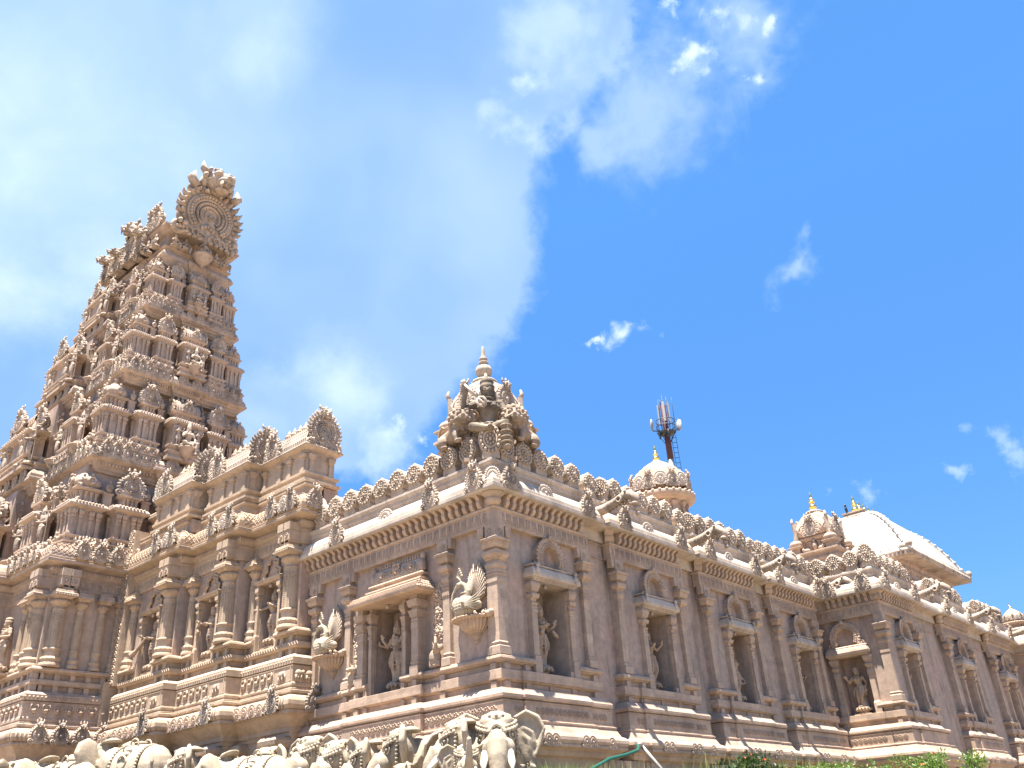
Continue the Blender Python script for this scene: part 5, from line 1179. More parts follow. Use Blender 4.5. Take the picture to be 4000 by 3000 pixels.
cols = [(-12.06, -2.96, COLM), (-12.5, -2.95, COLS), (-12.85, -2.95, COLS), (-14.4, -3.5, COLM), (-14.9, -3.5, COLS), (-11.74, -2.66, COLM), (-11.74, -2.15, COLS), (-11.74, -1.62, COLS), (-11.74, -1.18, COLS)]
for i, (x, y, me) in enumerate(cols): link_mesh('column', me, tower, (x, y, 5.89), 0 if i < 5 else RZ)
for x, y, me in cols[:5]: cp = MB(); abacus(cp, x, -2.9 if x > -14 else -3.45, .21 if me is COLM else .14); cp.build('capital', M_TOWER, tower)
for x, y, me in cols[5:]:
    cp = MB(); abacus(cp, y, 0, .21 if me is COLM else .15, T(-11.8, 0, 0, RZ))
    cp.add(box(-11.8, -11.64, y - .15, y + .15, 7.648, 7.74)); cp.build('capital', M_TOWER, tower)
for i in range(5): tkudus.append(((-11.46, -2.45 + i * .44, 8.42), RZ, (.74, .9, .85)))
for i in range(5): tkudus.append(((-12.2 - i * .38, -3.24, 8.42), 0, (.62, .9, .7)))
for i in range(5): tkudus.append(((-11.40, -2.75 + i * .48, 4.20), RZ, (.7, .9, .75)))
# --- top: neck and barrel roof with the great lion-mask gable
CX = CXS[4]; zl, H, x1 = LIPS[4]; s = .42
t = MB(); pth = tpath(H, x1, .43, .13, p=.1, CX=CX)
t.add(sweep([(-.05, -.25), (-.02, -.2), (.03, -.13), (.08, -.06), (.13, -.02), (.13, .05), (.10, .07), (.09, .14), (.03, .22), (-.02, .24), (-.02, .34), (.05, .38), (.05, .42), (-.10, .44), (-.10, .95), (.0, .98), (.05, 1.02), (.18, 1.10), (.20, 1.12), (.20, 1.18), (.12, 1.22), (.0, 1.24)], pth, back=-.4, closed=True), T(0, 0, zl))
t.build('tower_neck', M_TOWER, tower)
for y in (-.9, -.55, .55, .9): link_mesh('attendant_figure', FIG_S, tower, (x1 + .02, y, zl + .42), RZ, .72)
link_mesh('seated_figure', FIG_S, tower, (x1 + .18, 0, zl + .44), RZ, .9); link_mesh('statue_bracket', BOWL, tower, (x1 + .18, 0, zl + .02), RZ, (.8, .8, .9))
for x in (-12.9, -13.4, -13.9): link_mesh('attendant_figure', FIG_S, tower, (x, -H - .05, zl + .42), 0, .75)
rf = MB(); n = 14; v = []; f = []; zr = zl + 1.22
for i in range(n + 1):
    a = PI * i / n
    for x in (2 * CX + 12.55, -12.55): v.append((x, -.86 * math.cos(a), zr + 1.05 * math.sin(a) ** .9))
for i in range(n): f.append((2 * i, 2 * i + 1, 2 * i + 3, 2 * i + 2))
rf.add((v, f), None, True); rf.build('barrel_roof', M_TOWER, tower)
for i in range(9):
    fn = MB(); fn.add(lathe([(.08, 0), (.18, .14), (.17, .26), (.08, .34), (.11, .38), (.06, .44), (.0, .8)], 12), T(-13.1 - i * .40, 0, zr + 1.02), True); fn.build('ridge_finial', M_GOLD, tower)
link_mesh('lion_mask_gable', GT, tower, (-12.36, -.05, zr - .34), RZ, (2.0, 2.6, 1.93), rot=(math.radians(8), 0, RZ))
for x, sc_ in ((-13.75, .8), (CX, 1.35), (-15.3, .8), (-16.1, .9)): link_mesh('front_gable', GT, tower, (x, -H - .12, zr - .62), 0, (sc_ * .75, 1.2, sc_ * .8))
for x in (-13.0, -13.4): link_mesh('front_gable', KT, tower, (x, -H - .05, zr), 0, (1.3, 1.2, 1.5))
tkudus.sort(key=lambda b: (Vector(b[0]) - Vector(CAMLOC)).length)
repeats(tower, 'cornice_gable', KT, tkudus, 100)
# ------------------------------------------------------------------ roof shrines, domes, vaulted hall, mast
def finial_shape(s=1.0, gold=True):
    if gold: pr = [(.10, 0), (.06, .03), (.07, .06), (.15, .12), (.16, .18), (.13, .24), (.06, .28), (.06, .32), (.13, .36), (.13, .39), (.06, .42), (.05, .46), (.10, .49), (.08, .52), (.04, .58), (.06, .62), (.03, .72), (.0, .85)]
    else: pr = [(.14, 0), (.13, .06), (.10, .10), (.16, .13), (.21, .22), (.22, .30), (.18, .39), (.09, .45), (.075, .50), (.13, .52), (.13, .545), (.07, .56), (.065, .62), (.115, .64), (.11, .66), (.065, .68), (.06, .74), (.045, .90), (.035, 1.02), (.02, 1.05), (.0, 1.06)]
    return [(r * s, z * s) for r, z in pr]
def small_dome(mb, x, y, z, s=1.0):
    mb.add(sweep([(.0, 0), (.0, .18), (.06, .20), (.10, .24), (.10, .27), (.02, .29)], [(-.15, -.15), (.15, -.15), (.15, .15), (-.15, .15)], back=-.1, closed=True), T(x, y, z, 0, s))
    mb.add(lathe([(.16, .29), (.20, .33), (.21, .40), (.16, .47), (.08, .51), (.05, .53), (.08, .55), (.03, .58), (.05, .61), (.0, .70)], 12, sq=3.5), T(x, y, z, 0, s), True)
def roof_shrine(name, label, x, y, gold):
    t = thing(name, label, 'roof shrine', (x, y, 8.02))
    m = MB(); q = .66; sq_ = [(x - q, y - q), (x + q, y - q), (x + q, y + q), (x - q, y + q)]
    m.add(sweep([(.02, 8.0), (.02, 8.75), (.06, 8.78), (.06, 8.84), (.02, 8.86), (.02, 8.92), (.08, 8.96), (.12, 9.0), (.12, 9.05), (.0, 9.08)], sq_, back=-.4, closed=True)); m.build('shrine_base', M_TRIM, t)
    for a in (-1, 1):
        for b in (-1, 1):
            d = MB(); small_dome(d, x + a * .55, y + b * .55, 9.05, .9); d.build('corner_cupola', M_TRIM, t)
    m = MB(); q = .42; sq_ = [(x - q, y - q), (x + q, y - q), (x + q, y + q), (x - q, y + q)]
    m.add(sweep([(.06, 9.0), (.06, 9.12), (.0, 9.14), (.0, 9.40), (.04, 9.43), (.10, 9.47), (.12, 9.50), (.12, 9.54), (.03, 9.57)], sq_, back=-.2, closed=True))
    for r in range(4):
        M = T(x, y, 0, r * PI / 2)
        for cx in (-.36, -.14, .14, .36): mini_column(m, cx, -q, 9.14, 9.41, .035, M)
        m.add(sphere((0, -.50, 9.26), (.09, .08, .14), 8, 5), M, True); m.add(sphere((0, -.52, 9.42), (.05, .05, .06), 7, 5), M, True)
        for sx in (-.25, .25): m.add(sphere((sx, -.60, 9.12), (.13, .10, .07), 8, 5), M, True); m.add(sphere((sx * 1.3, -.66, 9.15), (.05, .05, .06), 7, 5), M, True)
    m.build('shrine_neck', M_TRIM, t)
    d = MB(); pr = [(.50, 9.56), (.585, 9.62), (.61, 9.72), (.60, 9.86), (.55, 10.0), (.46, 10.14), (.36, 10.26), (.26, 10.34), (.19, 10.39)]
    d.add(lathe(pr, 32, sq=4.5, ph=PI / 32), T(x, y, 0), True)
    for k in range(16):         # lattice of ribs
        for sg in (1, -1):
            P = []
            for j, (r, z) in enumerate(pr[1:]):
                a = 2 * PI * k / 16 + sg * j * .14; c, s = math.cos(a), math.sin(a); kq = (abs(c) ** 4.5 + abs(s) ** 4.5) ** (-1 / 4.5); P.append((x + (r + .006) * kq * c, y + (r + .006) * kq * s, z))
            d.add(tube(P, .013, 4), None, True)
    d.add(lathe([(.22, 10.36), (.28, 10.40), (.27, 10.43), (.17, 10.47), (.13, 10.50)], 14), T(x, y, 0), True)
    for k in range(14): d.add(sphere((x + .25 * math.cos(k * PI / 7), y + .25 * math.sin(k * PI / 7), 10.40), (.04, .04, .03), 6, 4), None, True)
    d = d.build('dome', M_TRIM if gold else M_PALE, t)
    for r in range(4):
        a = r * PI / 2; link_mesh('dome_gable', KUDU, d, (x + .56 * math.sin(a), y - .56 * math.cos(a), 9.56), a, (.95, .9, 1.05))
        a += PI / 4; p = MB(); p.add(box(-.06, .06, -.05, .05, 0, .58), T(x + .74 * math.sin(a), y - .74 * math.cos(a), 9.45, a)); p.add(tube([(0, 0, .55), (0, -.05, .68), (0, -.02, .78)], [.06, .045, .02], 6), T(x + .74 * math.sin(a), y - .74 * math.cos(a), 9.45, a), True); p.build('corner_post', M_CREST, t)
    f = MB(); f.add(lathe(finial_shape(.80 if not gold else .78, gold), 20, flute=0 if gold else 10, fl=.06), T(x, y, 10.48), True); f.build('finial', M_GOLD if gold else M_CREST, d)
    return t
roof_shrine('roof_shrine', 'square lattice-domed roof shrine with a stone spike finial behind the seated goddess', -1.0, 1.0, False)
roof_shrine('roof_shrine', 'square domed roof shrine with gold finial, left of the white vaulted roof', -.05, 15.0, True)
# round dome further back
def round_dome(name, label, x, y, z0, s):
    t = thing(name, label, 'dome', (x, y, z0 - 1.6 * s))
    m = MB(); m.add(lathe([(.62, -1.6), (.62, -.7), (.72, -.68), (.72, -.6), (.60, -.55), (.60, -.2), (.66, -.15), (.90, -.06), (.93, .0), (.93, .05), (.86, .10), (.70, .14)], 24), T(x, y, z0, 0, s), False)
    for k in range(12):
        a = k * PI / 6; m.add(stack([(-.55, .05, .08), (-.3, .04, .06), (-.25, .07, .1), (-.18, .08, .12)], 0, -.60), T(x, y, z0, a, s))
    for k in range(30): m.add(sphere((.90 * math.cos(k * PI / 15), .90 * math.sin(k * PI / 15), .07), (.05, .05, .05), 6, 4), T(x, y, z0, 0, s), True)
    m.build('drum', M_TRIM, t)
    d = MB(); d.add(lathe([(.66, .12), (.66, .26), (.78, .30), (.82, .42), (.80, .55), (.74, .66), (.74, .69), (.66, .77), (.66, .80), (.55, .88), (.55, .91), (.42, .97), (.42, 1.02), (.30, 1.10), (.16, 1.18), (.10, 1.24)], 32, flute=16, fl=.03), T(x, y, z0, 0, s), True); d = d.build('dome', M_BASE, t)
    for k in range(8): a = k * PI / 4 + .2; link_mesh('dome_gable', KUDU, d, (x + .80 * s * math.sin(a), y - .80 * s * math.cos(a), z0 + .18 * s), a, (.75 * s, .7 * s, .85 * s))
    for k in range(8): a = (k + .5) * PI / 4 + .2; link_mesh('dome_gable', KUDUS, d, (x + .80 * s * math.sin(a), y - .80 * s * math.cos(a), z0 + .24 * s), a, (.75 * s, .6 * s, .8 * s))
    f = MB(); f.add(lathe(finial_shape(.62 * s, True), 16), T(x, y, z0 + 1.22 * s), True); f.build('finial', M_GOLD, d)
round_dome('round_dome', 'round ribbed cream dome with gold finial in front of the antenna mast', -1.86, 9.0, 9.86, 1.0)
round_dome('round_dome', 'small pale dome with gold finial at the right edge, beyond the white vaulted roof', 1.0, 31.5, 8.9, .52)
# white vaulted roof hall
vt = thing('vaulted_hall', 'pale upper hall with a big whitewashed curved roof and five gold finials', 'roof hall', (-2.5, 26.9, 8.0))
w = MB(); wp = [(-4.4, 24.05), (-.62, 24.05), (-.62, 29.75), (-4.4, 29.75)]
w.add(sweep([(.10, 8.0), (.10, 9.0), (.04, 9.05), (.04, 9.10), (.0, 9.12), (.0, 10.02), (.05, 10.05), (.05, 10.10), (.02, 10.12), (.02, 10.30), (.07, 10.33), (.10, 10.36), (.10, 10.40), (.05, 10.42), (.05, 10.55), (.1, 10.62), (.1, 10.74)], wp, back=-.4, closed=True)); w.build('wall', M_WALL, vt)
fz = MB()
for i in range(12):
    y = 24.35 + i * .46; fz.add(lathe([(.10, 0), (.07, .06), (.09, .12), (.06, .3), (.10, .5), (.15, .66), (.19, .74), (.14, .78)], 8), T(-.55, y, 9.15), True)
for i in range(8): fz.add(lathe([(.10, 0), (.07, .06), (.09, .12), (.06, .3), (.10, .5), (.15, .66), (.19, .74), (.14, .78)], 8), T(-4.2 + i * .48, 23.98, 9.15), True)
fz.build('baluster_frieze', M_TRIM, vt)
r = MB(); ex = 2.55; ey = 3.55; cx, cy = -2.5, 26.9; rl = 1.15; N = 14; rows = []
for j in range(N + 1):
    t = j / N; z = 10.74 + .16 + 2.35 * (1 - (1 - t) ** 2.3) if j else 10.90
    ins = t ** 1.05 * (ex - .28) * (1.0) + (.10 if j else 0)
    hx = ex - ins; hy = ey - ins * (ey - rl - .2) / (ex - .28)
    rows.append([(cx - hx, cy - hy, z), (cx + hx, cy - hy, z), (cx + hx, cy + hy, z), (cx - hx, cy + hy, z)])
v = [p for row in rows for p in row]; f = []
for j in range(N):
    for k in range(4): f.append((j * 4 + k, j * 4 + (k + 1) % 4, j * 4 + 4 + (k + 1) % 4, j * 4 + 4 + k))
f.append((N * 4, N * 4 + 1, N * 4 + 2, N * 4 + 3)); r.add((v, f), None, False)
for k in range(4): r.add(tube([rows[j][k] for j in range(N + 1)], [.09] * (N + 1), 6), None, True)
for j in range(1, N, 1):
    for k in range(4): r.add(sphere(rows[j][k], (.13, .13, .09), 6, 4), None, True)
for i in range(1, 14):       # ribs on the near slope and the near end
    for a, b, kk in ((0, 1, i / 14), (1, 2, i / 14)):
        P = []
        for j in range(N + 1):
            q = [rows[j][a][m] * (1 - kk) + rows[j][b][m] * kk for m in range(3)]; P.append(q)
        r.add(tube(P, .032, 4), None, True)
r.build('curved_roof', M_WHITE, vt)
e = MB(); ep = [(cx - ex, cy - ey), (cx + ex, cy - ey), (cx + ex, cy + ey), (cx - ex, cy + ey)]
e.add(sweep([(-.02, 10.70), (.0, 10.705), (.02, 10.72), (.02, 10.90), (.0, 10.93)], ep, back=-.9, closed=True))
for i in range(44): e.add(sphere((cx + ex + .01, cy - ey + .08 + i * .163, 10.86), (.05, .065, .09), 6, 4), None, True)
for i in range(32): e.add(sphere((cx - ex + .08 + i * .163, cy - ey - .01, 10.86), (.065, .05, .09), 6, 4), None, True)
e.build('eave', M_CREST, vt)
for x, y in ((cx + ex, cy - ey), (cx + ex, cy + ey), (cx - ex, cy - ey)):
    l = MB(); l.add(sphere((x - .25, y + .22, 11.05), (.28, .2, .17), 9, 6), None, True); l.add(sphere((x - .02, y + .05, 11.10), (.14, .13, .14), 8, 6), None, True); l.build('corner_beast', M_CREST, vt)
k = MB(); k.add(sweep([(.10, 13.28), (.14, 13.34), (.10, 13.44), (.05, 13.46), (.14, 13.50), (.14, 13.54), (.0, 13.55)], [(cx - .34, cy - 1.3), (cx + .34, cy - 1.3), (cx + .34, cy + 1.3), (cx - .34, cy + 1.3)], back=-.2, closed=True))
for i in range(18): k.add(sphere((cx + .46, cy - 1.3 + i * .153, 13.37), (.04, .06, .06), 6, 4), None, True)
k = k.build('ridge_cap', M_TRIM, vt)
for i in range(5): g = MB(); g.add(lathe(finial_shape(.98 if i == 0 else .86, True), 16), T(cx, cy - 1.05 + i * .55, 13.54), True); g.build('finial', M_GOLD, k)
# antenna mast
M_RED = plain('red_mast_paint', (0.07, 0.014, 0.011), .5, 0, .25, 2); M_MWHITE = plain('white_mast_paint', (.20, .22, .22), .5, 0, .15, 3); M_STEEL = plain('dark_steel', (.045, .05, .055), .5, .5, .2, 4); M_DISH = plain('white_dish', (.30, .30, .29), .4, 0, .1, 3)
mx, my = -19.2, 40.0
mt = thing('antenna_mast', 'tall red and white telecom mast with platform, dishes and caged ladder', 'antenna mast', (mx, my, 0)); mt.scale = (.56, .56, 1)
def mp(name, mat, *sh):
    m = MB()
    for s in sh: m.add(s, T(mx, my, 0), True)
    return m.build(name, mat, mt)
def rad(z): return .62 - .0085 * z
def seg(z0, z1): return lathe([(rad(z0), z0), (rad(z1), z1)], 16)
mp('pole', M_RED, seg(25.35, 29.65)); mp('pole', M_MWHITE, seg(21, 25.35)); mp('pole', M_RED, seg(16, 21)); mp('pole', M_MWHITE, seg(0, 16))
pl_ = [lathe([(.4, 27.25), (1.15, 27.42), (1.2, 27.48), (.4, 27.5)], 16)]
for z in (27.95, 28.4): v, f = ring(1.2, .035, 20, 5); v = np.array(v) @ np.array(T(0, 0, 0, rx=PI / 2))[:3, :3].T + np.array((0, 0, z)); pl_.append((v, f))
for i in range(10): a = i * PI / 5; pl_.append(tube([(1.2 * math.cos(a), 1.2 * math.sin(a), 27.45), (1.2 * math.cos(a), 1.2 * math.sin(a), 28.4)], .03, 4))
for i in range(6): a = i * PI / 3 + .3; pl_.append(tube([(.4 * math.cos(a), .4 * math.sin(a), 26.7), (1.1 * math.cos(a), 1.1 * math.sin(a), 27.42)], .035, 4))
mp('platform', M_STEEL, *pl_)
for a, z0 in ((-1.0, 28.55), (1.1, 28.75), (3.1, 28.6)):
    x, y = .75 * math.cos(a), .75 * math.sin(a); m = MB(); m.add(box(-.15, .15, -.09, .09, z0 - .3, z0 + 1.25), T(mx + x, my + y, 0, a + PI / 2)); m.build('panel_antenna', M_DISH, mt)
    mp('antenna_pole', M_STEEL, tube([(x * .85, y * .85, z0 - .8), (x * .85, y * .85, z0 + 1.7)], .035, 5), tube([(0, 0, z0), (x, y, z0)], .03, 4), tube([(0, 0, z0 + .9), (x, y, z0 + .9)], .03, 4))
for s in (-1, 1):
    dx, dy = s * 1.75 * .76, s * 1.75 * .65
    mp('dish', M_DISH, *[(np.asarray(v) @ np.array(T(0, 0, 0, rx=PI / 2 - .2, rz=-.7 + s * .5))[:3, :3].T + np.array((dx, dy, 28.15 if s < 0 else 28.0)), f) for v, f in [lathe([(.0, -.16), (.3, -.12), (.46, .0), (.48, .05), (.47, .12), (.0, .16)], 16)]])
    mp('dish_arm', M_STEEL, tube([(0, 0, 27.6), (dx, dy, 27.7), (dx, dy, 28.6)], .05, 5))
for s in (-.5, .55): mp('dish', M_STEEL, *[(np.asarray(v) @ np.array(T(0, 0, 0, rx=PI / 2 - .2, rz=-.7))[:3, :3].T + np.array((s * 1.1, -.75, 27.25)), f) for v, f in [lathe([(.0, -.1), (.28, -.06), (.34, .05), (.0, .08)], 14)]])
ld = []
lx, ly = .62, .55
for o in (-.28, .28): ld.append(tube([(lx + o * .76 + .25, ly + o * .65 + .2, 14), (lx + o * .76 - .02, ly + o * .65, 27.3)], .03, 4))
for i in range(34): z = 14.2 + i * .39; k_ = (z - 14) / 13.3; ld.append(tube([(lx + q * .76 + .25 - .27 * k_, ly + q * .65 + .2 * (1 - k_), z) for q in (-.28, .28)], .022, 4))
mp('caged_ladder', M_STEEL, *ld)
mp('whip_aerial', M_STEEL, tube([(.95, .8, 28.2), (.95, .8, 30.3)], .03, 4)); mp('whip_aerial', M_STEEL, tube([(0, 0, 29.6), (0, 0, 30.6)], .025, 4), tube([(-.3, 0, 29.6), (-.3, 0, 30.2)], .06, 5))
# ------------------------------------------------------------------ niche statues
PEDS = [(.15, 0), (.16, .02), (.12, .05), (.11, .07), (.16, .10), (.18, .13), (.18, .15), (.0, .155)]
def statue(label, pose, x, y, z, rz, h=1.12, extra=None, voxel=.0088, mat=None):
    t = thing('niche_statue', label, 'statue', (x, y, z), 'statues in the wall niches', rz)
    sh = figure_shapes(**POSES[pose]); sh.append(tube([(0, .05, .0), (0, .07, .45), (0, .07, .85)], [.12, .07, .04], 8))
    if extra: sh += extra
    me = sculpt(xf(sh, T(0, -.02, .19, 0, (h / 1.15 * 1.3, h / 1.15 * 1.2, h / 1.15))), voxel, 2, mat or M_STATUE, 'figure')
    o = bpy.data.objects.new('figure', me); COL.objects.link(o); o.parent = t
    m = MB(); m.add(lathe([(r * 1.15, z_ * 1.2) for r, z_ in PEDS], 18), None, True); m.add(box(-.23, .23, -.16, .2, -.02, .02))
    for i in range(14): m.add(sphere((.19 * math.cos(i * PI / 7), .19 * math.sin(i * PI / 7), .13), (.035, .035, .045), 6, 4), None, True)
    me = m.mesh('pedestal', M_STATUE); o = bpy.data.objects.new('pedestal', me); COL.objects.link(o); o.parent = t
    return t
scarf = [tube([(-.10, -.13, .62), (-.13, -.14, .55), (-.11, -.14, .50)], [.02, .035, .008], 6), tube([(.13, -.12, .62), (.19, -.13, .54), (.24, -.13, .49)], [.02, .04, .008], 6)]
snake = [tube([(.16, -.05, .45), (.20, -.08, .38), (.18, -.1, .30), (.10, -.1, .27), (.05, -.08, .33)], [.02, .022, .022, .02, .012], 6), ring(.05, .016, 12, 5)]
flute = [tube([(-.12, -.15, .70), (-.30, -.15, .78)], .015, 6)]
statue('crowned statue with scarf ends at the waist, in the niche nearest the front corner', 'offering', -.28, 1.40, 4.27, RZ, 1.20, scarf)
statue('slender dancing statue with one raised palm, in the second niche from the front corner', 'dancer', -.27, 4.91, 4.27, RZ, 1.16)
statue('statue with a looped serpent at its side, in the third niche from the front corner', 'garland', -.26, 8.44, 4.27, RZ, 1.16, [snake[0]])
statue('half hidden statue with raised hand, in the niche beside the inner corner', 'archer', -.27, 11.9, 4.27, RZ, 1.14)
statue('small bun-haired statue holding a flower, in the sunlit shallow niche of the inner corner', 'garland', .59, 13.80, 4.27, 0, 1.12, [sphere((-.22, -.12, .82), (.04, .04, .05), 7, 5)])
statue('half hidden statue in the first niche past the inner corner', 'dancer', 1.32, 15.06, 4.27, RZ, 1.12, voxel=.014)
statue('partly visible statue in the second niche past the inner corner', 'offering', 1.32, 20.02, 4.27, RZ, 1.12, voxel=.014)
statue('barely visible statue in the last niche at the right edge', 'dancer', 1.32, 24.72, 4.27, RZ, 1.12, voxel=.014)
statue('four-armed bearded statue under the ribbed canopy between the two peacocks', 'blessing', -2.80, .20, 4.27, 0, 1.20, [tube([(-.115, 0, .785), (-.19, .0, .66), (-.26, -.1, .70)], [.036, .03, .022], 8), sphere((-.27, -.11, .74), (.03, .02, .05), 7, 5), sphere((0, -.07, .83), (.03, .03, .05), 7, 5)])
statue('statue with bow and dangling beads between the rightmost round columns', 'archer', -6.38, -.22, 5.66, 0, 1.12, [ring(.06, .012, 14, 5)])
statue('statue holding coiled serpents in the middle niche of the pillared hall', 'bowl', -8.23, -.58, 5.66, 0, 1.12, [tube([(-.22, -.14, .70), (-.28, -.16, .60), (-.24, -.16, .50), (-.30, -.17, .44)], [.025, .03, .03, .012], 6)])
statue('statue resting a great club in the leftmost niche of the pillared hall', 'bowl', -10.23, -.90, 5.66, 0, 1.12, [tube([(-.10, -.15, .66), (-.30, -.20, .42), (-.42, -.24, .30)], [.025, .04, .075], 8)])
statue('statue lifting a round pot between the columns of the tower base', 'bowl', -13.15, -3.20, 5.88, 0, 1.25, [sphere((-.26, -.2, .72), (.09, .09, .08), 10, 7), lathe([(.04, .78), (.06, .80), (.05, .83)], 8)])

# ------------------------------------------------------------------ peacocks on lotus brackets
def peacock(label, x, z):
    t = thing('stone_peacock', label, 'peacock statue', (x, 0, z), 'stone peacocks on the left wall')
    sh = [sphere((-.04, -.24, .20), (.25, .16, .19), 14, 10), sphere((-.20, -.26, .25), (.12, .12, .15), 10, 8), sphere((.16, -.22, .20), (.16, .11, .10), 10, 7),
          tube([(-.08, -.25, .28), (.0, -.24, .38), (.02, -.24, .48), (-.02, -.25, .575), (-.09, -.26, .62), (-.14, -.26, .61)], [.125, .082, .058, .046, .044, .045], 12), sphere((-.145, -.265, .605), (.075, .055, .055), 10, 7),
          tube([(-.19, -.265, .60), (-.25, -.27, .55), (-.265, -.27, .49)], [.04, .028, .008], 7), sphere((-.16, -.318, .62), .018, 6, 4)]
    for i in range(11):
        for j in range(7):
            a, b = -1.9 + i * .32, -.7 + j * .26; p_ = (-.04 + .25 * math.cos(b) * math.sin(a), -.24 - .16 * math.cos(b) * math.cos(a), .20 + .19 * math.sin(b)); sh.append(sphere(p_, (.026, .018, .022), 6, 4))
    for s in (-.10, .04): sh.append(tube([(s, -.26, .06), (s, -.26, .0)], [.05, .045], 7)); sh.append(sphere((s - .03, -.28, .01), (.09, .05, .025), 8, 5))
    for i in range(4): sh.append(tube([(-.10, -.26, .645), (-.13 - .03 * i, -.26, .71 + .02 * i), (-.10 - .02 * i, -.25, .76 + .045 * i)], .013, 5)); sh.append(sphere((-.10 - .02 * i, -.25, .77 + .045 * i), .028, 6, 4))
    sh.append(tube([(-.27, -.27, .55), (-.31, -.28, .46), (-.33, -.28, .36), (-.36, -.27, .26), (-.32, -.27, .18)], [.018, .022, .028, .03, .012], 7))
    for q in (.44, .38): v, f = ring(.085, .014, 14, 5); v = np.array(v) @ np.array(T(0, 0, 0, rx=PI / 2))[:3, :3].T + np.array((-.03, -.24, q)); sh.append((v, f))
    me = sculpt(sh, .010, 2, M_ELEPH, 'body'); o = bpy.data.objects.new('body', me); COL.objects.link(o); o.parent = t
    w = MB()
    for i in range(6): w.add(tube([(.02, -.40 + .01 * i, .26 - .018 * i), (.18, -.42, .22 - .012 * i), (.36 + .02 * (3 - abs(i - 2)), -.36, .30 - .055 * i + .05)], [.028, .034, .010], 6), None, True)
    me = w.mesh('wing', M_ELEPH); o = bpy.data.objects.new('wing', me); COL.objects.link(o); o.parent = t
    f = MB(); out = [(-.02, .30)]
    for i in range(19):
        a = math.radians(-25 + i * 7.3); L_ = .30 + .36 * math.sin(math.radians(10 + i * 8.5)) ** 1.2 if 0 else .62 * (.55 + .45 * math.sin(math.radians(20 + i * 7.5)))
    fc = (.04, .28)
    tips = []
    for i in range(17):
        tt = i / 16; a = math.radians(20 + 118 * tt); L_ = .36 + .26 * math.sin(PI * min(1, tt * 1.15)) ** .9 + (.06 if 6 < i < 10 else 0); tips.append((fc[0] + L_ * .70 * math.cos(a), fc[1] + L_ * 1.03 * math.sin(a)))
    f.add(prism([fc] + tips, -.10, -.02))
    for tx, tz in tips:
        f.add(tube([(fc[0], -.125, fc[1]), (fc[0] * .5 + tx * .5, -.125, fc[1] * .5 + tz * .5 + .01), (tx, -.115, tz)], [.014, .015, .015], 5), None, True)
        f.add(ring(.026, .010, 10, 4), T(tx, -.115, tz), True); f.add(sphere((tx, -.115, tz), .012, 5, 4), None, True)
        for k in (.45, .62, .8): f.add(sphere((fc[0] * (1 - k) + tx * k, -.125, fc[1] * (1 - k) + tz * k), (.018, .012, .018), 5, 4), None, True)
    f.add(lathe([(.03, 0), (.035, .04), (.0, .12)], 6), T(tips[8][0], -.08, tips[8][1]), True)
    me = f.mesh('fan_tail', M_MED); o = bpy.data.objects.new('fan_tail', me); COL.objects.link(o); o.parent = t
    b = MB(); b.add(lathe([(.02, -.40), (.05, -.38), (.04, -.34), (.07, -.30), (.10, -.28), (.09, -.24), (.17, -.21), (.26, -.14), (.295, -.06), (.29, -.02), (.40, -.015), (.42, .0), (.40, .015), (.0, .018)], 84, a0=PI, a1=2 * PI, flute=28, fl=.12), T(0, 0, 0), True)
    b.add(lathe([(.0, .0), (.40, .0)], 24, a0=PI, a1=2 * PI), T(0, 0, .018))
    for i in range(19): a = PI + PI * i / 18; b.add(sphere((.42 * math.cos(a), .42 * math.sin(a), .0), (.028, .028, .024), 6, 4), None, True)
    b.add(sphere((.40, -.12, .03), (.10, .09, .06), 8, 6), None, True); b.add(sphere((.47, -.14, .05), (.05, .05, .05), 7, 5), None, True); crumbs(b, 14, (.22, .46, -.30, -.1, .02, .07), .028)
    me = b.mesh('lotus_bracket', M_TRIM); o = bpy.data.objects.new('lotus_bracket', me); COL.objects.link(o); o.parent = t
peacock('stone peacock with fanned tail on a lotus bracket, nearest the front corner', -.50, 5.16)
peacock('stone peacock with fanned tail on a lotus bracket, beside the round columns', -4.50, 5.17)

# ------------------------------------------------------------------ seated goddess with lions on the roof corner
DX = Matrix.Translation((-.20, .20, 8.50)) @ Euler((0, 0, PI / 4)).to_matrix().to_4x4()
gt = thing('seated_goddess', 'darkened stone goddess seated on the roof corner with one arm raised, holding a trident', 'statue', DX.translation, None, PI / 4)
sh = figure_shapes([(-1, (-.235, -.05, .72), (-.215, -.10, .885), (.0, -.1, 1)), (1, (.185, -.03, .63), (.155, -.17, .555), (.2, -.8, -.3))], True, legs=[((-.16, -.18, .455), (.0, -.23, .42)), ((.14, -.24, .46), (.145, -.25, .20))], skirt=False, crown='round')
sh += [sphere((0, -.084, .900), (.013, .018, .028), 7, 5), sphere((0, -.076, .880), (.024, .014, .009), 7, 5), sphere((0, -.074, .866), (.020, .014, .008), 7, 4), sphere((0, -.070, .848), (.018, .014, .014), 7, 5), tube([(-.058, 0, .93), (-.066, 0, .86), (-.06, .02, .80)], [.02, .022, .015], 6), tube([(.058, 0, .93), (.066, 0, .86), (.06, .02, .80)], [.02, .022, .015], 6)]
for sd in (-1, 1): sh += [sphere((sd * .025, -.066, .911), (.017, .013, .011), 7, 5), tube([(sd * .008, -.075, .928), (sd * .026, -.072, .935), (sd * .045, -.056, .928)], .007, 5)]
for k in range(9): a = PI + .3 + k * (PI - .6) / 8; sh.append(sphere((.085 * math.cos(a), -.045 + .055 * math.sin(a), .775 - .02 * math.sin((k) * PI / 8)), .014, 6, 4))
for k in (.42, .36, .30, .25): v, f = ring(.050, .010, 12, 5); v = np.array(v) @ np.array(T(0, 0, 0, rx=PI / 2))[:3, :3].T + np.array((.143, -.245, k)); sh.append((v, f))
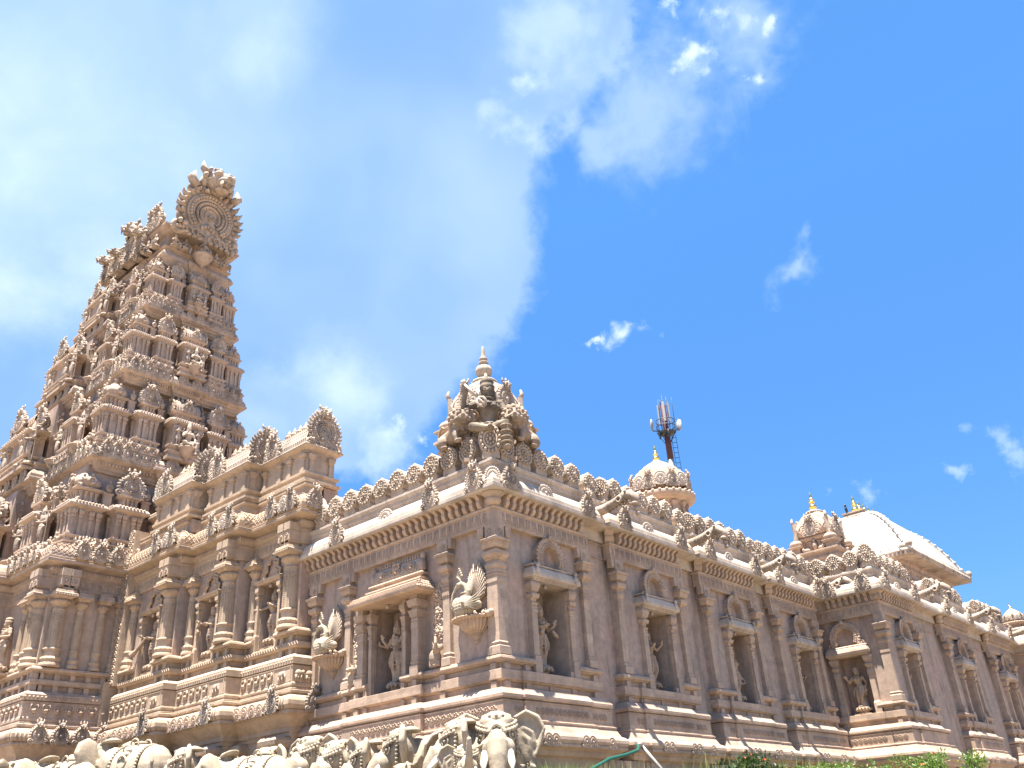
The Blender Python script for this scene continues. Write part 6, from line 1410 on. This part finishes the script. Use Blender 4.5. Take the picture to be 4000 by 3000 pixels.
sh.append(sphere((0, -.02, .44), (.17, .12, .07), 12, 8))
GS = 1.98
o = bpy.data.objects.new('body', sculpt(xf(sh, T(0, 0, -.36 * GS, 0, (GS * 1.05, GS * 1.05, GS))), .0115, 1, stone('blackened_goddess_stone', (0.40, 0.31, 0.235), (0.22, 0.175, 0.14), stain=(.06, .055, .045), stain_amt=.75, streak=.6), 'body')); COL.objects.link(o); o.parent = gt
td = MB(); S = lambda p: tuple(GS * c for c in (p[0], p[1], p[2] - .36))
td.add(tube([S((-.235, -.13, .955)), S((-.10, -.16, .78))], [.028, .028], 8), None, True); td.add(sphere(S((-.24, -.13, .97)), .05, 7, 5), None, True)
for q in (-.035, 0, .035): td.add(tube([S((-.10, -.16, .785)), S((-.085 + q, -.165, .755 + q * .8)), S((-.055 + q * .8, -.17, .72 + q * .8)), S((-.03 + q * .3, -.17, .68 + q * .3))], [.022, .03, .028, .006], 6), None, True)
me = td.mesh('trident', M_PALE); o = bpy.data.objects.new('trident', me); COL.objects.link(o); o.parent = gt
st = MB(); st.add(box(-.45, .45, -.10, .45, -.35, .10)); st.add(box(-.5, .5, -.15, .5, -.42, -.35)); me = st.mesh('throne', M_TRIM); o = bpy.data.objects.new('throne', me); COL.objects.link(o); o.parent = gt
def lion(label, M, yaw):
    body = [tube([(0, .60, .34), (0, .30, .38), (0, .0, .44)], [.23, .21, .25], 12), sphere((0, .64, .30), (.27, .22, .26), 12, 8)]
    for s in (-1, 1): body += [tube([(s * .16, -.02, .38), (s * .19, -.10, .18), (s * .18, -.12, .05)], [.11, .08, .065], 8), sphere((s * .18, -.20, .045), (.09, .13, .05), 8, 5), sphere((s * .22, .52, .22), (.12, .2, .18), 9, 6), sphere((s * .25, .38, .045), (.09, .15, .05), 8, 5)]
    body.append(tube([(0, .82, .36), (0, .98, .44), (0, 1.06, .62), (0, 1.0, .80), (0, .86, .86), (0, .78, .78)], [.05, .045, .04, .036, .036, .025], 8))
    hd = [sphere((0, -.04, .0), (.25, .23, .25), 12, 9), sphere((0, -.24, -.03), (.15, .12, .09), 10, 7), sphere((0, -.20, -.15), (.12, .10, .04), 9, 6), sphere((0, -.34, .02), (.055, .04, .045), 7, 5)]
    for s in (-1, 1):
        hd += [sphere((s * .10, -.22, .10), (.06, .055, .055), 8, 6), tube([(s * .04, -.24, .17), (s * .16, -.20, .20)], .035, 6), sphere((s * .21, .0, .20), (.05, .04, .06), 7, 5), tube([(s * .06, -.33, -.07), (s * .065, -.33, -.15)], [.03, .008], 6), sphere((s * .15, -.20, -.06), (.07, .06, .07), 7, 5)]
    for r_, n, yy in ((.27, 14, -.08), (.33, 17, .03), (.33, 17, .15), (.28, 14, .26)):
        for i in range(n): a = 2 * PI * i / n + yy * 3; hd.append(sphere((r_ * math.cos(a), yy, r_ * math.sin(a) * 1.02), (.062, .075, .062), 7, 5))
    sh = body + xf(hd, Matrix.Translation((0, -.14, .66)) @ Euler((0.1, 0, yaw)).to_matrix().to_4x4())
    t = thing('stone_lion', label, 'lion statue', M.translation, 'lions beside the goddess', M.to_euler().z)
    o = bpy.data.objects.new('body', sculpt(xf(sh, T(0, 0, 0, 0, .80)), .0145, 1, M_GODD2, 'body')); COL.objects.link(o); o.parent = t
M_GODD2 = stone('weathered_lion_stone', (0.48, 0.36, 0.27), (0.36, 0.27, 0.21), stain=(.10, .085, .07), stain_amt=.5, streak=.3)
lion('maned stone lion with curled tail crouching left of the goddess, above the left facade', Matrix.Translation((-.66, -.12, 8.50)) @ Euler((0, 0, PI / 2 - .25)).to_matrix().to_4x4(), -.55)
lion('maned stone lion with curled tail crouching right of the goddess, above the right facade', Matrix.Translation((.12, .66, 8.50)) @ Euler((0, 0, .25)).to_matrix().to_4x4(), .55)
pl = MB(); pl.add(sweep([(-.05, 8.0), (-.05, 8.44), (-.02, 8.46), (-.02, 8.50)], [(-1.5, -.02), (.02, -.02), (.02, 1.5)], back=-.8)); pl.build('roof_plinth', M_TRIM, hall)

# small animals under the roundel panels
def relief_beast(name, label, x, z, up):
    t = thing(name, label, 'relief animal', (x, -.02, z))
    sh = [sphere((-.02, -.10, .16), (.13, .10, .15), 10, 7), sphere((.07, -.14, .30), (.085, .08, .09), 9, 6), tube([(.10, -.2, .30), (.12, -.22, .38), (.10, -.2, .47), (.05, -.16, .50)] if up else [(.07, -.2, .3), (.0, -.24, .28), (-.05, -.24, .30)], [.04, .03, .025, .02] if up else [.05, .045, .03], 7)]
    for s in (-.09, .0, .08): sh.append(tube([(s, -.13, .10), (s + .01, -.14, .0)], [.045, .04], 7))
    for s in (-1, 1): sh.append(sphere((.07 + s * .08, -.10, .32), (.03, .04, .06), 7, 5)); sh.append(tube([(.07 + s * .04, -.19, .36), (.07 + s * .06, -.2, .43)], [.016, .006], 5)) 
    if not up: sh += xf(figure_shapes(**POSES['dancer']), T(.02, -.08, .30, 0, .32))
    o = bpy.data.objects.new('body', sculpt(sh, .010, 2, M_STATUE, 'body')); COL.objects.link(o); o.parent = t
relief_beast('relief_elephant', 'little sitting elephant with raised trunk below the string of roundels', -1.43, 4.51, True)
relief_beast('relief_bull', 'little bull with a rider figure below the narrow roundel strip left of the canopy', -3.72, 4.51, False)
# ------------------------------------------------------------------ row of stone elephants along the plinth
def elephant(label, x, y, z, rz, s, yaw=0.0, trunk='down', pitch=0.0, big=False, detail=.022):
    """local frame: body along +y behind the head, which faces -y"""
    t = thing('stone_elephant', label, 'elephant statue', (x, y, z), 'stone elephants along the plinth', rz)
    body = [sphere((0, .72, .80), (.36, .66, .42), 16, 11), sphere((0, 1.15, .80), (.33, .32, .40), 12, 9), tube([(0, .35, .88), (0, .05, 1.0)], [.34, .27], 12)]
    for sx in (-1, 1):
        for yy, l in ((.25, 0), (1.15, 1)): body += [tube([(sx * .22, yy, .70), (sx * .23, yy - .02, .35), (sx * .23, yy, .02)], [.17, .125, .13], 10)]
    body += [tube([(0, 1.42, .85), (0, 1.52, .6), (0, 1.5, .3)], [.05, .035, .03], 6)]
    H = Matrix.Translation((0, .05, 1.02)) @ Euler((pitch, 0, yaw)).to_matrix().to_4x4()
    hd = [sphere((0, -.16, .03), (.26, .26, .30), 16, 11), sphere((0, -.36, -.08), (.17, .17, .22), 12, 9)]
    for sx in (-1, 1):
        hd += [sphere((sx * .10, -.18, .22), (.14, .17, .13), 10, 7), sphere((sx * .19, -.32, .04), (.045, .05, .05), 8, 6), sphere((sx * .16, -.38, -.14), (.09, .12, .13), 9, 7)]
        ear = xf([sphere((0, 0, 0), (.20, .03, .27), 14, 9), sphere((.06, .0, .06), (.20, .03, .22), 14, 9), sphere((.02, .0, -.20), (.11, .03, .16), 10, 7), tube([(-.16, -.02, .22), (.02, -.04, .30), (.18, -.05, .22), (.26, -.05, .06), (.20, -.04, -.12), (.10, -.02, -.34)], [.03, .04, .042, .036, .03, .015], 6), tube([(-.05, -.03, .1), (.10, -.045, .02), (.12, -.04, -.14)], .016, 5), tube([(-.05, -.03, .0), (.04, -.045, -.08), (.05, -.04, -.22)], .016, 5)], Matrix.Translation((sx * .40, -.02, .06)) @ Matrix.Diagonal((sx, 1, 1, 1)) @ Euler((0, 0, .10)).to_matrix().to_4x4())
        hd += [(v, f if sx > 0 else [tuple(reversed(q)) for q in f]) for v, f in ear]
    tr = {'down': [(0, -.44, -.08), (0, -.56, -.26), (0, -.60, -.50), (0, -.58, -.74), (0, -.54, -.95)], 'curl': [(0, -.44, -.08), (0, -.58, -.28), (0, -.64, -.48), (.06, -.74, -.62), (.16, -.90, -.62), (.2, -.98, -.52)],
          'up': [(0, -.44, -.06), (0, -.64, -.18), (0, -.86, -.16), (0, -1.05, .02), (0, -1.14, .26), (0, -1.2, .40)], 'out': [(0, -.44, -.08), (0, -.62, -.26), (0, -.80, -.44), (0, -1.0, -.60), (0, -1.2, -.66)]}[trunk]
    hd.append(tube(tr, [.17, .13, .105, .085, .07, .05][:len(tr)], 12))
    for i in range(1, len(tr) * 3 - 4):
        u = i / 3; k = min(int(u), len(tr) - 2); q = [tr[k][j] * (1 - u + k) + tr[k + 1][j] * (u - k) for j in range(3)]; r0 = [.17, .13, .105, .085, .07, .05]; r_ = r0[k] * (1 - u + k) + r0[k + 1] * (u - k); hd.append(sphere(q, (r_ * 1.10, r_ * 1.0, r_ * .45), 10, 5)) if trunk == 'down' else None
    o = bpy.data.objects.new('body', sculpt(xf(body + xf(hd, H), T(0, 0, 0, 0, s)), detail * s, 2, M_ELEPH, 'body')); COL.objects.link(o); o.parent = t
    A = T(0, 0, 0, 0, s) @ H
    for sx in (-1, 1):
        k = MB(); k.add(tube([(sx * .15, -.42, -.16), (sx * .19, -.58, -.34), (sx * .19, -.68, -.44)], [.062, .050, .014], 9), A, True); me = k.mesh('tusk', M_TUSK); o = bpy.data.objects.new('tusk', me); COL.objects.link(o); o.parent = t
    c = MB()                                    # jewelled head band and cap
    for q, r in ((.0, .035), (.06, .028)):
        for i in range(15):
            a = PI * (i / 14); c.add(sphere((.27 * math.cos(a), -.20 - .23 * math.sin(a) ** .8 + q * .5, .17 - .10 * math.sin(a) + q), (r, r, r), 6, 4), A, True)
    c.add(sphere((0, -.16, .26), (.20, .19, .12), 12, 7), A, True); c.add(lathe([(.17, .30), (.19, .33), (.13, .35), (.13, .365), (.07, .385), (.0, .40)], 12), A, True)
    for i in range(12): c.add(sphere((.185 * math.cos(i * PI / 6), -.16 + .17 * math.sin(i * PI / 6), .30), .028, 6, 4), A, True)
    for sx in (-1, 1): c.add(tube([(sx * .02, -.43, .02), (sx * .10, -.40, .12), (sx * .20, -.30, .16), (sx * .27, -.15, .10)], [.02, .022, .02, .018], 6), A, True); c.add(ring(.065, .014, 14, 5), A @ T(sx * .215, -.345, .04, sx * .9), True); c.add(sphere((sx * .212, -.35, .04), .03, 8, 6), A, True)
    c.add(sphere((0, -.40, .09), (.05, .04, .07), 8, 5), A, True); c.add(ring(.07, .018, 12, 5), A @ T(0, -.43, .10), True)
    for sx in (-1, 1):
        for i in range(7): c.add(sphere((sx * .27, -.18, .14 - i * .06), (.03, .03, .032), 6, 4), A, True)
    me = c.mesh('head_ornament', M_ELEPH); o = bpy.data.objects.new('head_ornament', me); COL.objects.link(o); o.parent = t
    if big: return
    c = MB(); n = 14; m = 8; v = []; f = []     # saddle cloth
    for i in range(n + 1):
        a = math.radians(-20 + 220 * i / n)
        for j in range(m + 1): yy = .45 + .62 * j / m; k_ = math.sqrt(max(.05, 1 - ((yy - .72) / .70) ** 2)); v.append((.385 * k_ * math.cos(a), yy, .80 + .445 * k_ * math.sin(a)))
    for i in range(n):
        for j in range(m): q = i * (m + 1) + j; f.append((q, q + m + 1, q + m + 2, q + 1))
    c.add((v, f), T(0, 0, 0, 0, s), True)
    for j in (0, m):
        for i in range(n * 2): a = math.radians(-20 + 220 * i / (n * 2)); yy = .45 + .62 * j / m; k_ = math.sqrt(max(.05, 1 - ((yy - .72) / .70) ** 2)); c.add(sphere((.40 * k_ * math.cos(a), yy, .80 + .46 * k_ * math.sin(a)), .028, 6, 4), T(0, 0, 0, 0, s), True)
    for i in range(5):
        for rr in (.18, .12, .06): a = math.radians(30 + 30 * i)
    for a in (.3, .75, 1.2, 1.57, 1.95, 2.4, 2.85): c.add(ring(.10, .018, 14, 4), T(0, 0, 0, 0, s) @ T(.385 * math.cos(a), .76, .80 + .455 * math.sin(a), rz=0) @ Euler((PI/2, 0, 0)).to_matrix().to_4x4() @ Matrix.Identity(4) if a == 1.57 else T(0, 0, 0, 0, s) @ T(.385 * math.cos(a), .76, .80 + .45 * math.sin(a), rz=(PI / 2)), True)
    for a in (.6, 1.57, 2.5): c.add(sphere((.37 * math.cos(a), .76, .80 + .435 * math.sin(a)), (.07, .09, .06), 8, 5), T(0, 0, 0, 0, s), True)
    me = c.mesh('saddle_cloth', M_ELEPH); o = bpy.data.objects.new('saddle_cloth', me); COL.objects.link(o); o.parent = t
M_TUSK = plain('pale_tusk_stone', (.62, .55, .42), .6, 0, .12, 9)
def E(label, x, y, top, rz, s=1.0, **k): elephant(label, x, y, top - .03 - 1.36 * s, rz, s, **k)
E('largest stone elephant, facing out from the front corner with spread ears', .52, -.72, 3.46, PI / 4 - .05, 1.08, big=True)
E('stone elephant with curled trunk between the calf and the flat-capped elephant', .22, -1.12, 3.38, -.05, .95, trunk='curl', yaw=-.75)
E('stone elephant mostly hidden, only its cloth-covered back showing right of the flat-capped head', -.55, -.62, 3.36, PI / 2, .92, trunk='down', pitch=.5)
E('stone elephant with a flat round cap, its trunk slanting down left, under the canopied niche', -1.12, -1.05, 3.42, -.05, 1.0, trunk='out', yaw=-.85)
E('stone elephant in profile with slanting trunk, left of the one with the flat round cap', -1.95, -1.08, 3.32, -.1, .92, trunk='out', yaw=-.85)
E('stone elephant facing out beside the tusked one, left ear flared, below the left peacock side', -2.75, -1.12, 3.40, -.1, .95, trunk='down', yaw=-.1)
E('stone elephant facing straight out with both tusks pointing down, below the left peacock', -3.35, -1.25, 3.52, .05, .98)
E('crowned stone elephant looking out in front of the rightmost lower pillars', -4.15, -1.55, 3.42, -.05, .95, trunk='down', yaw=-.2)
E('stone elephant seen as a humped back with fringed saddle, left of the crowned one', -4.75, -1.95, 3.42, -PI / 2 + .2, .95, trunk='down', pitch=.5)
E('stone elephant with beaded head band and one folded ear, below the middle bay', -6.2, -1.95, 3.62, -.1, 1.0, trunk='down', yaw=-.5)
E('stone elephant with square headcloth looking out, right of the one with the raised trunk', -7.55, -2.15, 3.68, -.05, 1.0, trunk='down', yaw=-.25)
E('big stone elephant in profile lifting its trunk up to the left', -8.45, -2.45, 3.98, -PI / 2 + .25, 1.12, trunk='up', yaw=-.1, pitch=.15)
E('stone elephant with scalloped saddle cloth, between the raised trunk and the left edge', -9.6, -3.1, 3.76, -PI / 2 + .1, 1.05, trunk='down', pitch=.4)
E('leftmost stone elephant with a round cap, facing the left edge', -10.8, -3.25, 3.78, -PI / 2 + .35, 1.05, trunk='out', yaw=.1)
E('small stone elephant calf reaching its trunk up to the corner elephant', .48, -1.38, 3.0, .5, .62, trunk='up', yaw=.35)
E('small round-backed elephant calf at the bottom edge under the flat-capped elephant', -.62, -1.55, 2.84, -.1, .6, trunk='down', yaw=-.5)
# ------------------------------------------------------------------ ground
M_GROUND = stone('pale_paving', (0.34, 0.275, 0.215), (0.28, 0.225, 0.175), stain_amt=.2, blocks=.08)
g = MB(); nx = 60
xs = np.concatenate([np.linspace(-400, -40, 8)[:-1], np.linspace(-40, 40, 81), np.linspace(40, 400, 8)[1:]])
ys = xs
V = []; 
def ground_z(x, y):
    dx = max(x - 1.2, 0) if y > -1 else math.hypot(max(x - 1.2, 0), max(-3.4 - y, 0)) if y < -3.4 else max(x - 1.2, 0)
    d = max(0, math.hypot(max(x - 1.6, 0), max(-4.0 - y, 0)) - .3)
    t = min(1, d / 4.5); t = t * t * (3 - 2 * t)
    return 2.0 * (1 - t)
for y in ys:
    for x in xs: V.append((x, y, ground_z(x, y)))
n = len(xs); Fc = [(j * n + i, j * n + i + 1, (j + 1) * n + i + 1, (j + 1) * n + i) for j in range(n - 1) for i in range(n - 1)]
g.add((V, Fc), None, True); gr = g.build('ground', M_GROUND); gr['kind'] = 'structure'
# ------------------------------------------------------------------ hose, pole, grass, shrubs, bird
def leaf_mat(name, a, b, trans=.35):
    m, nt, bs = nodes(name); N = nt.nodes.new; L = nt.links.new
    g = N('ShaderNodeNewGeometry'); x = N('ShaderNodeMix'); x.data_type = 'RGBA'; L(g.outputs['Random Per Island'], x.inputs[0]); x.inputs[6].default_value = (*a, 1); x.inputs[7].default_value = (*b, 1)
    L(x.outputs[2], bs.inputs['Base Color']); bs.inputs['Roughness'].default_value = .5
    tr = N('ShaderNodeBsdfTranslucent'); L(x.outputs[2], tr.inputs[0]); ms = N('ShaderNodeMixShader'); ms.inputs[0].default_value = trans
    L(bs.outputs[0], ms.inputs[1]); L(tr.outputs[0], ms.inputs[2]); L(ms.outputs[0], nt.nodes['Material Output'].inputs[0]); return m
M_LEAF = leaf_mat('shrub_leaf', (.06, .13, .02), (.16, .24, .04)); M_GRASS = leaf_mat('grass_blade', (.10, .17, .03), (.24, .28, .07)); M_DLEAF = leaf_mat('dark_shrub_leaf', (.012, .035, .008), (.04, .08, .015)); M_PETAL = plain('orange_petal', (.75, .18, .05), .5)
M_TWIG = plain('twig', (.12, .08, .05), .8)
M_HOSE = plain('green_hose', (.006, .07, .045), .45, 0, .15, 6); M_PIPE = plain('grey_pipe', (.30, .28, .26), .5, .3, .25, 10)
rp = random.Random(5)
h = MB(); h.add(tube([(1.35, -.1, 2.35), (1.25, .6, 2.62), (1.1, 1.3, 2.80), (.95, 2.0, 2.90), (.75, 2.62, 3.0), (.55, 2.98, 3.08), (.48, 3.05, 3.14)], .028, 8), None, True)
o = h.build('garden_hose', M_HOSE); tag(o, 'green garden hose hanging in a curve from the plinth gap after the first bay', 'hose')
h = MB(); h.add(tube([(.50, 3.12, 3.15), (.75, 3.35, 2.7), (1.0, 3.6, 2.05)], .032, 8), None, True); h.add(sphere((.50, 3.1, 3.15), (.06, .06, .05), 7, 5), None, True)
o = h.build('metal_pipe', M_PIPE); tag(o, 'thin grey metal pipe leaning against the plinth beside the green hose', 'pipe')
def leaf(mb, p, d, L_, w):
    p = Vector(p); d = Vector(d).normalized(); x = d.orthogonal().normalized(); x = Matrix.Rotation(rp.uniform(0, 6.28), 3, d) @ x; n = d.cross(x)
    a = p + d * L_ * .5 + n * L_ * .08; v = [p, a - x * w, p + d * L_, a + x * w]
    mb.add(([tuple(q) for q in v], [(0, 1, 2, 3)]))
def shrub(label, x, y, r, h_, n, mat, flowers=0):
    z = 2.0; t = thing('shrub', label, 'shrub', (x, y, z), 'shrubs along the right facade')
    tw = MB(); lf = MB()
    for k in range(9):
        a = rp.uniform(0, 6.28); q = Vector((x + r * .7 * rp.uniform(.2, 1) * math.cos(a), y + r * .7 * rp.uniform(.2, 1) * math.sin(a), z + h_ * rp.uniform(.6, .95))); tw.add(tube([(x + .04 * math.cos(a), y + .04 * math.sin(a), z), ((x + q.x) / 2, (y + q.y) / 2, z + (q.z - z) * .6), tuple(q)], [.018, .012, .005], 5))
    cl = [(x + r * rp.gauss(0, .45), y + r * rp.gauss(0, .45), z + h_ * rp.uniform(.3, .98)) for _ in range(int(n / 26))]
    for c in cl:
        for _ in range(26):
            d = Vector((rp.gauss(0, 1), rp.gauss(0, 1), rp.gauss(.4, .8))); p = Vector(c) + d * .055; leaf(lf, p, d, rp.uniform(.05, .10), rp.uniform(.012, .024))
    tw.build('stems', M_TWIG, t); lf.build('foliage', mat, t)
    if flowers:
        fl = MB()
        for _ in range(flowers):
            c = rp.choice(cl)
            for k in range(5): leaf(fl, (c[0], c[1], c[2] + .08), (math.cos(k * 1.26), math.sin(k * 1.26), .6), .06, .022)
        fl.build('blossom', M_PETAL, t)
for a in [('dark shrub with orange blossoms right of the leaning pipe', 1.55, 5.05, .42, .88, 1300, M_DLEAF, 5), ('low pale green bush in front of the third bay plinth', 1.5, 7.4, .5, .72, 1300, M_LEAF, 1), ('leafy bush next to the low pale one, before the fourth bay', 1.55, 9.2, .55, .86, 1500, M_LEAF, 0),
          ('feathery shrub just left of the inner corner base', 1.7, 11.2, .5, .80, 1200, M_LEAF, 1), ('round bright shrub with orange buds under the inner corner niche', 2.5, 12.1, .62, 1.0, 1900, M_LEAF, 4), ('thin upright shrub right of the round bright one', 3.1, 13.3, .34, .98, 800, M_LEAF, 0), ('dark low shrub by the second bay', 1.45, 3.95, .3, .55, 600, M_DLEAF, 2)]: shrub(*a)
g = MB()
def blade(x, y, L_, z=2.0):
    a = rp.uniform(0, 6.28); b = rp.uniform(.05, .45) * L_; w = rp.uniform(.004, .008)
    px, py = math.cos(a), math.sin(a); qx, qy = -py * w, px * w
    v = [(x - qx, y - qy, z), (x + qx, y + qy, z), (x + px * b * .35 + qx * .8, y + py * b * .35 + qy * .8, z + L_ * .6), (x + px * b * .35 - qx * .8, y + py * b * .35 - qy * .8, z + L_ * .6), (x + px * b, y + py * b, z + L_)]
    g.add((v, [(0, 1, 2, 3), (3, 2, 4)]))
for _ in range(900): blade(rp.gauss(1.05, .25), rp.gauss(.15, .4), rp.uniform(.4, .78))
for _ in range(5200):
    y = rp.uniform(-.5, 14.5); blade(rp.uniform(.9, 2.2) + (1.2 if y > 12 else 0), y, rp.uniform(.25, .60) * (1.0 + .3 * math.sin(y * 2.1)))
for _ in range(260):
    y = rp.uniform(3.5, 9.5); blade(rp.uniform(.8, 1.5), y, rp.uniform(.75, 1.15))
for _ in range(2500): blade(rp.uniform(-12, 1.5), rp.uniform(-4.2, -3.4), rp.uniform(.15, .4), 2.0)
o = g.build('grass', M_GRASS); o['kind'] = 'stuff'
b = MB(); b.add(sphere((0, 0, .16), (.06, .09, .14), 9, 7), T(-2.75, 25.5, 13.54), True); b.add(sphere((0, -.03, .33), .055, 8, 6), T(-2.75, 25.5, 13.54), True); b.add(tube([(0, -.07, .33), (0, -.14, .31)], [.02, .004], 5), T(-2.75, 25.5, 13.54), True); b.add(tube([(0, .04, .08), (0, .12, -.08)], [.05, .02], 6), T(-2.75, 25.5, 13.54), True)
for s in (-.025, .025): b.add(tube([(s, 0, .06), (s, 0, .0)], .010, 4), T(-2.75, 25.5, 13.54))
o = b.build('crow', plain('black_feathers', (.012, .012, .014), .5)); tag(o, 'black crow perched left of the gold finials on the white roof', 'bird')
